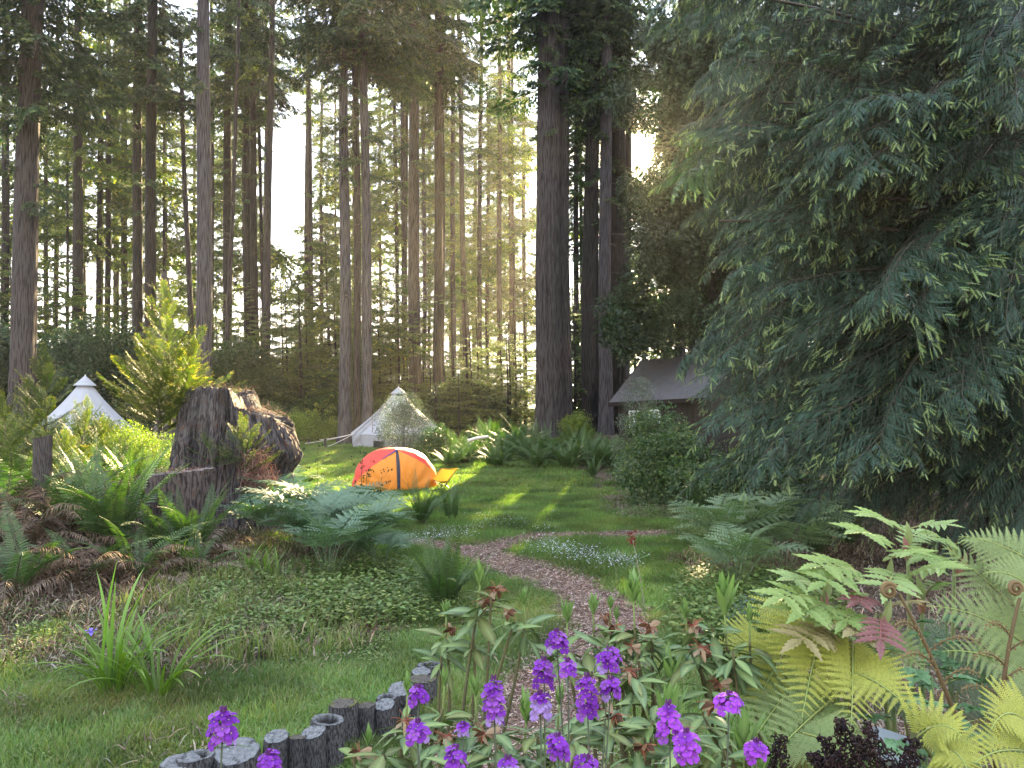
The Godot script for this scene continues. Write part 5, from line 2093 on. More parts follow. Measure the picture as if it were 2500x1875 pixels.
func fern(label: String, where: Vector3, size: float, kinds: Array, n: int, o := {}) -> Node3D:
	var t := thing(o.get("name", "sword_fern"), label, "fern", where, 0.0, o.get("group", ""))
	rng.seed = int(where.x * 113.0 + where.z * 17.0) + n
	var off := rf(0, TAU)
	for k in n:
		var a := off + k * 2.39996 + rf(-0.3, 0.3)
		var kk: Array = fronds[kinds[k % kinds.size()]]
		var s := size * rf(0.75, 1.15)
		var b := Basis(Vector3.UP, a) * Basis(Vector3.FORWARD, rf(-0.18, 0.22)) * Basis(Vector3.RIGHT, rf(-0.25, 0.25))
		part("frond", kk[rng.randi() % kk.size()], t, Transform3D(b.scaled(Vector3.ONE * s), Vector3(cos(a), 0, -sin(a)) * 0.04 * size))
	return t


func make_sword_ferns() -> void:
	make_frond_kinds()
	# the bank of ferns below the giant pair: one clump beside the other
	var words := ["left end of the fern bank, yellow-lit", "second clump of the fern bank from the left", "fern bank clump in front of the pale peeled pole", "tall clump behind the peeled pole",
		"fern bank clump left of the giant redwood pair", "big fern bank clump in front of the giant pair", "fern bank clump below the right giant trunk", "clump at the foot of the burnt redwood",
		"fern bank clump beside the bench's left end", "fern clump behind the bench", "right end clump of the fern bank near the cabin", "front row clump left of the bench", "front row clump in the middle of the fern bank",
		"front row clump at the lawn's edge under the peeled pole", "low front clump at the left of the fern bank", "back row clump under the haze", "back row clump behind the bank's middle", "back row clump right of the giant pair"]
	var spots := [[1085, 30.0, 0.95], [1110, 29.0, 1.0], [1150, 28.2, 1.0], [1180, 30.5, 1.3], [1240, 29.5, 1.35], [1290, 28.0, 1.35], [1340, 28.5, 1.2], [1400, 30.0, 1.1], [1420, 27.0, 1.2], [1460, 26.0, 1.0], [1505, 27.5, 0.95],
		[1385, 25.6, 1.15], [1310, 25.8, 1.15], [1215, 26.0, 0.95], [1120, 27.0, 0.8], [1200, 33.0, 1.4], [1270, 33.0, 1.4], [1405, 33.0, 1.1]]
	for i in spots.size():
		var s: Array = spots[i]
		fern("sword fern, " + words[i], on_ground(P(s[0], 1080, s[1]).x, -s[1]), s[2] * 1.2, ["sword_up", "bright", "sword"] if i < 2 or i == 15 else ["sword_up", "sword", "sword"], 24)
	rng.seed = 1150
	var fill := []
	for i in 16:
		fill.append([rf(1075, 1520), rf(26.0, 32.0), rf(0.85, 1.15)])
	for s in fill:
		fern("sword fern packed among the others of the bank below the redwoods", on_ground(P(s[0], 1080, s[1]).x, -s[1]), s[2], ["sword_up", "sword", "sword"], 22, {"group": "sword ferns packed into the bank"})
	for s in [[1195, 1140, 0, 0.85, "bushy pale green bracken in front of the fern bank"], [1240, 1130, 0, 0.9, "pale bracken right of the bushy pale one"]]:
		var g := G(s[0], s[1])
		fern(s[4], g, s[3], ["bright", "sword_up"], 16, {"name": "bracken_fern"})
	fern("single small sword fern on the lawn near the bench", G(1447, 1168), 0.72, ["sword_up", "sword"], 18)
	fern("dark spiky sword fern on the lawn between orange tent and path, left clump", G(1030, 1285), 0.95, ["sword_up", "sword", "sword_up"], 20)
	fern("dark spiky sword fern on the lawn between orange tent and path, right clump", G(1105, 1275), 0.85, ["sword_up", "sword_up"], 9)
	fern("dark sword fern at the path's left edge behind the log edging", G(1085, 1490), 0.95, ["sword_up", "sword"], 26)
	fern("dark sword fern in deep shade right of the path", G(2010, 1400) + Vector3(0.3, 0, -1.0), 1.0, ["sword", "sword_up"], 22)
	fern("second dark sword fern in the shade under the near redwood", G(2130, 1380) + Vector3(0.2, 0, -1.2), 1.0, ["sword", "sword_up"], 18)
	fern("low sword fern under the redwood sprays at the lawn's right end", G(1905, 1330), 0.7, ["sword", "sword_up"], 14)


# a frond of bracken: a stem, then a triangle of feathered side leaves held nearly level
func bracken_pinna(s: int, l: float, pairs: int, col: Color, col2: Color, wide := 0.24) -> Shape:
	rng.seed = s
	var o := Shape.new()
	var rib := PackedVector3Array()
	for i in 6:
		var q := i / 5.0
		rib.append(Vector3(l * q, -0.10 * l * q * q, 0.02 * l * sin(q * 3.0)))
	o.tube(rib, taper(0.0022 * l / 0.25, 0.0006, 5), 3, col2, col2)
	for k in pairs:
		var t := lerpf(0.05, 0.98, (k + 0.5) / pairs)
		var i := mini(int(t * 5.0), 4)
		var at := rib[i].lerp(rib[i + 1], t * 5.0 - i)
		var pl := l * wide * (1.0 - 0.88 * pow(t, 1.3)) * rf(0.9, 1.08)
		for hand: float in [-1.0, 1.0]:
			var dir := Vector3(0.38 + 0.25 * t, rf(-0.16, 0.02), hand).normalized()
			var w := Vector3(l * 0.40 / pairs, 0, 0)
			var c := shade(col.lerp(col2, t), 0.12)
			var mid := at + dir * pl * 0.55 + Vector3(0, 0.01 * l, 0)
			var e := at + dir * pl
			if hand > 0:
				o.tri(at - w, mid + w * 0.75, mid - w * 0.75, c, c, c)
				o.tri(at - w, at + w, mid + w * 0.75, c, c, c)
				o.tri(mid - w * 0.75, mid + w * 0.75, e, c, c, c)
			else:
				o.tri(at - w, mid - w * 0.75, mid + w * 0.75, c, c, c)
				o.tri(at - w, mid + w * 0.75, at + w, c, c, c)
				o.tri(mid + w * 0.75, mid - w * 0.75, e, c, c, c)
	return o


func bracken_frond(s: int, l: float, pairs: int, spread_: float, col: Color, col2: Color, stem: float) -> Shape:
	var pin := bracken_pinna(s + 50, 1.0, 8, col, col2, 0.19)
	rng.seed = s
	var o := Shape.new()
	var p := arch(l * stem, 0.05, 0.5, 5)
	var blade_p := PackedVector3Array()
	var at := p[5]
	for i in 9:
		blade_p.append(at)
		var a := lerpf(0.75, 1.75, i / 8.0)
		at += Vector3(sin(a), cos(a), 0) * l * (1.0 - stem) / 8.0
	o.tube(p, taper(0.006, 0.004, 5), 4, Color(0.13, 0.12, 0.05), col)
	o.tube(blade_p, taper(0.004, 0.001, 8), 4, col, col2)
	for k in pairs:
		var t := (k + 0.3) / pairs
		var i := mini(int(t * 8.0), 7)
		var q := blade_p[i].lerp(blade_p[i + 1], t * 8.0 - i)
		var along := (blade_p[i + 1] - blade_p[i]).normalized()
		var pl := spread_ * (1.0 - 0.9 * t) * rf(0.9, 1.1) + 0.02
		for hand: float in [-1.0, 1.0]:
			var up := Vector3(0, 0, hand).cross(along) * -hand
			if up.y < 0: up = -up
			var dir := (Vector3(0, 0, hand) + along * (0.25 + 0.5 * t) + Vector3(0, rf(-0.1, 0.12), 0)).normalized()
			o.add(pin, Transform3D(basis_along(dir, up).scaled(Vector3.ONE * pl), q))
	return o


func make_mid_bracken() -> void:
	fronds.bracken = []
	fronds.bracken_pale = []
	for k in 5:
		fronds.bracken.append(bracken_frond(1200 + k, 1.15, 9, 0.36, Color(0.10, 0.155, 0.09), Color(0.13, 0.185, 0.105), 0.5).mesh(M.fern))
		fronds.bracken_pale.append(bracken_frond(1220 + k, 1.15, 9, 0.36, Color(0.12, 0.175, 0.09), Color(0.17, 0.22, 0.11), 0.5).mesh(M.fern))
	var spots := [[700, 1300, 12.2, 1.05, "bracken", "blue-green bracken against the right foot of the huge stump"], [780, 1330, 11.3, 1.1, "bracken", "blue-green bracken right of the huge stump, fronds in level tiers"],
		[860, 1420, 10.2, 1.0, "bracken", "blue-green bracken with low level fronds beside the path"], [840, 1290, 13.0, 1.0, "bracken", "bracken between the stump and the dark spiky fern"],
		[770, 1400, 10.4, 0.95, "bracken", "bracken in the middle of the group right of the stump"], [930, 1440, 9.8, 0.8, "bracken", "small bracken nearest the path behind the log edging"],
		[640, 1330, 11.0, 0.9, "bracken", "bracken whose fronds hang over the right foot of the stump"], [800, 1470, 9.3, 1.0, "bracken", "lowest bracken of the group right of the stump, above the litter"],
		[900, 1380, 10.6, 0.95, "bracken", "bracken at the path side of the group right of the stump"], [730, 1370, 10.6, 1.05, "bracken", "bracken at the left of the group right of the stump"],
		[690, 1190, 14.5, 1.1, "bracken", "bracken rising behind the right shoulder of the stump"],
		[1760, 1400, 10.2, 0.9, "bracken_pale", "pale bracken right of the path, nearest to the sunny patch"], [1850, 1390, 10.6, 1.0, "bracken_pale", "pale bracken right of the path, highest of its group"],
		[1920, 1410, 10.0, 0.95, "bracken_pale", "pale bracken right of the path, in the shade of the dark fern"], [1800, 1470, 9.0, 0.75, "bracken_pale", "low pale bracken above the blue flowers"]]
	for s in spots:
		var g := P(s[0], s[1], s[2])
		fern(s[5], on_ground(g.x, g.z), s[3] * (1.25 if s[4] == "bracken_pale" else 1.08), [s[4]], 13, {"name": "bracken_fern"})


# the thicket of sword ferns on the bank at the left, more brown than green
func make_thicket() -> void:
	var spots := [[265, 1390, 9.6, 1.25, ["bright", "sword_up", "sword", "sword_up"], 22, "big upright sword fern in the middle of the brown thicket"],
		[60, 1400, 9.4, 1.2, ["dead", "dead", "dead", "sword"], 36, "sword fern with brown hanging fronds at the left edge"],
		[150, 1370, 10.2, 1.25, ["dead", "dead", "sword", "dead"], 36, "brown and green sword fern left of the big upright one"],
		[10, 1330, 10.6, 1.25, ["sword", "dead", "dead"], 30, "dark sword fern high on the bank at the left edge"],
		[90, 1270, 11.4, 1.15, ["sword", "dead", "dead"], 28, "sword fern in front of the slanting stub"],
		[200, 1270, 11.6, 1.15, ["sword_up", "bright", "sword"], 20, "sunlit sword fern behind the big upright one"],
		[400, 1370, 9.7, 1.0, ["dead", "sword", "sword"], 22, "sword fern reaching right before the flat-sawn stump"],
		[470, 1350, 10.0, 1.1, ["sword", "sword_up", "dead"], 20, "sword fern whose fronds cross the face of the flat-sawn stump"],
		[330, 1440, 8.8, 0.95, ["dead", "dead", "sword"], 24, "brown withered fern low in the middle of the bank"],
		[200, 1470, 8.5, 0.95, ["dead", "dead", "dead", "sword"], 26, "withered brown fern above the strap-leaved clump"],
		[40, 1500, 8.1, 1.0, ["dead", "dead", "sword", "dead"], 32, "withered fern low at the left edge"],
		[480, 1420, 9.3, 0.8, ["dead", "sword", "dead"], 20, "withered fern at the foot of the flat-sawn stump"],
		[330, 1200, 12.6, 1.1, ["bright", "sword_up"], 18, "sunlit upright fern left of the flat-sawn stump"],
		[270, 1110, 14.0, 1.2, ["bright", "sword_up"], 18, "sunlit upright fern below the stump sapling"]]
	for s in spots:
		var g := P(s[0], s[1], s[2])
		fern(s[6], on_ground(g.x, g.z), s[3] * 1.18, s[4], s[5])


# ---------------------------------------------------------------- strap-leaved clumps
func strap(l: float, a0: float, a1: float, w: float, ca: Color, cb: Color) -> Shape:
	var o := Shape.new()
	var k := 9
	var p := arch(l, a0, a1, k)
	var ws := PackedFloat32Array()
	for i in k + 1:
		var q := float(i) / k
		ws.append(w * (0.6 + 0.6 * q) * (1.0 - pow(q, 3.0)))
	o.blade(p, ws, Vector3(0, 0, 1), 0.35, ca, cb)
	return o


func make_daylily() -> void:
	rng.seed = 1300
	var kinds: Array = []
	for k in 7:
		kinds.append(strap(rf(0.65, 1.0), rf(0.02, 0.3), rf(0.5, 1.9), rf(0.018, 0.027), shade(Color(0.10, 0.155, 0.03), 0.15), shade(Color(0.15, 0.225, 0.04), 0.2)).mesh(M.grass))
	var tall: Array = []
	for k in 3:
		tall.append(strap(1.05 + 0.08 * k, 0.0, 0.25 + 0.5 * k, 0.02, Color(0.13, 0.22, 0.04), Color(0.20, 0.32, 0.06)).mesh(M.grass))
	for s in [[285, 1655, 5.95, 0.85, 36, 6, "tall strap-leaved clump with an upright bundle of leaves, left of the lawn"], [385, 1680, 5.85, 0.8, 30, 0, "low strap-leaved clump with leaves splayed to the right"]]:
		var g := P(s[0], s[1], s[2])
		var t := thing("strap_leaved_plant", s[6], "plant", on_ground(g.x, g.z))
		rng.seed = 1310 + s[4]
		for k in s[4]:
			var a: float = k * 2.4 + rf(-0.5, 0.5)
			part("leaf", kinds[k % 7], t, Transform3D((Basis(Vector3.UP, a) * Basis(Vector3.FORWARD, rf(-0.1, 0.2))).scaled(Vector3.ONE * s[3] * rf(0.7, 1.15)), Vector3(cos(a), 0, -sin(a)) * rf(0.02, 0.13)))
		for k in s[5]:
			part("leaf", tall[k % 3], t, Transform3D(Basis(Vector3.UP, rf(0, TAU)).scaled(Vector3.ONE * rf(0.8, 1.05)), Vector3(rf(-0.12, -0.03), 0, rf(-0.05, 0.05))))
	# a small iris in flower beside it
	var p := P(222, 1640, 6.2)
	var base := on_ground(p.x, p.z)
	var t := thing("iris", "small iris with one violet-blue flower behind the strap-leaved clump", "flower", base)
	var top := P(222, 1545, 6.2) - base
	var st := Shape.new()
	st.tube(curve(Vector3.ZERO, Vector3(0.01, top.y * 0.6, 0), top, 5), taper(0.004, 0.003, 5), 5, Color(0.08, 0.13, 0.04), Color(0.08, 0.13, 0.04))
	part("stem", st.mesh(M.stalk), t)
	for k in 6:
		var o := Shape.new()
		var a := k * TAU / 6.0
		var up := 0.5 if k % 2 == 0 else -0.25
		var pp := curve(Vector3.ZERO, Vector3(0.025, 0.02 + up * 0.03, 0), Vector3(0.05, up * 0.05, 0), 4)
		o.blade(pp, PackedFloat32Array([0.004, 0.010, 0.014, 0.012, 0.0]), Vector3(0, 0, 1), 0.2, Color(0.16, 0.10, 0.45), Color(0.22, 0.16, 0.55))
		part("petal", o.mesh(M.petal), t, Transform3D(Basis(Vector3.UP, a), top))
	# young grassy irises by the stump
	for s in [[455, 1370, 9.6, "bright grassy tuft below the flat-sawn stump"], [625, 1390, 9.5, "bright grassy tuft before the right foot of the stump"], [655, 1410, 9.2, "bright grassy tuft nearest the bracken"]]:
		var q := P(s[0], s[1], s[2])
		var tt := thing("grass_tuft", s[3], "plant", on_ground(q.x, q.z))
		rng.seed = int(s[0])
		for k in 16:
			part("leaf", kinds[k % 3], tt, Transform3D((Basis(Vector3.UP, rf(0, TAU)) * Basis(Vector3.FORWARD, rf(-0.1, 0.1))).scaled(Vector3(0.55, 0.75, 0.7) * rf(0.6, 1.0)), Vector3(rf(-0.12, 0.12), 0, rf(-0.08, 0.08))))


# ---------------------------------------------------------------- grass, litter and small herbs
func grass_patch(s: int, radius: float, n: int, h: float, w: float, ca: Color, cb: Color, dry: Color, dry_share: float) -> ArrayMesh:
	rng.seed = s
	var o := Shape.new()
	for k in n:
		var a := rf(0, TAU)
		var r := radius * sqrt(rng.randf())
		var p := Vector3(cos(a) * r, -0.005, sin(a) * r)
		var hh := h * rf(0.45, 1.25)
		var lean := Vector3(rf(-1, 1), 0, rf(-1, 1)) * hh * 0.55
		var sd := Vector3(rf(-1, 1), 0, rf(-1, 1)).normalized() * w * rf(0.7, 1.2)
		var mid := p + lean * 0.3 + Vector3(0, hh * 0.6, 0)
		var e := p + lean + Vector3(0, hh * rf(0.75, 1.0), 0)
		var c0 := shade(ca, 0.2)
		var c1 := shade(cb, 0.2)
		if rng.randf() < dry_share:
			c0 = shade(dry, 0.2)
			c1 = c0
		o.tri(p - sd, mid + sd * 0.8, p + sd, c0, c1, c0)
		o.tri(p - sd, mid - sd * 0.8, mid + sd * 0.8, c0, c1, c1)
		o.tri(mid - sd * 0.8, e, mid + sd * 0.8, c1, c1, c1)
	return o.mesh(M.grass)


func make_lawn() -> void:
	var ca := Color(0.078, 0.135, 0.035)
	var cb := Color(0.132, 0.20, 0.056)
	var dry := Color(0.20, 0.17, 0.08)
	var near: Array = []
	var mid: Array = []
	var far: Array = []
	for k in 3:
		near.append(grass_patch(1400 + k, 0.16, 80, 0.085, 0.003, Color(0.10, 0.155, 0.05), Color(0.175, 0.24, 0.085), Color(0.27, 0.235, 0.13), 0.10))
		mid.append(grass_patch(1410 + k, 0.26, 110, 0.085, 0.0042, ca, cb, dry, 0.05))
		far.append(grass_patch(1420 + k, 0.5, 130, 0.11, 0.009, ca, cb, dry, 0.05))
	rng.seed = 1430
	var sets: Array = [[], [], []]
	var tints: Array = [[], [], []]
	var put := func(band: int, x: float, d: float, s: float) -> void:
		var z := zone(x, d)
		if z == 1 or (z == 2 and rng.randf() > (0.6 if wobble.get_noise_2d(x * 0.9 + 60.0, d * 0.9) > 0.0 else 0.10)) or (z == 3 and rng.randf() > 0.06):
			return
		if in_path(x, d) > -0.12 and d < 14.5 and rng.randf() < 0.6:
			return
		var k := 0.92 + 0.8 * wobble.get_noise_2d(x * 0.8 + 9.0, d * 0.8)
		var hgt := s * rf(0.75, 1.35) * (0.9 + 0.6 * wobble.get_noise_2d(x * 0.7, d * 0.7 + 30.0))
		sets[band].append(Transform3D(Basis(Vector3.UP, rf(0, TAU)).scaled(Vector3(1, hgt, 1)), Vector3(x, ground(x, -d), -d)))
		var dryness := 1.0 + maxf(0.0, 0.45 * wobble.get_noise_2d(x * 0.6 + 70.0, d * 0.6))
		tints[band].append(Color(k * rf(0.85, 1.2) * dryness, k * rf(0.9, 1.1), k * rf(0.8, 1.1)))
	for i in 5600:
		put.call(0, rf(-4.6, 2.2), rf(4.1, 9.2), 1.0)
	for i in 9000:
		var d := rf(8.6, 21.0)
		put.call(1, rf(-0.42, 0.30) * d, d, 1.0)
	for i in 5200:
		var d := rf(19.5, 40.0)
		put.call(2, rf(-0.42, 0.25) * d, d, 1.0)
	for k in 3:
		for b in 3:
			var p: Array = []
			var c: Array = []
			for i in range(k, sets[b].size(), 3):
				p.append(sets[b][i])
				c.append(tints[b][i])
			var m := many("lawn_grass", [near, mid, far][b][k], p, c)
			m.set_meta("label", ["short lawn grass near the log edging", "lawn grass around the path and the tents", "lawn grass of the far clearing"][b])
	# white daisies and forget-me-nots along the path
	var fl := Shape.new()
	rng.seed = 1440
	for k in 13:
		var p := Vector3(rf(-0.25, 0.25), rf(0.08, 0.14), rf(-0.25, 0.25))
		var r := rf(0.005, 0.009)
		var c := [Color(0.62, 0.64, 0.64), Color(0.70, 0.70, 0.66), Color(0.48, 0.52, 0.60)][rng.randi() % 3] as Color
		var tilt := Vector3(rf(-0.5, 0.5), 1, rf(-0.2, 0.8)).normalized()
		var b := basis_along(tilt.cross(Vector3(0.3, 0, 1)), tilt)
		for j in 5:
			var a0 := TAU * j / 5.0
			fl.tri(p, p + b * Vector3(cos(a0 + 0.5) * r, 0, sin(a0 + 0.5) * r), p + b * Vector3(cos(a0 - 0.5) * r, 0, sin(a0 - 0.5) * r), c, c, c)
		var g := Color(0.07, 0.12, 0.03)
		fl.tri(p, Vector3(p.x + 0.003, 0, p.z), Vector3(p.x - 0.003, 0, p.z), g, g, g)
	var places: Array = []
	for i in 130:
		var t := rng.randf()
		var q := G(lerpf(1270, 1520, t) + rf(-14, 60), lerpf(1345, 1400, t) + rf(-26, 8))
		places.append(Transform3D(Basis(Vector3.UP, rf(0, TAU)).scaled(Vector3.ONE * rf(0.6, 1.0)), q))
	for i in 45:
		places.append(Transform3D(Basis(Vector3.UP, rf(0, TAU)).scaled(Vector3.ONE * rf(0.6, 1.0)), G(rf(1030, 1150), rf(1292, 1325))))
	for i in 45:
		places.append(Transform3D(Basis(Vector3.UP, rf(0, TAU)).scaled(Vector3.ONE * rf(0.5, 0.9)), G(rf(1110, 1330), rf(1240, 1300))))
	var f := many("small_white_flowers", fl.mesh(M.petal), places, [])
	f.set_meta("label", "tiny white and pale blue flowers along the lawn's edge by the path")
	# blue forget-me-nots in the leafy patch right of the path
	var bl := Shape.new()
	rng.seed = 1450
	for k in 22:
		var p := Vector3(rf(-0.22, 0.22), rf(0.14, 0.3), rf(-0.22, 0.22))
		for j in 5:
			var a0 := TAU * j / 5.0
			var c := Color(0.20, 0.25, 0.42)
			bl.tri(p, p + Vector3(cos(a0 + 0.5) * 0.006, 0.002, sin(a0 + 0.5) * 0.006), p + Vector3(cos(a0 - 0.5) * 0.006, -0.002, sin(a0 - 0.5) * 0.006), c, c, c)
		var g := Color(0.06, 0.11, 0.03)
		bl.tri(p, Vector3(p.x + 0.003, 0, p.z), Vector3(p.x - 0.003, 0, p.z), g, g, g)
	var bp: Array = []
	for i in 26:
		bp.append(Transform3D(Basis(Vector3.UP, rf(0, TAU)), G(rf(1760, 1990), rf(1470, 1570))))
	var bf := many("small_blue_flowers", bl.mesh(M.petal), bp, [])
	bf.set_meta("label", "tiny blue flowers in the leafy patch right of the path")


func make_litter() -> void:
	var kinds: Array = []
	for k in 4:
		rng.seed = 1500 + k
		var o := Shape.new()
		for i in 95:
			var p := Vector3(rf(-0.3, 0.3), rf(0.0, 0.06), rf(-0.3, 0.3))
			var dir := Vector3(rf(-1, 1), rf(-0.2, 0.5), rf(-1, 1)).normalized()
			var l := rf(0.03, 0.16)
			var sd := dir.cross(Vector3(rf(-0.5, 0.5), 1, rf(-0.5, 0.5))).normalized() * rf(0.002, 0.006)
			var c := shade([Color(0.125, 0.09, 0.06), Color(0.18, 0.14, 0.095), Color(0.075, 0.05, 0.036), Color(0.26, 0.215, 0.155), Color(0.09, 0.057, 0.042)][rng.randi() % 5], 0.25)
			var mid := p + dir * l * 0.5 + Vector3(0, 0.01, 0)
			o.tri(p - sd, mid + sd, p + sd, c, c, c)
			o.tri(p - sd, mid - sd, mid + sd, c, c, c)
			o.tri(mid - sd, p + dir * l + Vector3(0, -0.012, 0), mid + sd, c, c, c)
		kinds.append(o.mesh(M.dead))
	rng.seed = 1510
	var places: Array = []
	var tints: Array = []
	var i := 0
	while i < 6500:
		i += 1
		var x := rf(-8.0, 10.0)
		var d := rf(4.6, 19.0)
		var z := zone(x, d)
		if z == 2 or (z == 3 and rng.randf() < 0.5) or (z == 0 and x < 0.0 and d < 9.0 and rng.randf() < 0.04):
			places.append(Transform3D(Basis(Vector3.UP, rf(0, TAU)).scaled(Vector3(1, rf(0.6, 1.8), 1)), Vector3(x, ground(x, -d), -d)))
			tints.append(tint(0.3))
	for k in 4:
		var p: Array = []
		var c: Array = []
		for j in range(k, places.size(), 4):
			p.append(places[j])
			c.append(tints[j])
		var m := many("leaf_litter", kinds[k], p, c)
		m.set_meta("label", "dry brown leaves and stalks littering the bank")


func make_small_herbs() -> void:
	# leafy ground cover
	rng.seed = 1600
	var kinds: Array = []
	for k in 4:
		var o := Shape.new()
		for i in 64:
			var a := rf(0, TAU)
			var r := 0.2 * sqrt(rng.randf())
			var p := Vector3(cos(a) * r, rf(0.03, 0.2) * (1.2 - r * 3.0), sin(a) * r)
			var dir := Vector3(cos(a) + rf(-0.6, 0.6), rf(-0.2, 0.4), sin(a) + rf(-0.6, 0.6)).normalized()
			var l := rf(0.022, 0.045)
			var w := l * 0.36
			var sd := dir.cross(Vector3(rf(-0.3, 0.3), 1, rf(-0.3, 0.3))).normalized()
			var c := shade(Color(0.075, 0.115, 0.03).lerp(Color(0.14, 0.18, 0.045), rng.randf()), 0.2)
			o.blade(PackedVector3Array([p, p + dir * l * 0.35, p + dir * l * 0.7, p + dir * l]), PackedFloat32Array([0.0, w, w * 0.8, 0.0]), sd, 0.2, c, c)
			o.tri(p, p + Vector3(0.002, -p.y, 0), p + Vector3(-0.002, -p.y, 0), c, c, c)
		kinds.append(o.mesh(M.soft_leaf))
	clumps.herb = kinds
	var places: Array = []
	var tints: Array = []
	var add := func(x0: float, x1: float, y0: float, y1: float, n: int, s: float) -> void:
		for i in n:
			var g := G(rf(x0, x1), rf(y0, y1))
			places.append(Transform3D(Basis(Vector3.UP, rf(0, TAU)).scaled(Vector3.ONE * s * rf(0.6, 1.2)), g))
			tints.append(tint(0.25))
	add.call(760, 1010, 1400, 1540, 210, 1.5)
	add.call(960, 1160, 1480, 1540, 50, 0.9)
	add.call(1690, 2010, 1420, 1600, 420, 1.35)
	add.call(440, 780, 1410, 1590, 95, 1.2)
	add.call(0, 450, 1480, 1640, 60, 0.8)
	add.call(700, 960, 1560, 1640, 40, 0.7)
	add.call(560, 720, 1360, 1430, 24, 0.9)
	add.call(1640, 1850, 1270, 1330, 120, 1.1)
	add.call(1500, 1700, 1230, 1275, 70, 1.1)
	add.call(900, 990, 1690, 1780, 16, 0.5)
	add.call(200, 400, 1600, 1680, 20, 0.7)
	add.call(20, 700, 1690, 1860, 46, 0.42)
	for k in 4:
		var p: Array = []
		var c: Array = []
		for j in range(k, places.size(), 4):
			p.append(places[j])
			c.append(tints[j])
		var m := many("leafy_ground_cover", kinds[k], p, c)
		m.set_meta("label", "low leafy herbs at the edges of bank and path")
	# coarse grass and weeds standing in the bank
	var tuft: Array = []
	for k in 3:
		tuft.append(grass_patch(1660 + k, 0.14, 46, 0.26, 0.004, Color(0.10, 0.135, 0.035), Color(0.17, 0.21, 0.06), Color(0.28, 0.23, 0.13), 0.3))
	rng.seed = 1670
	for k in 3:
		var p: Array = []
		var c: Array = []
		for i in 46:
			var g := G(rf(300, 900), rf(1390, 1640))
			if zone(g.x, -g.z) == 2:
				p.append(Transform3D(Basis(Vector3.UP, rf(0, TAU)).scaled(Vector3(1, rf(0.5, 1.3), 1)), g))
				c.append(tint(0.25))
		var m := many("coarse_grass", tuft[k], p, c)
		m.set_meta("label", "coarse grass and weeds growing through the litter of the bank")
	# thin budding stalks in front of the orange tent
	for s in [[878, 1330, 1120, 13.6, "tall thin dark stalk with seed heads in front of the orange tent"], [890, 1330, 1150, 13.4, "branching thin dark stalk beside the tall one before the orange tent"], [925, 1340, 1170, 13.2, "shorter dark stalk with seed heads before the orange tent"], [770, 1250, 1095, 14.2, "thin grassy stalk at the left of the orange tent"]]:
		var foot := P(s[0], s[1], s[3])
		foot = on_ground(foot.x, foot.z)
		var top := P(s[0] + 6, s[2], s[3]) - foot
		var t := thing("dry_stalk", s[4], "plant", foot)
		rng.seed = int(s[0])
		var st := Shape.new()
		var line := curve(Vector3.ZERO, top * 0.5 + Vector3(rf(-0.05, 0.05), 0, 0), top, 8)
		var dark := Color(0.035, 0.04, 0.022)
		st.tube(line, taper(0.008, 0.004, 8), 4, dark, dark)
		var seeds := Shape.new()
		for k in 12:
			var i := 3 + k % 6
			var e := line[i] + Vector3(rf(-0.22, 0.26), rf(0.02, 0.16), rf(-0.15, 0.15))
			st.tube(curve(line[i], line[i].lerp(e, 0.5) - Vector3(0, 0.02, 0), e, 3), taper(0.004, 0.002, 3), 3, dark, dark)
			for j in 5:
				var q := e + Vector3(rf(-0.04, 0.04), rf(-0.03, 0.04), rf(-0.03, 0.03))
				var r := rf(0.010, 0.02)
				seeds.tri(q + Vector3(-r, 0, 0), q + Vector3(0, r * 1.5, 0), q + Vector3(r, -r * 0.4, 0), dark, dark, dark)
				seeds.tri(q + Vector3(0, 0, -r), q + Vector3(0, r * 1.4, 0), q + Vector3(0, -r, r), dark, dark, dark)
		part("stem", st.mesh(M.stalk), t)
		part("seed_head", seeds.mesh(M.dead), t)


# ---------------------------------------------------------------- the plants in front of the camera
func leaf_shape(l: float, w: float, bend: float, fold: float, ca: Color, cb: Color, rib := 0.35) -> Shape:
	var o := Shape.new()
	var k := 7
	var p := PackedVector3Array()
	var ws := PackedFloat32Array()
	for i in k + 1:
		var q := float(i) / k
		p.append(Vector3(l * q, -bend * l * q * q, 0))
		ws.append(w * sin(PI * pow(q, 0.85)) * (1.0 if i < k else 0.0) if i > 0 else w * 0.06)
	o.blade(p, ws, Vector3(0, 0, 1), fold, ca, cb, rib)
	return o


var leaves := {}

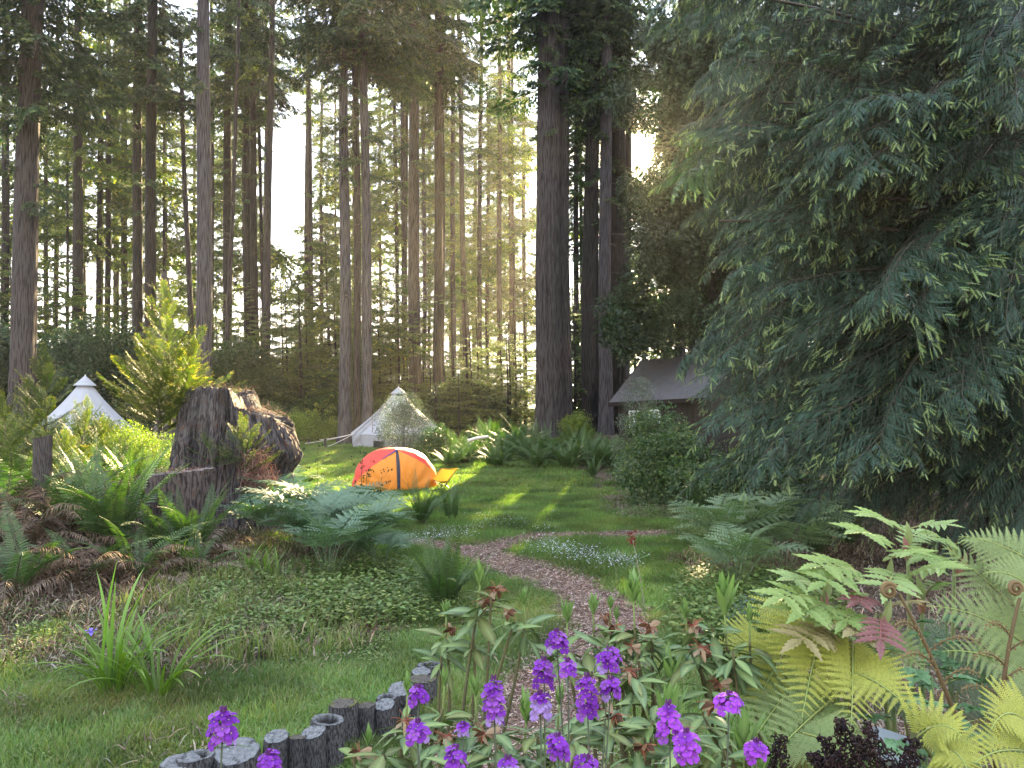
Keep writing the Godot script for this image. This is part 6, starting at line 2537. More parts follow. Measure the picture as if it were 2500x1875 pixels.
func make_rhododendrons() -> void:
	rng.seed = 1700
	leaves.old = []
	leaves.pale = []
	leaves.shoot = []
	for k in 5:
		var g := [Color(0.045, 0.078, 0.03), Color(0.055, 0.09, 0.038), Color(0.038, 0.066, 0.024), Color(0.07, 0.105, 0.045), Color(0.075, 0.08, 0.024)][k] as Color
		leaves.old.append(leaf_shape(0.125 + 0.012 * k, 0.0215 + 0.001 * k, 0.18 + 0.12 * (k % 3), 0.16, g, g * 1.1).mesh(M.glossy))
		var y := [Color(0.095, 0.14, 0.04), Color(0.11, 0.155, 0.055), Color(0.085, 0.13, 0.038), Color(0.13, 0.17, 0.06), Color(0.10, 0.14, 0.045)][k] as Color
		leaves.pale.append(leaf_shape(0.11 + 0.01 * k, 0.019, 0.25, 0.2, y, y).mesh(M.glossy))
		var n := [Color(0.10, 0.165, 0.035), Color(0.12, 0.19, 0.045), Color(0.085, 0.15, 0.035), Color(0.13, 0.20, 0.06), Color(0.11, 0.17, 0.05)][k] as Color
		leaves.shoot.append(leaf_shape(0.085 + 0.008 * k, 0.0125, -0.06, 0.35, n, n * 1.1, 0.2).mesh(M.soft_leaf))
	leaves.wither = []
	for k in 3:
		rng.seed = 1710 + k
		var o := Shape.new()
		for i in 9:
			var dir := Vector3(rf(-1, 1), rf(-1.2, 0.3), rf(-1, 1)).normalized()
			var c := shade([Color(0.13, 0.065, 0.035), Color(0.19, 0.13, 0.08), Color(0.085, 0.042, 0.026)][i % 3], 0.2)
			var p := curve(Vector3.ZERO, dir * 0.03 + Vector3(rf(-0.02, 0.02), 0.015, rf(-0.02, 0.02)), dir * rf(0.04, 0.065), 4)
			o.blade(p, PackedFloat32Array([0.003, 0.011, 0.015, 0.010, 0.0]), Vector3(rf(-1, 1), rf(-1, 1), rf(-1, 1)).normalized(), rf(-0.6, 0.6), c, c * 0.9)
		for i in 7:
			var dir := Vector3(rf(-1, 1), rf(-0.4, 0.5), rf(-1, 1)).normalized()
			o.tube(curve(Vector3.ZERO, dir * 0.03 + Vector3(0, 0.012, 0), dir * 0.06, 4), taper(0.0016, 0.001, 4), 3, Color(0.25, 0.05, 0.04), Color(0.30, 0.10, 0.06))
		leaves.wither.append(o.mesh(M.dead))
	leaves.bud = []
	# each whorl: pixel of the shoot's tip, depth, length of its new shoot in pixels (0: none), leaves under it, withered flower
	var shrubs := [
		["rhododendron with a withered flower truss standing left of the path's end", Vector3(-0.25, 0, -2.75), [
			[1172, 1385, 2.75, 75, 11, 1], [1278, 1445, 2.7, 55, 5, 0], [1090, 1478, 2.85, 48, 9, 1], [1200, 1450, 2.7, 0, 8, 1], [1160, 1560, 2.75, 0, 9, 0], [1250, 1520, 2.6, 0, 9, 1], [1080, 1590, 2.8, 0, 8, 0]]],
		["rhododendron in the middle of the flower bed, many bright new shoots", Vector3(0.42, 0, -2.55), [
			[1385, 1480, 2.65, 70, 10, 0], [1448, 1465, 2.75, 60, 6, 0], [1490, 1460, 2.7, 48, 6, 1], [1505, 1490, 2.7, 40, 6, 1], [1546, 1415, 2.6, 95, 11, 0], [1590, 1560, 2.55, 0, 9, 1], [1480, 1570, 2.6, 0, 10, 0],
			[1640, 1610, 2.45, 110, 10, 0], [1540, 1650, 2.4, 0, 10, 1], [1600, 1700, 2.35, 0, 10, 0], [1560, 1590, 2.5, 0, 9, 1], [1450, 1640, 2.5, 0, 8, 0]]],
		["rhododendron at the right of the flower bed beside the yellow-green fern", Vector3(0.95, 0, -2.55), [
			[1768, 1430, 2.5, 120, 12, 0], [1672, 1478, 2.65, 55, 9, 1], [1735, 1530, 2.5, 0, 11, 0], [1700, 1600, 2.45, 0, 10, 1], [1790, 1590, 2.4, 0, 9, 0], [1830, 1485, 2.5, 55, 5, 0], [1740, 1680, 2.35, 0, 9, 1], [1690, 1550, 2.5, 0, 9, 1]]],
		["low rhododendron at the lower edge between flower stalks", Vector3(0.25, 0, -2.0), [
			[1630, 1700, 2.05, 140, 10, 0], [1285, 1710, 2.3, 95, 9, 0], [1365, 1685, 2.35, 60, 8, 0], [1160, 1660, 2.35, 70, 8, 0], [1500, 1760, 2.1, 0, 10, 1], [1400, 1790, 2.1, 0, 10, 0], [1310, 1790, 2.2, 0, 10, 0], [1560, 1820, 2.0, 0, 10, 1],
			[1210, 1790, 2.2, 0, 9, 1], [1440, 1720, 2.25, 0, 9, 1], [1680, 1790, 2.0, 0, 9, 1], [1350, 1840, 2.1, 0, 9, 0], [1590, 1760, 2.05, 0, 9, 0]]],
		["low rhododendron with brown withered blooms at the end of the log edging", Vector3(-0.45, 0, -2.35), [
			[1085, 1640, 2.35, 60, 8, 0], [995, 1660, 2.4, 60, 8, 0], [900, 1790, 2.3, 55, 9, 1], [1000, 1780, 2.25, 0, 9, 1], [930, 1840, 2.2, 0, 9, 0], [1080, 1800, 2.2, 0, 9, 1], [1140, 1850, 2.1, 0, 8, 0], [860, 1850, 2.25, 0, 8, 1]]],
		["low rhododendron by the pink flower heads at the lower right", Vector3(0.8, 0, -1.95), [
			[1815, 1770, 2.0, 130, 10, 0], [1770, 1830, 1.95, 0, 9, 0], [1720, 1740, 2.1, 0, 10, 1], [1860, 1850, 1.95, 70, 8, 0], [1740, 1860, 1.95, 0, 8, 0]]]]
	for s in shrubs:
		var base := on_ground(s[1].x, s[1].z)
		var t := thing("rhododendron", s[0], "shrub", base)
		rng.seed = 1720 + int(s[1].x * 100)
		var stems := Shape.new()
		for w in s[2]:
			var tip := P(w[0], w[1], w[2]) - base
			var len_px: float = w[3]
			var shoot_l: float = len_px / 1875.0 * w[2]
			var node := tip - Vector3(rf(-0.008, 0.008), shoot_l + (0.035 if len_px > 0 else 0.0), 0)
			var root := Vector3(node.x * 0.35 + rf(-0.05, 0.05), -0.05, node.z * 0.35)
			var mid := Vector3(node.x * 0.75 + rf(-0.06, 0.06), node.y * 0.55, node.z * 0.75 + rf(-0.05, 0.05))
			var st := Shape.new()
			st.tube(curve(root, mid, node, 8), taper(0.0085, 0.0042, 8), 6, Color(0.06, 0.045, 0.03), Color(0.10, 0.09, 0.04))
			if len_px > 0:
				st.tube(curve(node, node.lerp(tip, 0.3), tip - Vector3(0, shoot_l * 0.55, 0), 3), taper(0.004, 0.003, 3), 6, Color(0.13, 0.13, 0.05), Color(0.15, 0.2, 0.06))
			part("stem", st.mesh(M.stalk), t)
			# old leaves hang round the node
			for k in int(w[4] * 1.4):
				var a: float = k * 2.4 + rf(-0.4, 0.4)
				var dir := Vector3(cos(a), rf(-0.7, 0.6), sin(a))
				var kind: Array = leaves.pale if rng.randf() < 0.35 else leaves.old
				part("leaf", kind[rng.randi() % 5], t, Transform3D(basis_along(dir).rotated(dir.normalized(), rf(-0.5, 0.5)).scaled(Vector3.ONE * rf(0.52, 0.88)), node - Vector3(0, rf(0.0, 0.05), 0) + Vector3(dir.x, 0, dir.z) * 0.008))
			# the new shoot: a tuft of narrow upright leaves
			if len_px > 0:
				var cup := tip - Vector3(0, shoot_l * 0.62, 0)
				var sc: float = shoot_l * 0.75 / 0.095
				for k in 10:
					var a: float = k * 2.4 + rf(-0.3, 0.3)
					var o_ := 0.55 - 0.045 * k
					var dir := Vector3(cos(a) * o_, 1.0, sin(a) * o_)
					part("new_leaf", leaves.shoot[rng.randi() % 5], t, Transform3D(basis_along(dir, Vector3(-cos(a), 0.3, -sin(a))).scaled(Vector3.ONE * clampf(sc, 0.35, 1.3) * rf(0.8, 1.1)), cup + Vector3(0, 0.004 * k * sc * 0.4, 0)))
			if w[5]:
				for k in 1:
					part("withered_flower", leaves.wither[rng.randi() % 3], t, Transform3D(Basis(Vector3.UP, rf(0, TAU)).scaled(Vector3.ONE * rf(0.55, 0.85)), node + Vector3(rf(-0.03, 0.03), rf(0.0, 0.04), rf(-0.01, 0.04))))
	# a red seed head on a tall bare stem
	var foot := on_ground(0.5, -2.6)
	var t2 := thing("seed_head_stalk", "tall thin stalk with a dark red seed head and two pointed leaves, over the path", "plant", foot)
	var top := P(1545, 1318, 2.9) - foot
	var low := P(1600, 1560, 2.75) - foot
	var st2 := Shape.new()
	st2.tube(curve(Vector3(low.x, 0, low.z), low, top, 12), taper(0.003, 0.002, 12), 5, Color(0.10, 0.12, 0.06), Color(0.14, 0.13, 0.08))
	part("stem", st2.mesh(M.stalk), t2)
	var hd := Shape.new()
	rng.seed = 1790
	for k in 34:
		var p := top + Vector3(rf(-0.02, 0.015), rf(-0.012, 0.03), rf(-0.015, 0.015))
		var c := shade(Color(0.11, 0.022, 0.018), 0.4)
		var dir := Vector3(rf(-1, 1), rf(-0.6, 1), rf(-1, 1)).normalized() * 0.012
		var sd := dir.cross(Vector3(0.3, 0.2, 1)).normalized() * 0.004
		hd.tri(p - sd, p + dir, p + sd, c, c, c)
	part("seed_head", hd.mesh(M.dead), t2)
	var pl := P(1558, 1365, 2.87) - foot
	for s: float in [-1.0, 1.0]:
		part("leaf", leaves.shoot[2], t2, Transform3D(basis_along(Vector3(s, 0.35, 0.2)).scaled(Vector3.ONE * 0.55), pl))
		part("leaf", leaves.shoot[0], t2, Transform3D(basis_along(Vector3(s, 0.8, 0.3)).scaled(Vector3.ONE * 0.9), P(1588, 1500, 2.8) - foot))


# ---------------------------------------------------------------- the honey bush: big feathered leaves with toothed leaflets
func toothed(l: float, w: float, teeth: int, ca: Color, cb: Color) -> Shape:
	var o := Shape.new()
	var rib := PackedVector3Array()
	for i in teeth * 2 + 1:
		var q := float(i) / (teeth * 2)
		rib.append(Vector3(l * q, -0.10 * l * q * q, 0))
	for hand: float in [-1.0, 1.0]:
		var edge := PackedVector3Array()
		for i in teeth * 2 + 1:
			var q := float(i) / (teeth * 2)
			var ww := w * sin(PI * pow(clampf(q * 0.96 + 0.04, 0, 1), 0.75))
			var tooth := 1.0 if i % 2 == 1 else 0.6
			edge.append(rib[i] + Vector3((0.10 * l / teeth) if i % 2 == 1 else 0.0, ww * 0.28, hand * ww * tooth))
		edge[teeth * 2] = rib[teeth * 2]
		for i in teeth * 2:
			var q := float(i) / (teeth * 2)
			var c := ca.lerp(cb, q)
			if hand > 0:
				o.tri(rib[i], edge[i + 1], rib[i + 1], c, cb, c)
				o.tri(rib[i], edge[i], edge[i + 1], c, cb, cb)
			else:
				o.tri(rib[i], rib[i + 1], edge[i + 1], c, c, cb)
				o.tri(rib[i], edge[i + 1], edge[i], c, cb, cb)
	return o


func make_honey_bush() -> void:
	rng.seed = 1800
	var tones := [[Color(0.14, 0.19, 0.045), Color(0.20, 0.255, 0.065)], [Color(0.15, 0.205, 0.065), Color(0.21, 0.265, 0.085)], [Color(0.12, 0.175, 0.038), Color(0.17, 0.225, 0.055)], [Color(0.14, 0.05, 0.045), Color(0.18, 0.068, 0.06)], [Color(0.19, 0.15, 0.055), Color(0.24, 0.19, 0.08)]]
	var kinds: Array = []
	for c in tones:
		kinds.append(toothed(0.11, 0.019, 6, c[0], c[1]).mesh(M.soft_leaf))
	var base := on_ground(1.45, -2.75)
	var t := thing("honey_bush", "honey bush with large toothed yellow-green leaves and some dark red ones, at the right", "shrub", base)
	# leaves: attach pixel, tip pixel, depth at both, tone
	var list := [
		[2205, 1300, 2128, 1262, 2.85, 2.75, 0], [2225, 1290, 2312, 1282, 2.85, 2.75, 1], [2160, 1335, 2092, 1300, 2.8, 2.62, 0], [2200, 1345, 2240, 1300, 2.85, 2.95, 1], [2160, 1370, 2235, 1352, 2.75, 2.6, 0],
		[2325, 1345, 2288, 1312, 2.9, 2.8, 0], [2330, 1330, 2395, 1318, 2.9, 2.8, 2], [2300, 1365, 2245, 1362, 2.85, 2.7, 2], [2110, 1405, 1996, 1382, 2.75, 2.6, 0], [2120, 1420, 2008, 1425, 2.7, 2.5, 2],
		[2195, 1420, 2310, 1388, 2.7, 2.55, 0], [2190, 1400, 2165, 1440, 2.75, 2.5, 1], [2000, 1440, 1932, 1415, 2.7, 2.6, 1], [1995, 1460, 1904, 1462, 2.65, 2.5, 0], [2030, 1480, 1958, 1495, 2.6, 2.45, 2],
		[2060, 1480, 2080, 1450, 2.65, 2.55, 1], [2150, 1510, 2150, 1568, 2.5, 2.35, 3], [2135, 1465, 2090, 1470, 2.6, 2.5, 3], [2180, 1480, 2228, 1472, 2.6, 2.5, 4], [2040, 1545, 1950, 1565, 2.55, 2.4, 4], [2050, 1560, 2010, 1530, 2.55, 2.45, 2],
		[2120, 1560, 2080, 1545, 2.55, 2.4, 4], [2100, 1500, 2060, 1520, 2.6, 2.45, 2], [2260, 1450, 2290, 1425, 2.8, 2.7, 2], [2350, 1400, 2400, 1380, 2.9, 2.8, 2]]
	for e in list:
		var a := P(e[0], e[1], e[4]) - base
		var b := P(e[2], e[3], e[5]) - base
		var leaf := Node3D.new()
		leaf.name = "leaf"
		t.add_child(leaf, true)
		var tone: int = e[6]
		if tone == 3:
			leaf.set_meta("label", "dark red leaf hanging low in the bush")
		var l := a.distance_to(b)
		var mid := a.lerp(b, 0.5) + Vector3(0, l * 0.12, 0)
		var rib := curve(a, mid, b, 6)
		var st := Shape.new()
		st.tube(rib, taper(0.003, 0.0015, 6), 5, (tones[tone][0] as Color).lerp(Color(0.25, 0.08, 0.08), 0.3), tones[tone][1])
		part("leaf_stalk", st.mesh(M.stalk), leaf)
		var ll := clampf(l * 0.5, 0.05, 0.11)
		for k in 5:
			var q := 0.22 + 0.165 * k
			var i := mini(int(q * 6.0), 5)
			var at := rib[i].lerp(rib[i + 1], q * 6.0 - i)
			var along := (rib[i + 1] - rib[i]).normalized()
			var side := along.cross(Vector3(0, 1, 0.35).normalized()).normalized()
			for hand: float in [-1.0, 1.0]:
				var dir := (side * hand + along * 0.55 + Vector3(0, rf(-0.15, 0.2), 0)).normalized()
				part("leaflet", kinds[tone], leaf, Transform3D(basis_along(dir, Vector3(0, 1, 0.4)).scaled(Vector3.ONE * ll / 0.11 * (0.75 + 0.08 * k) * rf(0.9, 1.1)), at))
		part("leaflet", kinds[tone], leaf, Transform3D(basis_along(b - rib[4], Vector3(0, 1, 0.4)).scaled(Vector3.ONE * ll / 0.11 * 1.05), rib[6] - (rib[6] - rib[4]) * 0.15))
	# stems and the pinkish sheaths at their tops
	for e in [[2215, 1310, 2.87], [2330, 1345, 2.92], [2160, 1400, 2.78], [2010, 1440, 2.72], [2150, 1500, 2.55], [2045, 1545, 2.6], [2250, 1440, 2.85]]:
		var top := P(e[0], e[1], e[2]) - base
		var st := Shape.new()
		st.tube(curve(Vector3(top.x * 0.5, -0.05, top.z * 0.5), Vector3(top.x * 0.9, top.y * 0.5, top.z * 0.9), top, 9), taper(0.012, 0.006, 9), 7, Color(0.10, 0.12, 0.05), Color(0.17, 0.2, 0.08))
		part("stem", st.mesh(M.stalk), t)
		for k in 2:
			var o := Shape.new()
			var dir := Vector3(rf(-0.5, 0.5), 1.0, rf(-0.2, 0.5)).normalized()
			var c := Color(0.24, 0.26, 0.11) if k == 0 else Color(0.32, 0.13, 0.13)
			o.blade(curve(Vector3.ZERO, dir * 0.05 + Vector3(0, 0, 0.01), dir * 0.1, 5), PackedFloat32Array([0.006, 0.013, 0.016, 0.013, 0.008, 0.0]), dir.cross(Vector3(0, 0, 1)), 0.5, c, c)
			part("sheath", o.mesh(M.soft_leaf), t, Transform3D(Basis.IDENTITY, top - Vector3(0, 0.04 + 0.05 * k, 0)))
	# green lobed herbs that stand among them
	var herb: Array = []
	for k in 3:
		var o := Shape.new()
		rng.seed = 1830 + k
		var c := [Color(0.085, 0.15, 0.06), Color(0.10, 0.18, 0.075), Color(0.07, 0.13, 0.05)][k] as Color
		for j in 3:
			var a := (j - 1) * 0.75
			o.add(toothed(0.085 if j == 1 else 0.07, 0.026, 4, c, c * 1.15), Transform3D(Basis(Vector3.UP, a), Vector3.ZERO))
		herb.append(o.mesh(M.soft_leaf))
	var hs := [[2305, 1440, 1.0, 2.6, "lobed-leaved green herb with a long stem between the two brown fern stalks"], [2245, 1540, 0.9, 2.45, "lobed-leaved herb under the dark red leaf"], [2390, 1560, 0.9, 2.5, "lobed-leaved herb right of the leaning fern stalk"], [2275, 1650, 0.9, 2.3, "lobed-leaved herb beside the leaning fern stalk, half way down"],
		[2100, 1600, 0.8, 2.5, "lobed-leaved herb behind the yellow-green fronds"], [2330, 1730, 0.9, 2.2, "lobed-leaved herb low between the fern stalks"], [2240, 1800, 0.8, 2.1, "lobed-leaved herb beside the black withered plumes"]]
	for h in hs:
		var top := P(h[0], h[1], h[3])
		var foot := on_ground(top.x + 0.02, top.z)
		var p := thing("leafy_herb", h[4], "herb", foot)
		rng.seed = int(h[0])
		var st := Shape.new()
		st.tube(curve(Vector3.ZERO, (top - foot) * 0.5 + Vector3(0.01, 0, 0), top - foot, 6), taper(0.004, 0.0025, 6), 5, Color(0.08, 0.11, 0.05), Color(0.10, 0.16, 0.06))
		part("stem", st.mesh(M.stalk), p)
		for k in 9:
			var q := rf(0.55, 1.0)
			var a: float = k * 2.4 + rf(-0.4, 0.4)
			var dir := Vector3(cos(a), rf(-0.1, 0.35), sin(a))
			var at := (top - foot) * q
			var o := Shape.new()
			var e := at + dir * rf(0.05, 0.09)
			o.tube(PackedVector3Array([at, e]), taper(0.0015, 0.001, 1), 4, Color(0.09, 0.14, 0.05), Color(0.09, 0.14, 0.05))
			part("leaf_stalk", o.mesh(M.stalk), p)
			part("leaf", herb[k % 3], p, Transform3D(basis_along(dir + Vector3(0, -0.2, 0)).scaled(Vector3.ONE * h[2] * rf(0.7, 1.15)), e))


# ---------------------------------------------------------------- bracken at the right
func hero_frond(t: Node3D, base: Vector3, a: Vector3, mid: Vector3, tip: Vector3, face: Vector3, pin: Array, wide: float, pairs: int, from := 0.0) -> void:
	var f := Node3D.new()
	f.name = "frond"
	t.add_child(f, true)
	var line := curve(a, mid, tip, 14)
	var st := Shape.new()
	if base != Vector3.INF:
		st.tube(curve(base, Vector3(base.x * 0.4 + a.x * 0.6, a.y * 0.6, base.z * 0.4 + a.z * 0.6), a, 8), taper(0.006, 0.0042, 8), 6, Color(0.10, 0.075, 0.035), Color(0.15, 0.16, 0.05))
	st.tube(line, taper(0.0038, 0.001, 14), 5, Color(0.17, 0.18, 0.05), Color(0.22, 0.27, 0.07))
	part("stem", st.mesh(M.stalk), f)
	for k in pairs:
		var q := lerpf(from, 0.98, (k + 0.35) / pairs)
		var i := mini(int(q * 14.0), 13)
		var at := line[i].lerp(line[i + 1], q * 14.0 - i)
		var along := (line[i + 1] - line[i]).normalized()
		var side := along.cross(face).normalized()
		var l := wide * (1.0 - 0.93 * pow(q, 1.15)) * rf(0.92, 1.08)
		for hand: float in [-1.0, 1.0]:
			var dir := (side * hand + along * (0.30 + 0.4 * q) + face * rf(-0.05, 0.05)).normalized()
			part("leaflet", pin[(k + (1 if hand > 0 else 0)) % pin.size()], f, Transform3D(basis_along(dir, face).scaled(Vector3.ONE * maxf(l, 0.012)), at))


func make_front_bracken() -> void:
	var yellow: Array = []
	var green: Array = []
	var deep: Array = []
	for k in 3:
		yellow.append(bracken_pinna(1900 + k, 1.0, 20, Color(0.27, 0.27, 0.04), Color(0.36, 0.35, 0.06), 0.17).mesh(M.fern))
		green.append(bracken_pinna(1910 + k, 1.0, 20, Color(0.15, 0.19, 0.055), Color(0.20, 0.235, 0.075), 0.17).mesh(M.fern))
		deep.append(bracken_pinna(1920 + k, 1.0, 17, Color(0.055, 0.09, 0.036), Color(0.075, 0.11, 0.04), 0.2).mesh(M.fern))
	rng.seed = 1930
	var g := [
		["yellow-green bracken whose fronds fan towards the flower bed", Vector3(0.95, 0, -2.75), yellow, [
			[1975, 1500, 1905, 1620, 1832, 1745, 2.75, 2.35, 0.19, 15], [2010, 1530, 1985, 1630, 1958, 1752, 2.6, 2.25, 0.18, 15], [2080, 1560, 2085, 1660, 2078, 1775, 2.55, 2.15, 0.17, 15],
			[2050, 1640, 2140, 1660, 2258, 1770, 2.45, 2.1, 0.15, 14], [1900, 1600, 1840, 1610, 1760, 1650, 2.7, 2.45, 0.14, 13], [2020, 1610, 1960, 1560, 1870, 1555, 2.65, 2.75, 0.15, 14], [1860, 1570, 1800, 1575, 1730, 1600, 2.8, 2.7, 0.12, 12]]],
		["dull green bracken under the yellow-green fans", Vector3(1.0, 0, -2.6), green, [
			[1960, 1640, 1900, 1740, 1820, 1830, 2.55, 2.2, 0.17, 14], [2040, 1700, 1960, 1790, 1880, 1850, 2.4, 2.1, 0.16, 13], [2100, 1600, 2190, 1590, 2260, 1640, 2.6, 2.4, 0.15, 13], [1960, 1790, 2030, 1830, 2100, 1872, 2.2, 2.0, 0.13, 12], [1880, 1690, 1820, 1700, 1760, 1740, 2.5, 2.35, 0.13, 12]]],
		["tall pale bracken at the right edge with combed side leaves", Vector3(1.75, 0, -2.7), green, [
			[2560, 1560, 2420, 1440, 2300, 1330, 2.55, 2.75, 0.20, 16], [2580, 1640, 2420, 1500, 2260, 1480, 2.45, 2.5, 0.19, 16], [2560, 1400, 2440, 1330, 2340, 1310, 2.6, 2.8, 0.16, 15], [2580, 1700, 2440, 1600, 2300, 1590, 2.4, 2.4, 0.16, 15], [2560, 1480, 2480, 1400, 2400, 1400, 2.5, 2.5, 0.14, 13]]],
		["bright bracken fronds low at the right edge", Vector3(1.55, 0, -2.3), yellow, [
			[2240, 1800, 2300, 1770, 2350, 1800, 2.1, 2.0, 0.12, 12], [2520, 1780, 2460, 1730, 2420, 1780, 2.1, 2.0, 0.12, 12], [2560, 1850, 2450, 1835, 2380, 1862, 2.05, 1.95, 0.13, 13], [2300, 1840, 2340, 1840, 2370, 1900, 2.05, 1.95, 0.12, 12]]],
		["shaded bracken behind the brown fern stalks", Vector3(1.7, 0, -3.1), deep, [
			[2450, 1700, 2380, 1640, 2290, 1680, 2.9, 2.7, 0.18, 13], [2480, 1780, 2400, 1750, 2310, 1790, 2.7, 2.5, 0.17, 13], [2350, 1620, 2280, 1580, 2180, 1600, 3.0, 2.9, 0.18, 13], [2500, 1650, 2450, 1560, 2380, 1560, 2.9, 2.8, 0.16, 12], [2200, 1700, 2160, 1680, 2090, 1720, 2.8, 2.6, 0.16, 12]]]]
	for e in g:
		var base := on_ground(e[1].x, e[1].z)
		var t := thing("bracken_fern", e[0], "fern", base)
		for f in e[3]:
			var a := P(f[0], f[1], f[6]) - base
			var m := P(f[2], f[3], lerpf(f[6], f[7], 0.5)) - base
			var b := P(f[4], f[5], f[7]) - base
			var root := Vector3(rf(-0.08, 0.08), 0, rf(-0.06, 0.06))
			hero_frond(t, root, a, m + Vector3(0, 0.03, 0), b, Vector3(rf(-0.15, 0.15), 0.75, 0.62).normalized(), e[2], f[8] * 1.15, f[9])
	# two young stalks, still brown, with curled heads and rolled side leaves
	for s in [[[2395, 1875, 2310, 1650, 2195, 1450, 2150, 1395], 2.15, "leaning brown young fern stalk with a coiled head"], [[2428, 1875, 2440, 1640, 2490, 1460, 2500, 1400], 2.2, "upright brown young fern stalk with rolled side shoots, at the right edge"]]:
		var q: Array = s[0]
		var d: float = s[1]
		var a := P(q[0], q[1] + 60, d)
		var base := on_ground(a.x, a.z)
		var t := thing("fern_stalk", s[2], "fern", base)
		var b := P(q[2], q[3], d) - base
		var c := P(q[4], q[5], d + 0.05) - base
		var line := PackedVector3Array([Vector3.ZERO])
		line.append_array(curve(a - base, b, c, 12))
		var st := Shape.new()
		var brown := Color(0.06, 0.034, 0.016)
		st.tube(line, taper(0.0078, 0.0045, line.size() - 1), 9, brown, Color(0.09, 0.06, 0.025))
		part("stem", st.mesh(M.stalk), t)
		rng.seed = int(q[0])
		# coil
		var coil := func(at: Vector3, dir: Vector3, r: float, thick: float, turn: float) -> ArrayMesh:
			var o := Shape.new()
			var pts := PackedVector3Array()
			var rr := PackedFloat32Array()
			var up := dir.normalized()
			var sd := up.cross(Vector3(0, 0, 1)).normalized() * turn
			for i in 34:
				var g2 := i / 33.0
				var ang := g2 * TAU * 1.9
				var rad := r * (1.0 - 0.8 * g2)
				pts.append(at + up * (r * 0.9) + (sd * (cos(ang) * rad - r) + up * sin(ang) * rad) * Vector3(1, 1, 1) + Vector3(0, 0, 0.012 * g2))
				rr.append(thick * (1.0 - 0.55 * g2))
			o.tube(pts, rr, 7, Color(0.13, 0.085, 0.035), Color(0.085, 0.05, 0.025))
			return o.mesh(M.stalk)
		part("coiled_head", coil.call(line[line.size() - 1], line[line.size() - 1] - line[line.size() - 3], 0.022, 0.0075, 1.0), t)
		# side shoots: arched, set with small rolled knobs
		for k in 7:
			var i := 4 + k
			if i > 12:
				break
			var hand := -1.0 if k % 2 == 0 else 1.0
			if s[0][0] < 2400 and k < 3:
				continue
			var l := 0.085 + 0.02 * (k % 3)
			var tip := line[i] + Vector3(hand * l, 0.035, 0.02)
			var sh := curve(line[i], line[i] + Vector3(hand * l * 0.5, 0.065, 0.01), tip, 8)
			var so := Shape.new()
			so.tube(sh, taper(0.003, 0.0018, 8), 5, brown, Color(0.16, 0.12, 0.05))
			for m in 9:
				var p := sh[mini(m, 8)]
				for h2: float in [-1.0, 1.0]:
					var kn := p + Vector3(rf(-0.003, 0.003), h2 * 0.006, 0.003)
					so.tube(PackedVector3Array([kn + Vector3(0, -0.003, 0), kn, kn + Vector3(0.002, 0.003, 0.001)]), PackedFloat32Array([0.0015, 0.0035, 0.001]), 5, Color(0.26, 0.20, 0.10), Color(0.14, 0.09, 0.04))
			part("side_shoot", so.mesh(M.stalk), t)


func make_withered_plumes() -> void:
	for s in [[[[2050, 1760, 2090, 1860], [2030, 1850, 2060, 1885]], 1.95, "black withered plume with a blunt top, left one at the lower right"], [[[2010, 1800, 2070, 1900], [1985, 1845, 2030, 1890]], 2.0, "black withered plume leaning left at the lower edge"],
			[[[2120, 1770, 2170, 1900], [2090, 1800, 2140, 1900]], 1.9, "tallest black withered plume at the lower edge"], [[[2228, 1805, 2215, 1900]], 1.95, "narrow black withered plume right of the others"], [[[1905, 1800, 1890, 1900]], 2.05, "thin curly black withered plume left of the others"]]:
		var d: float = s[1]
		var first: Array = s[0][0]
		var a := P(first[2], first[3], d)
		var base := on_ground(a.x, a.z)
		var t := thing("withered_plume", s[2], "plant", base)
		for q in s[0]:
			rng.seed = int(q[0] * 3 + q[1])
			var top := P(q[0], q[1], d) - base
			var low := P(q[2], q[3], d) - base
			var o := Shape.new()
			var stem := Shape.new()
			stem.tube(PackedVector3Array([Vector3(0, 0, 0), low, top]), taper(0.003, 0.0015, 2), 5, Color(0.03, 0.02, 0.018), Color(0.03, 0.02, 0.018))
			part("stem", stem.mesh(M.stalk), t)
			for k in 150:
				var u := rng.randf()
				var p := low.lerp(top, u)
				var w := 0.030 * (1.0 - 0.75 * u) + 0.006
				p += Vector3(rf(-1, 1) * w, rf(-0.5, 0.5) * w, rf(-1, 1) * w)
				var c := shade(Color(0.028, 0.018, 0.017), 0.5)
				var pts := PackedVector3Array()
				var ang := rf(0, TAU)
				var r := rf(0.003, 0.007)
				var ax := Vector3(rf(-1, 1), rf(-1, 1), rf(-1, 1)).normalized()
				var b := basis_along(ax)
				for i in 6:
					pts.append(p + b * Vector3(i * 0.0012, cos(ang + i * 0.9) * r, sin(ang + i * 0.9) * r))
				o.tube(pts, PackedFloat32Array([0.0012, 0.0022, 0.0026, 0.0024, 0.002, 0.0008]), 4, c, c)
			part("plume", o.mesh(M.dead), t)
	# a pale flat stone shows between the fronds
	var p := P(2185, 1830, 2.3)
	var st := Shape.new()
	st.box(Vector3.ZERO, Vector3(0.14, 0.03, 0.10), Basis(Vector3.RIGHT, 0.7) * Basis(Vector3.FORWARD, 0.5), Color(0.22, 0.25, 0.27))
	tag(lone("flat_stone", st.mesh(M.plain), p), "pale flat stone showing between fronds at the lower right", "stone")


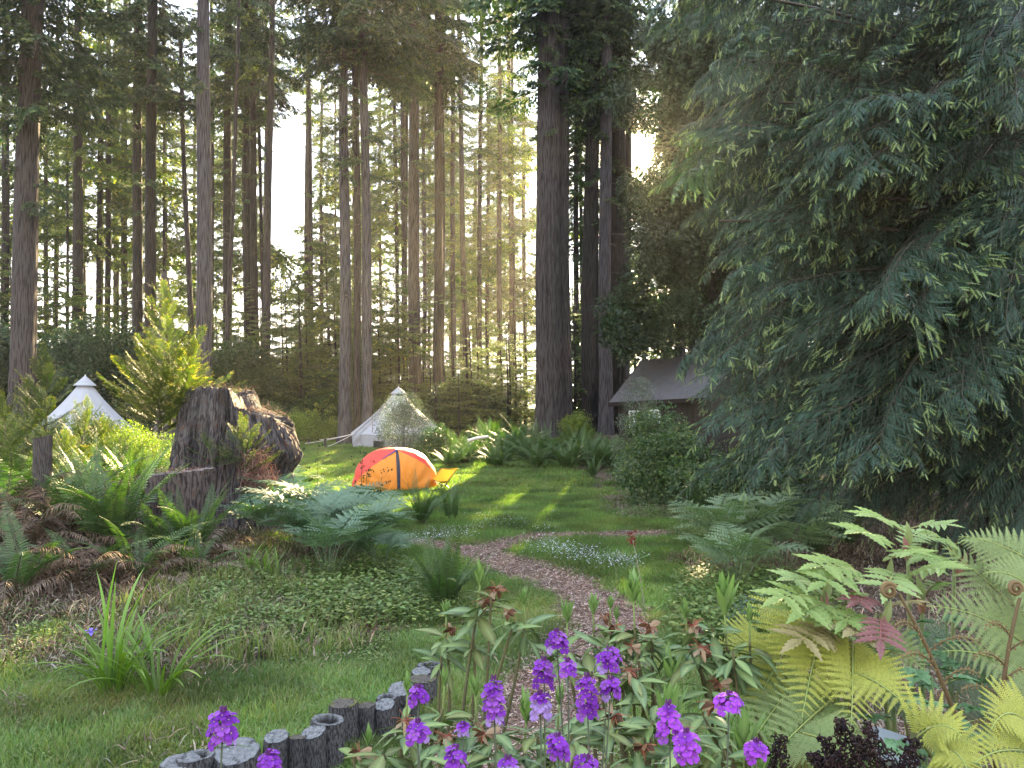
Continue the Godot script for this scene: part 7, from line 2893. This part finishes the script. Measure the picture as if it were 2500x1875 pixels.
# ---------------------------------------------------------------- purple wallflowers
func floret(s: int, col: Color, edge: Color) -> ArrayMesh:
	rng.seed = s
	var o := Shape.new()
	for k in 4:
		var a := k * PI / 2 + rf(-0.12, 0.12)
		var b := Basis(Vector3.UP, a)
		var w := 0.0062 * rf(0.9, 1.1)
		var cup := rf(0.0, 0.35)
		var pts := PackedVector3Array([Vector3.ZERO, Vector3(0.004, 0.0010, 0), Vector3(0.0075, 0.0016 + cup * 0.002, 0), Vector3(0.0105, 0.0008 + cup * 0.004, 0), Vector3(0.0122, -0.0006 + cup * 0.005, 0)])
		for i in pts.size():
			pts[i] = b * pts[i]
		o.blade(pts, PackedFloat32Array([0.0012, w * 0.62, w, w * 0.9, w * 0.35]), b * Vector3(0, 0, 1), -0.15, col, edge)
	var y := Color(0.28, 0.22, 0.10)
	for k in 4:
		var a := k * PI / 2
		o.tri(Vector3(cos(a), 0.9, sin(a)) * 0.0016, Vector3(cos(a + 1.57), 0.9, sin(a + 1.57)) * 0.0016, Vector3(0, 0.0026, 0), y, y, y)
	return o.mesh(M.petal)


func make_wallflowers() -> void:
	var kinds: Array = []
	for k in 5:
		var c := [Color(0.14, 0.02, 0.25), Color(0.18, 0.035, 0.29), Color(0.11, 0.014, 0.20), Color(0.23, 0.06, 0.33), Color(0.16, 0.024, 0.27)][k] as Color
		kinds.append(floret(2000 + k, c * 0.62, c * 1.05))
	var pinkish := floret(2010, Color(0.19, 0.026, 0.29), Color(0.27, 0.05, 0.38))
	var fade: Array = []
	for k in 2:
		fade.append(floret(2020 + k, Color(0.24, 0.14, 0.33), Color(0.28, 0.17, 0.36)))
	var bud := Shape.new()
	bud.tube(PackedVector3Array([Vector3.ZERO, Vector3(0, 0.003, 0), Vector3(0, 0.008, 0), Vector3(0, 0.011, 0)]), PackedFloat32Array([0.001, 0.0024, 0.0024, 0.0006]), 6, Color(0.06, 0.02, 0.06), Color(0.09, 0.02, 0.10))
	var bud_m := bud.mesh(M.stalk)
	var leaf: Array = []
	for k in 3:
		leaf.append(leaf_shape(0.05 + 0.008 * k, 0.0042, 0.1 + 0.15 * k, 0.2, Color(0.085, 0.115, 0.065), Color(0.10, 0.135, 0.075), 0.15).mesh(M.soft_leaf))
	# pixel x, y of the head's top, y of its lower end, half width in pixels, depth, lean, tone, words
	var heads := [
		[545, 1732, 1812, 40, 1.45, -8, 0, "lone purple flower head in front of the log posts at the lower left"], [655, 1838, 1875, 30, 1.5, -4, 0, "purple flower head cut by the lower edge left of the middle"],
		[1020, 1676, 1712, 22, 1.7, 4, 0, "small purple flower head above the end of the log edging"], [1020, 1760, 1802, 31, 1.62, 2, 0, "flat purple flower head below the small one by the log edging"],
		[1113, 1825, 1880, 26, 1.55, -4, 0, "purple flower head at the lower edge left of the shrub"], [1205, 1655, 1765, 27, 1.72, 5, 0, "long purple flower spike before the left of the path"],
		[1358, 1540, 1588, 29, 1.85, 12, 0, "topmost purple flower head, on a long stem over the path"], [1328, 1608, 1672, 28, 1.85, 2, 0, "purple flower head left of the topmost one's stem"],
		[1386, 1612, 1644, 20, 1.8, 2, 0, "thin purple head with dark buds right of the topmost one's stem"], [1487, 1583, 1630, 32, 1.85, -10, 0, "broad purple flower head in the middle of the shrub"],
		[1432, 1648, 1745, 28, 1.75, 6, 0, "long purple flower spike in the middle of the bed"], [1492, 1655, 1700, 26, 1.78, -12, 0, "purple side head with gaps under the broad one"],
		[1362, 1795, 1845, 27, 1.6, 4, 0, "purple flower head with pale lower florets near the lower edge"], [1432, 1848, 1885, 30, 1.5, 4, 0, "purple head with a dark bud tip at the lower edge"],
		[1632, 1715, 1800, 32, 1.6, 6, 3, "violet-pink flower spike at the right of the bed"], [1676, 1785, 1850, 32, 1.55, 6, 3, "large violet-pink flower head lower right of the spike"],
		[1780, 1693, 1735, 32, 1.65, -6, 3, "pink-edged flower head in front of the yellow-green bracken"], [1846, 1808, 1852, 24, 1.65, -4, 3, "small pink and violet head by the black plumes"],
		[1240, 1850, 1885, 20, 1.5, 2, 1, "small purple head on the lower edge right of the left spike"], [1318, 1690, 1750, 24, 1.78, 4, 1, "paler fading purple spike under the left head"], [1130, 1768, 1786, 12, 1.7, 2, 1, "tiny purple tuft on a thin stem by the shrub's left"]]
	for i in heads.size():
		var h: Array = heads[i]
		rng.seed = 2100 + i * 7
		var d: float = h[4]
		var top := P(h[0], h[1], d)
		var low := P(h[0] + h[5] * 0.3, h[2], d)
		var x_foot := P(h[0] + h[5] * 6.0, 1875, d).x
		var foot := on_ground(x_foot, -d + rf(-0.05, 0.05))
		var t := thing("wallflower", h[7], "flower", foot)
		var hw: float = h[3] / 1875.0 * d
		var st := Shape.new()
		var line := curve(Vector3.ZERO, Vector3((low.x - foot.x) * 0.7, (low.y - foot.y) * 0.6, (low.z - foot.z) * 0.8), top - foot - Vector3(0, 0.006, 0), 12)
		st.tube(line, taper(0.0032, 0.0016, 12), 6, Color(0.075, 0.085, 0.05), Color(0.08, 0.09, 0.06))
		part("stem", st.mesh(M.stalk), t)
		var a0 := low - foot
		var a1 := top - foot
		var hl := a1.y - a0.y
		var n := int(clampf(hl * hw * 7000.0 + 7.0, 7, 44))
		for k in n:
			var u := (k + rf(0.1, 0.9)) / n
			var ang := k * 2.4 + rf(-0.3, 0.3)
			var w := hw * 0.72 * sqrt(maxf(0.15, 1.0 - pow(maxf(0.0, u - 0.35) / 0.72, 2.0)))
			var c := a0.lerp(a1, u * 0.92)
			var out := Vector3(cos(ang), 0, sin(ang))
			var p := c + out * w
			var up := (out * (1.0 - 0.6 * u) + Vector3(0, 0.35 + 0.9 * u, 0.15)).normalized()
			var m: Mesh = kinds[rng.randi() % 5]
			if h[6] == 3 and rng.randf() < 0.7: m = pinkish
			if (h[6] == 1 and u < 0.7) or (u < 0.15 and rng.randf() < 0.3): m = fade[k % 2]
			var b := basis_along(up.cross(Vector3(0.3, 0.1, 1)).normalized(), up)
			part("flower", m, t, Transform3D(b.rotated(up, rf(0, TAU)).scaled(Vector3.ONE * rf(0.9, 1.3)), p + Vector3(rf(-1, 1), rf(-1, 1), rf(-1, 1)) * 0.003))
			var stalk := Shape.new()
			if k % 2 == 0:
				stalk.tube(PackedVector3Array([c - Vector3(0, 0.004, 0), p - up * 0.002]), taper(0.0008, 0.0008, 1), 4, Color(0.09, 0.06, 0.08), Color(0.10, 0.05, 0.10))
				part("flower_stalk", stalk.mesh(M.stalk), t)
		for k in 6:
			var ang := k * 2.4
			part("bud", bud_m, t, Transform3D(Basis(Vector3(cos(ang), 0, sin(ang)), rf(0.1, 0.6)), a1 + Vector3(cos(ang), 0, sin(ang)) * 0.004 - Vector3(0, 0.004, 0)))
		for k in 9:
			var u := rf(0.25, 0.93)
			var fi := u * 12.0
			var p := line[int(fi)].lerp(line[mini(int(fi) + 1, 12)], fi - int(fi))
			if p.y > a0.y - 0.01:
				continue
			var ang := k * 2.4 + rf(-0.5, 0.5)
			var dir := Vector3(cos(ang), rf(0.1, 0.9), sin(ang))
			part("leaf", leaf[k % 3], t, Transform3D(basis_along(dir).scaled(Vector3.ONE * rf(0.7, 1.15)), p))
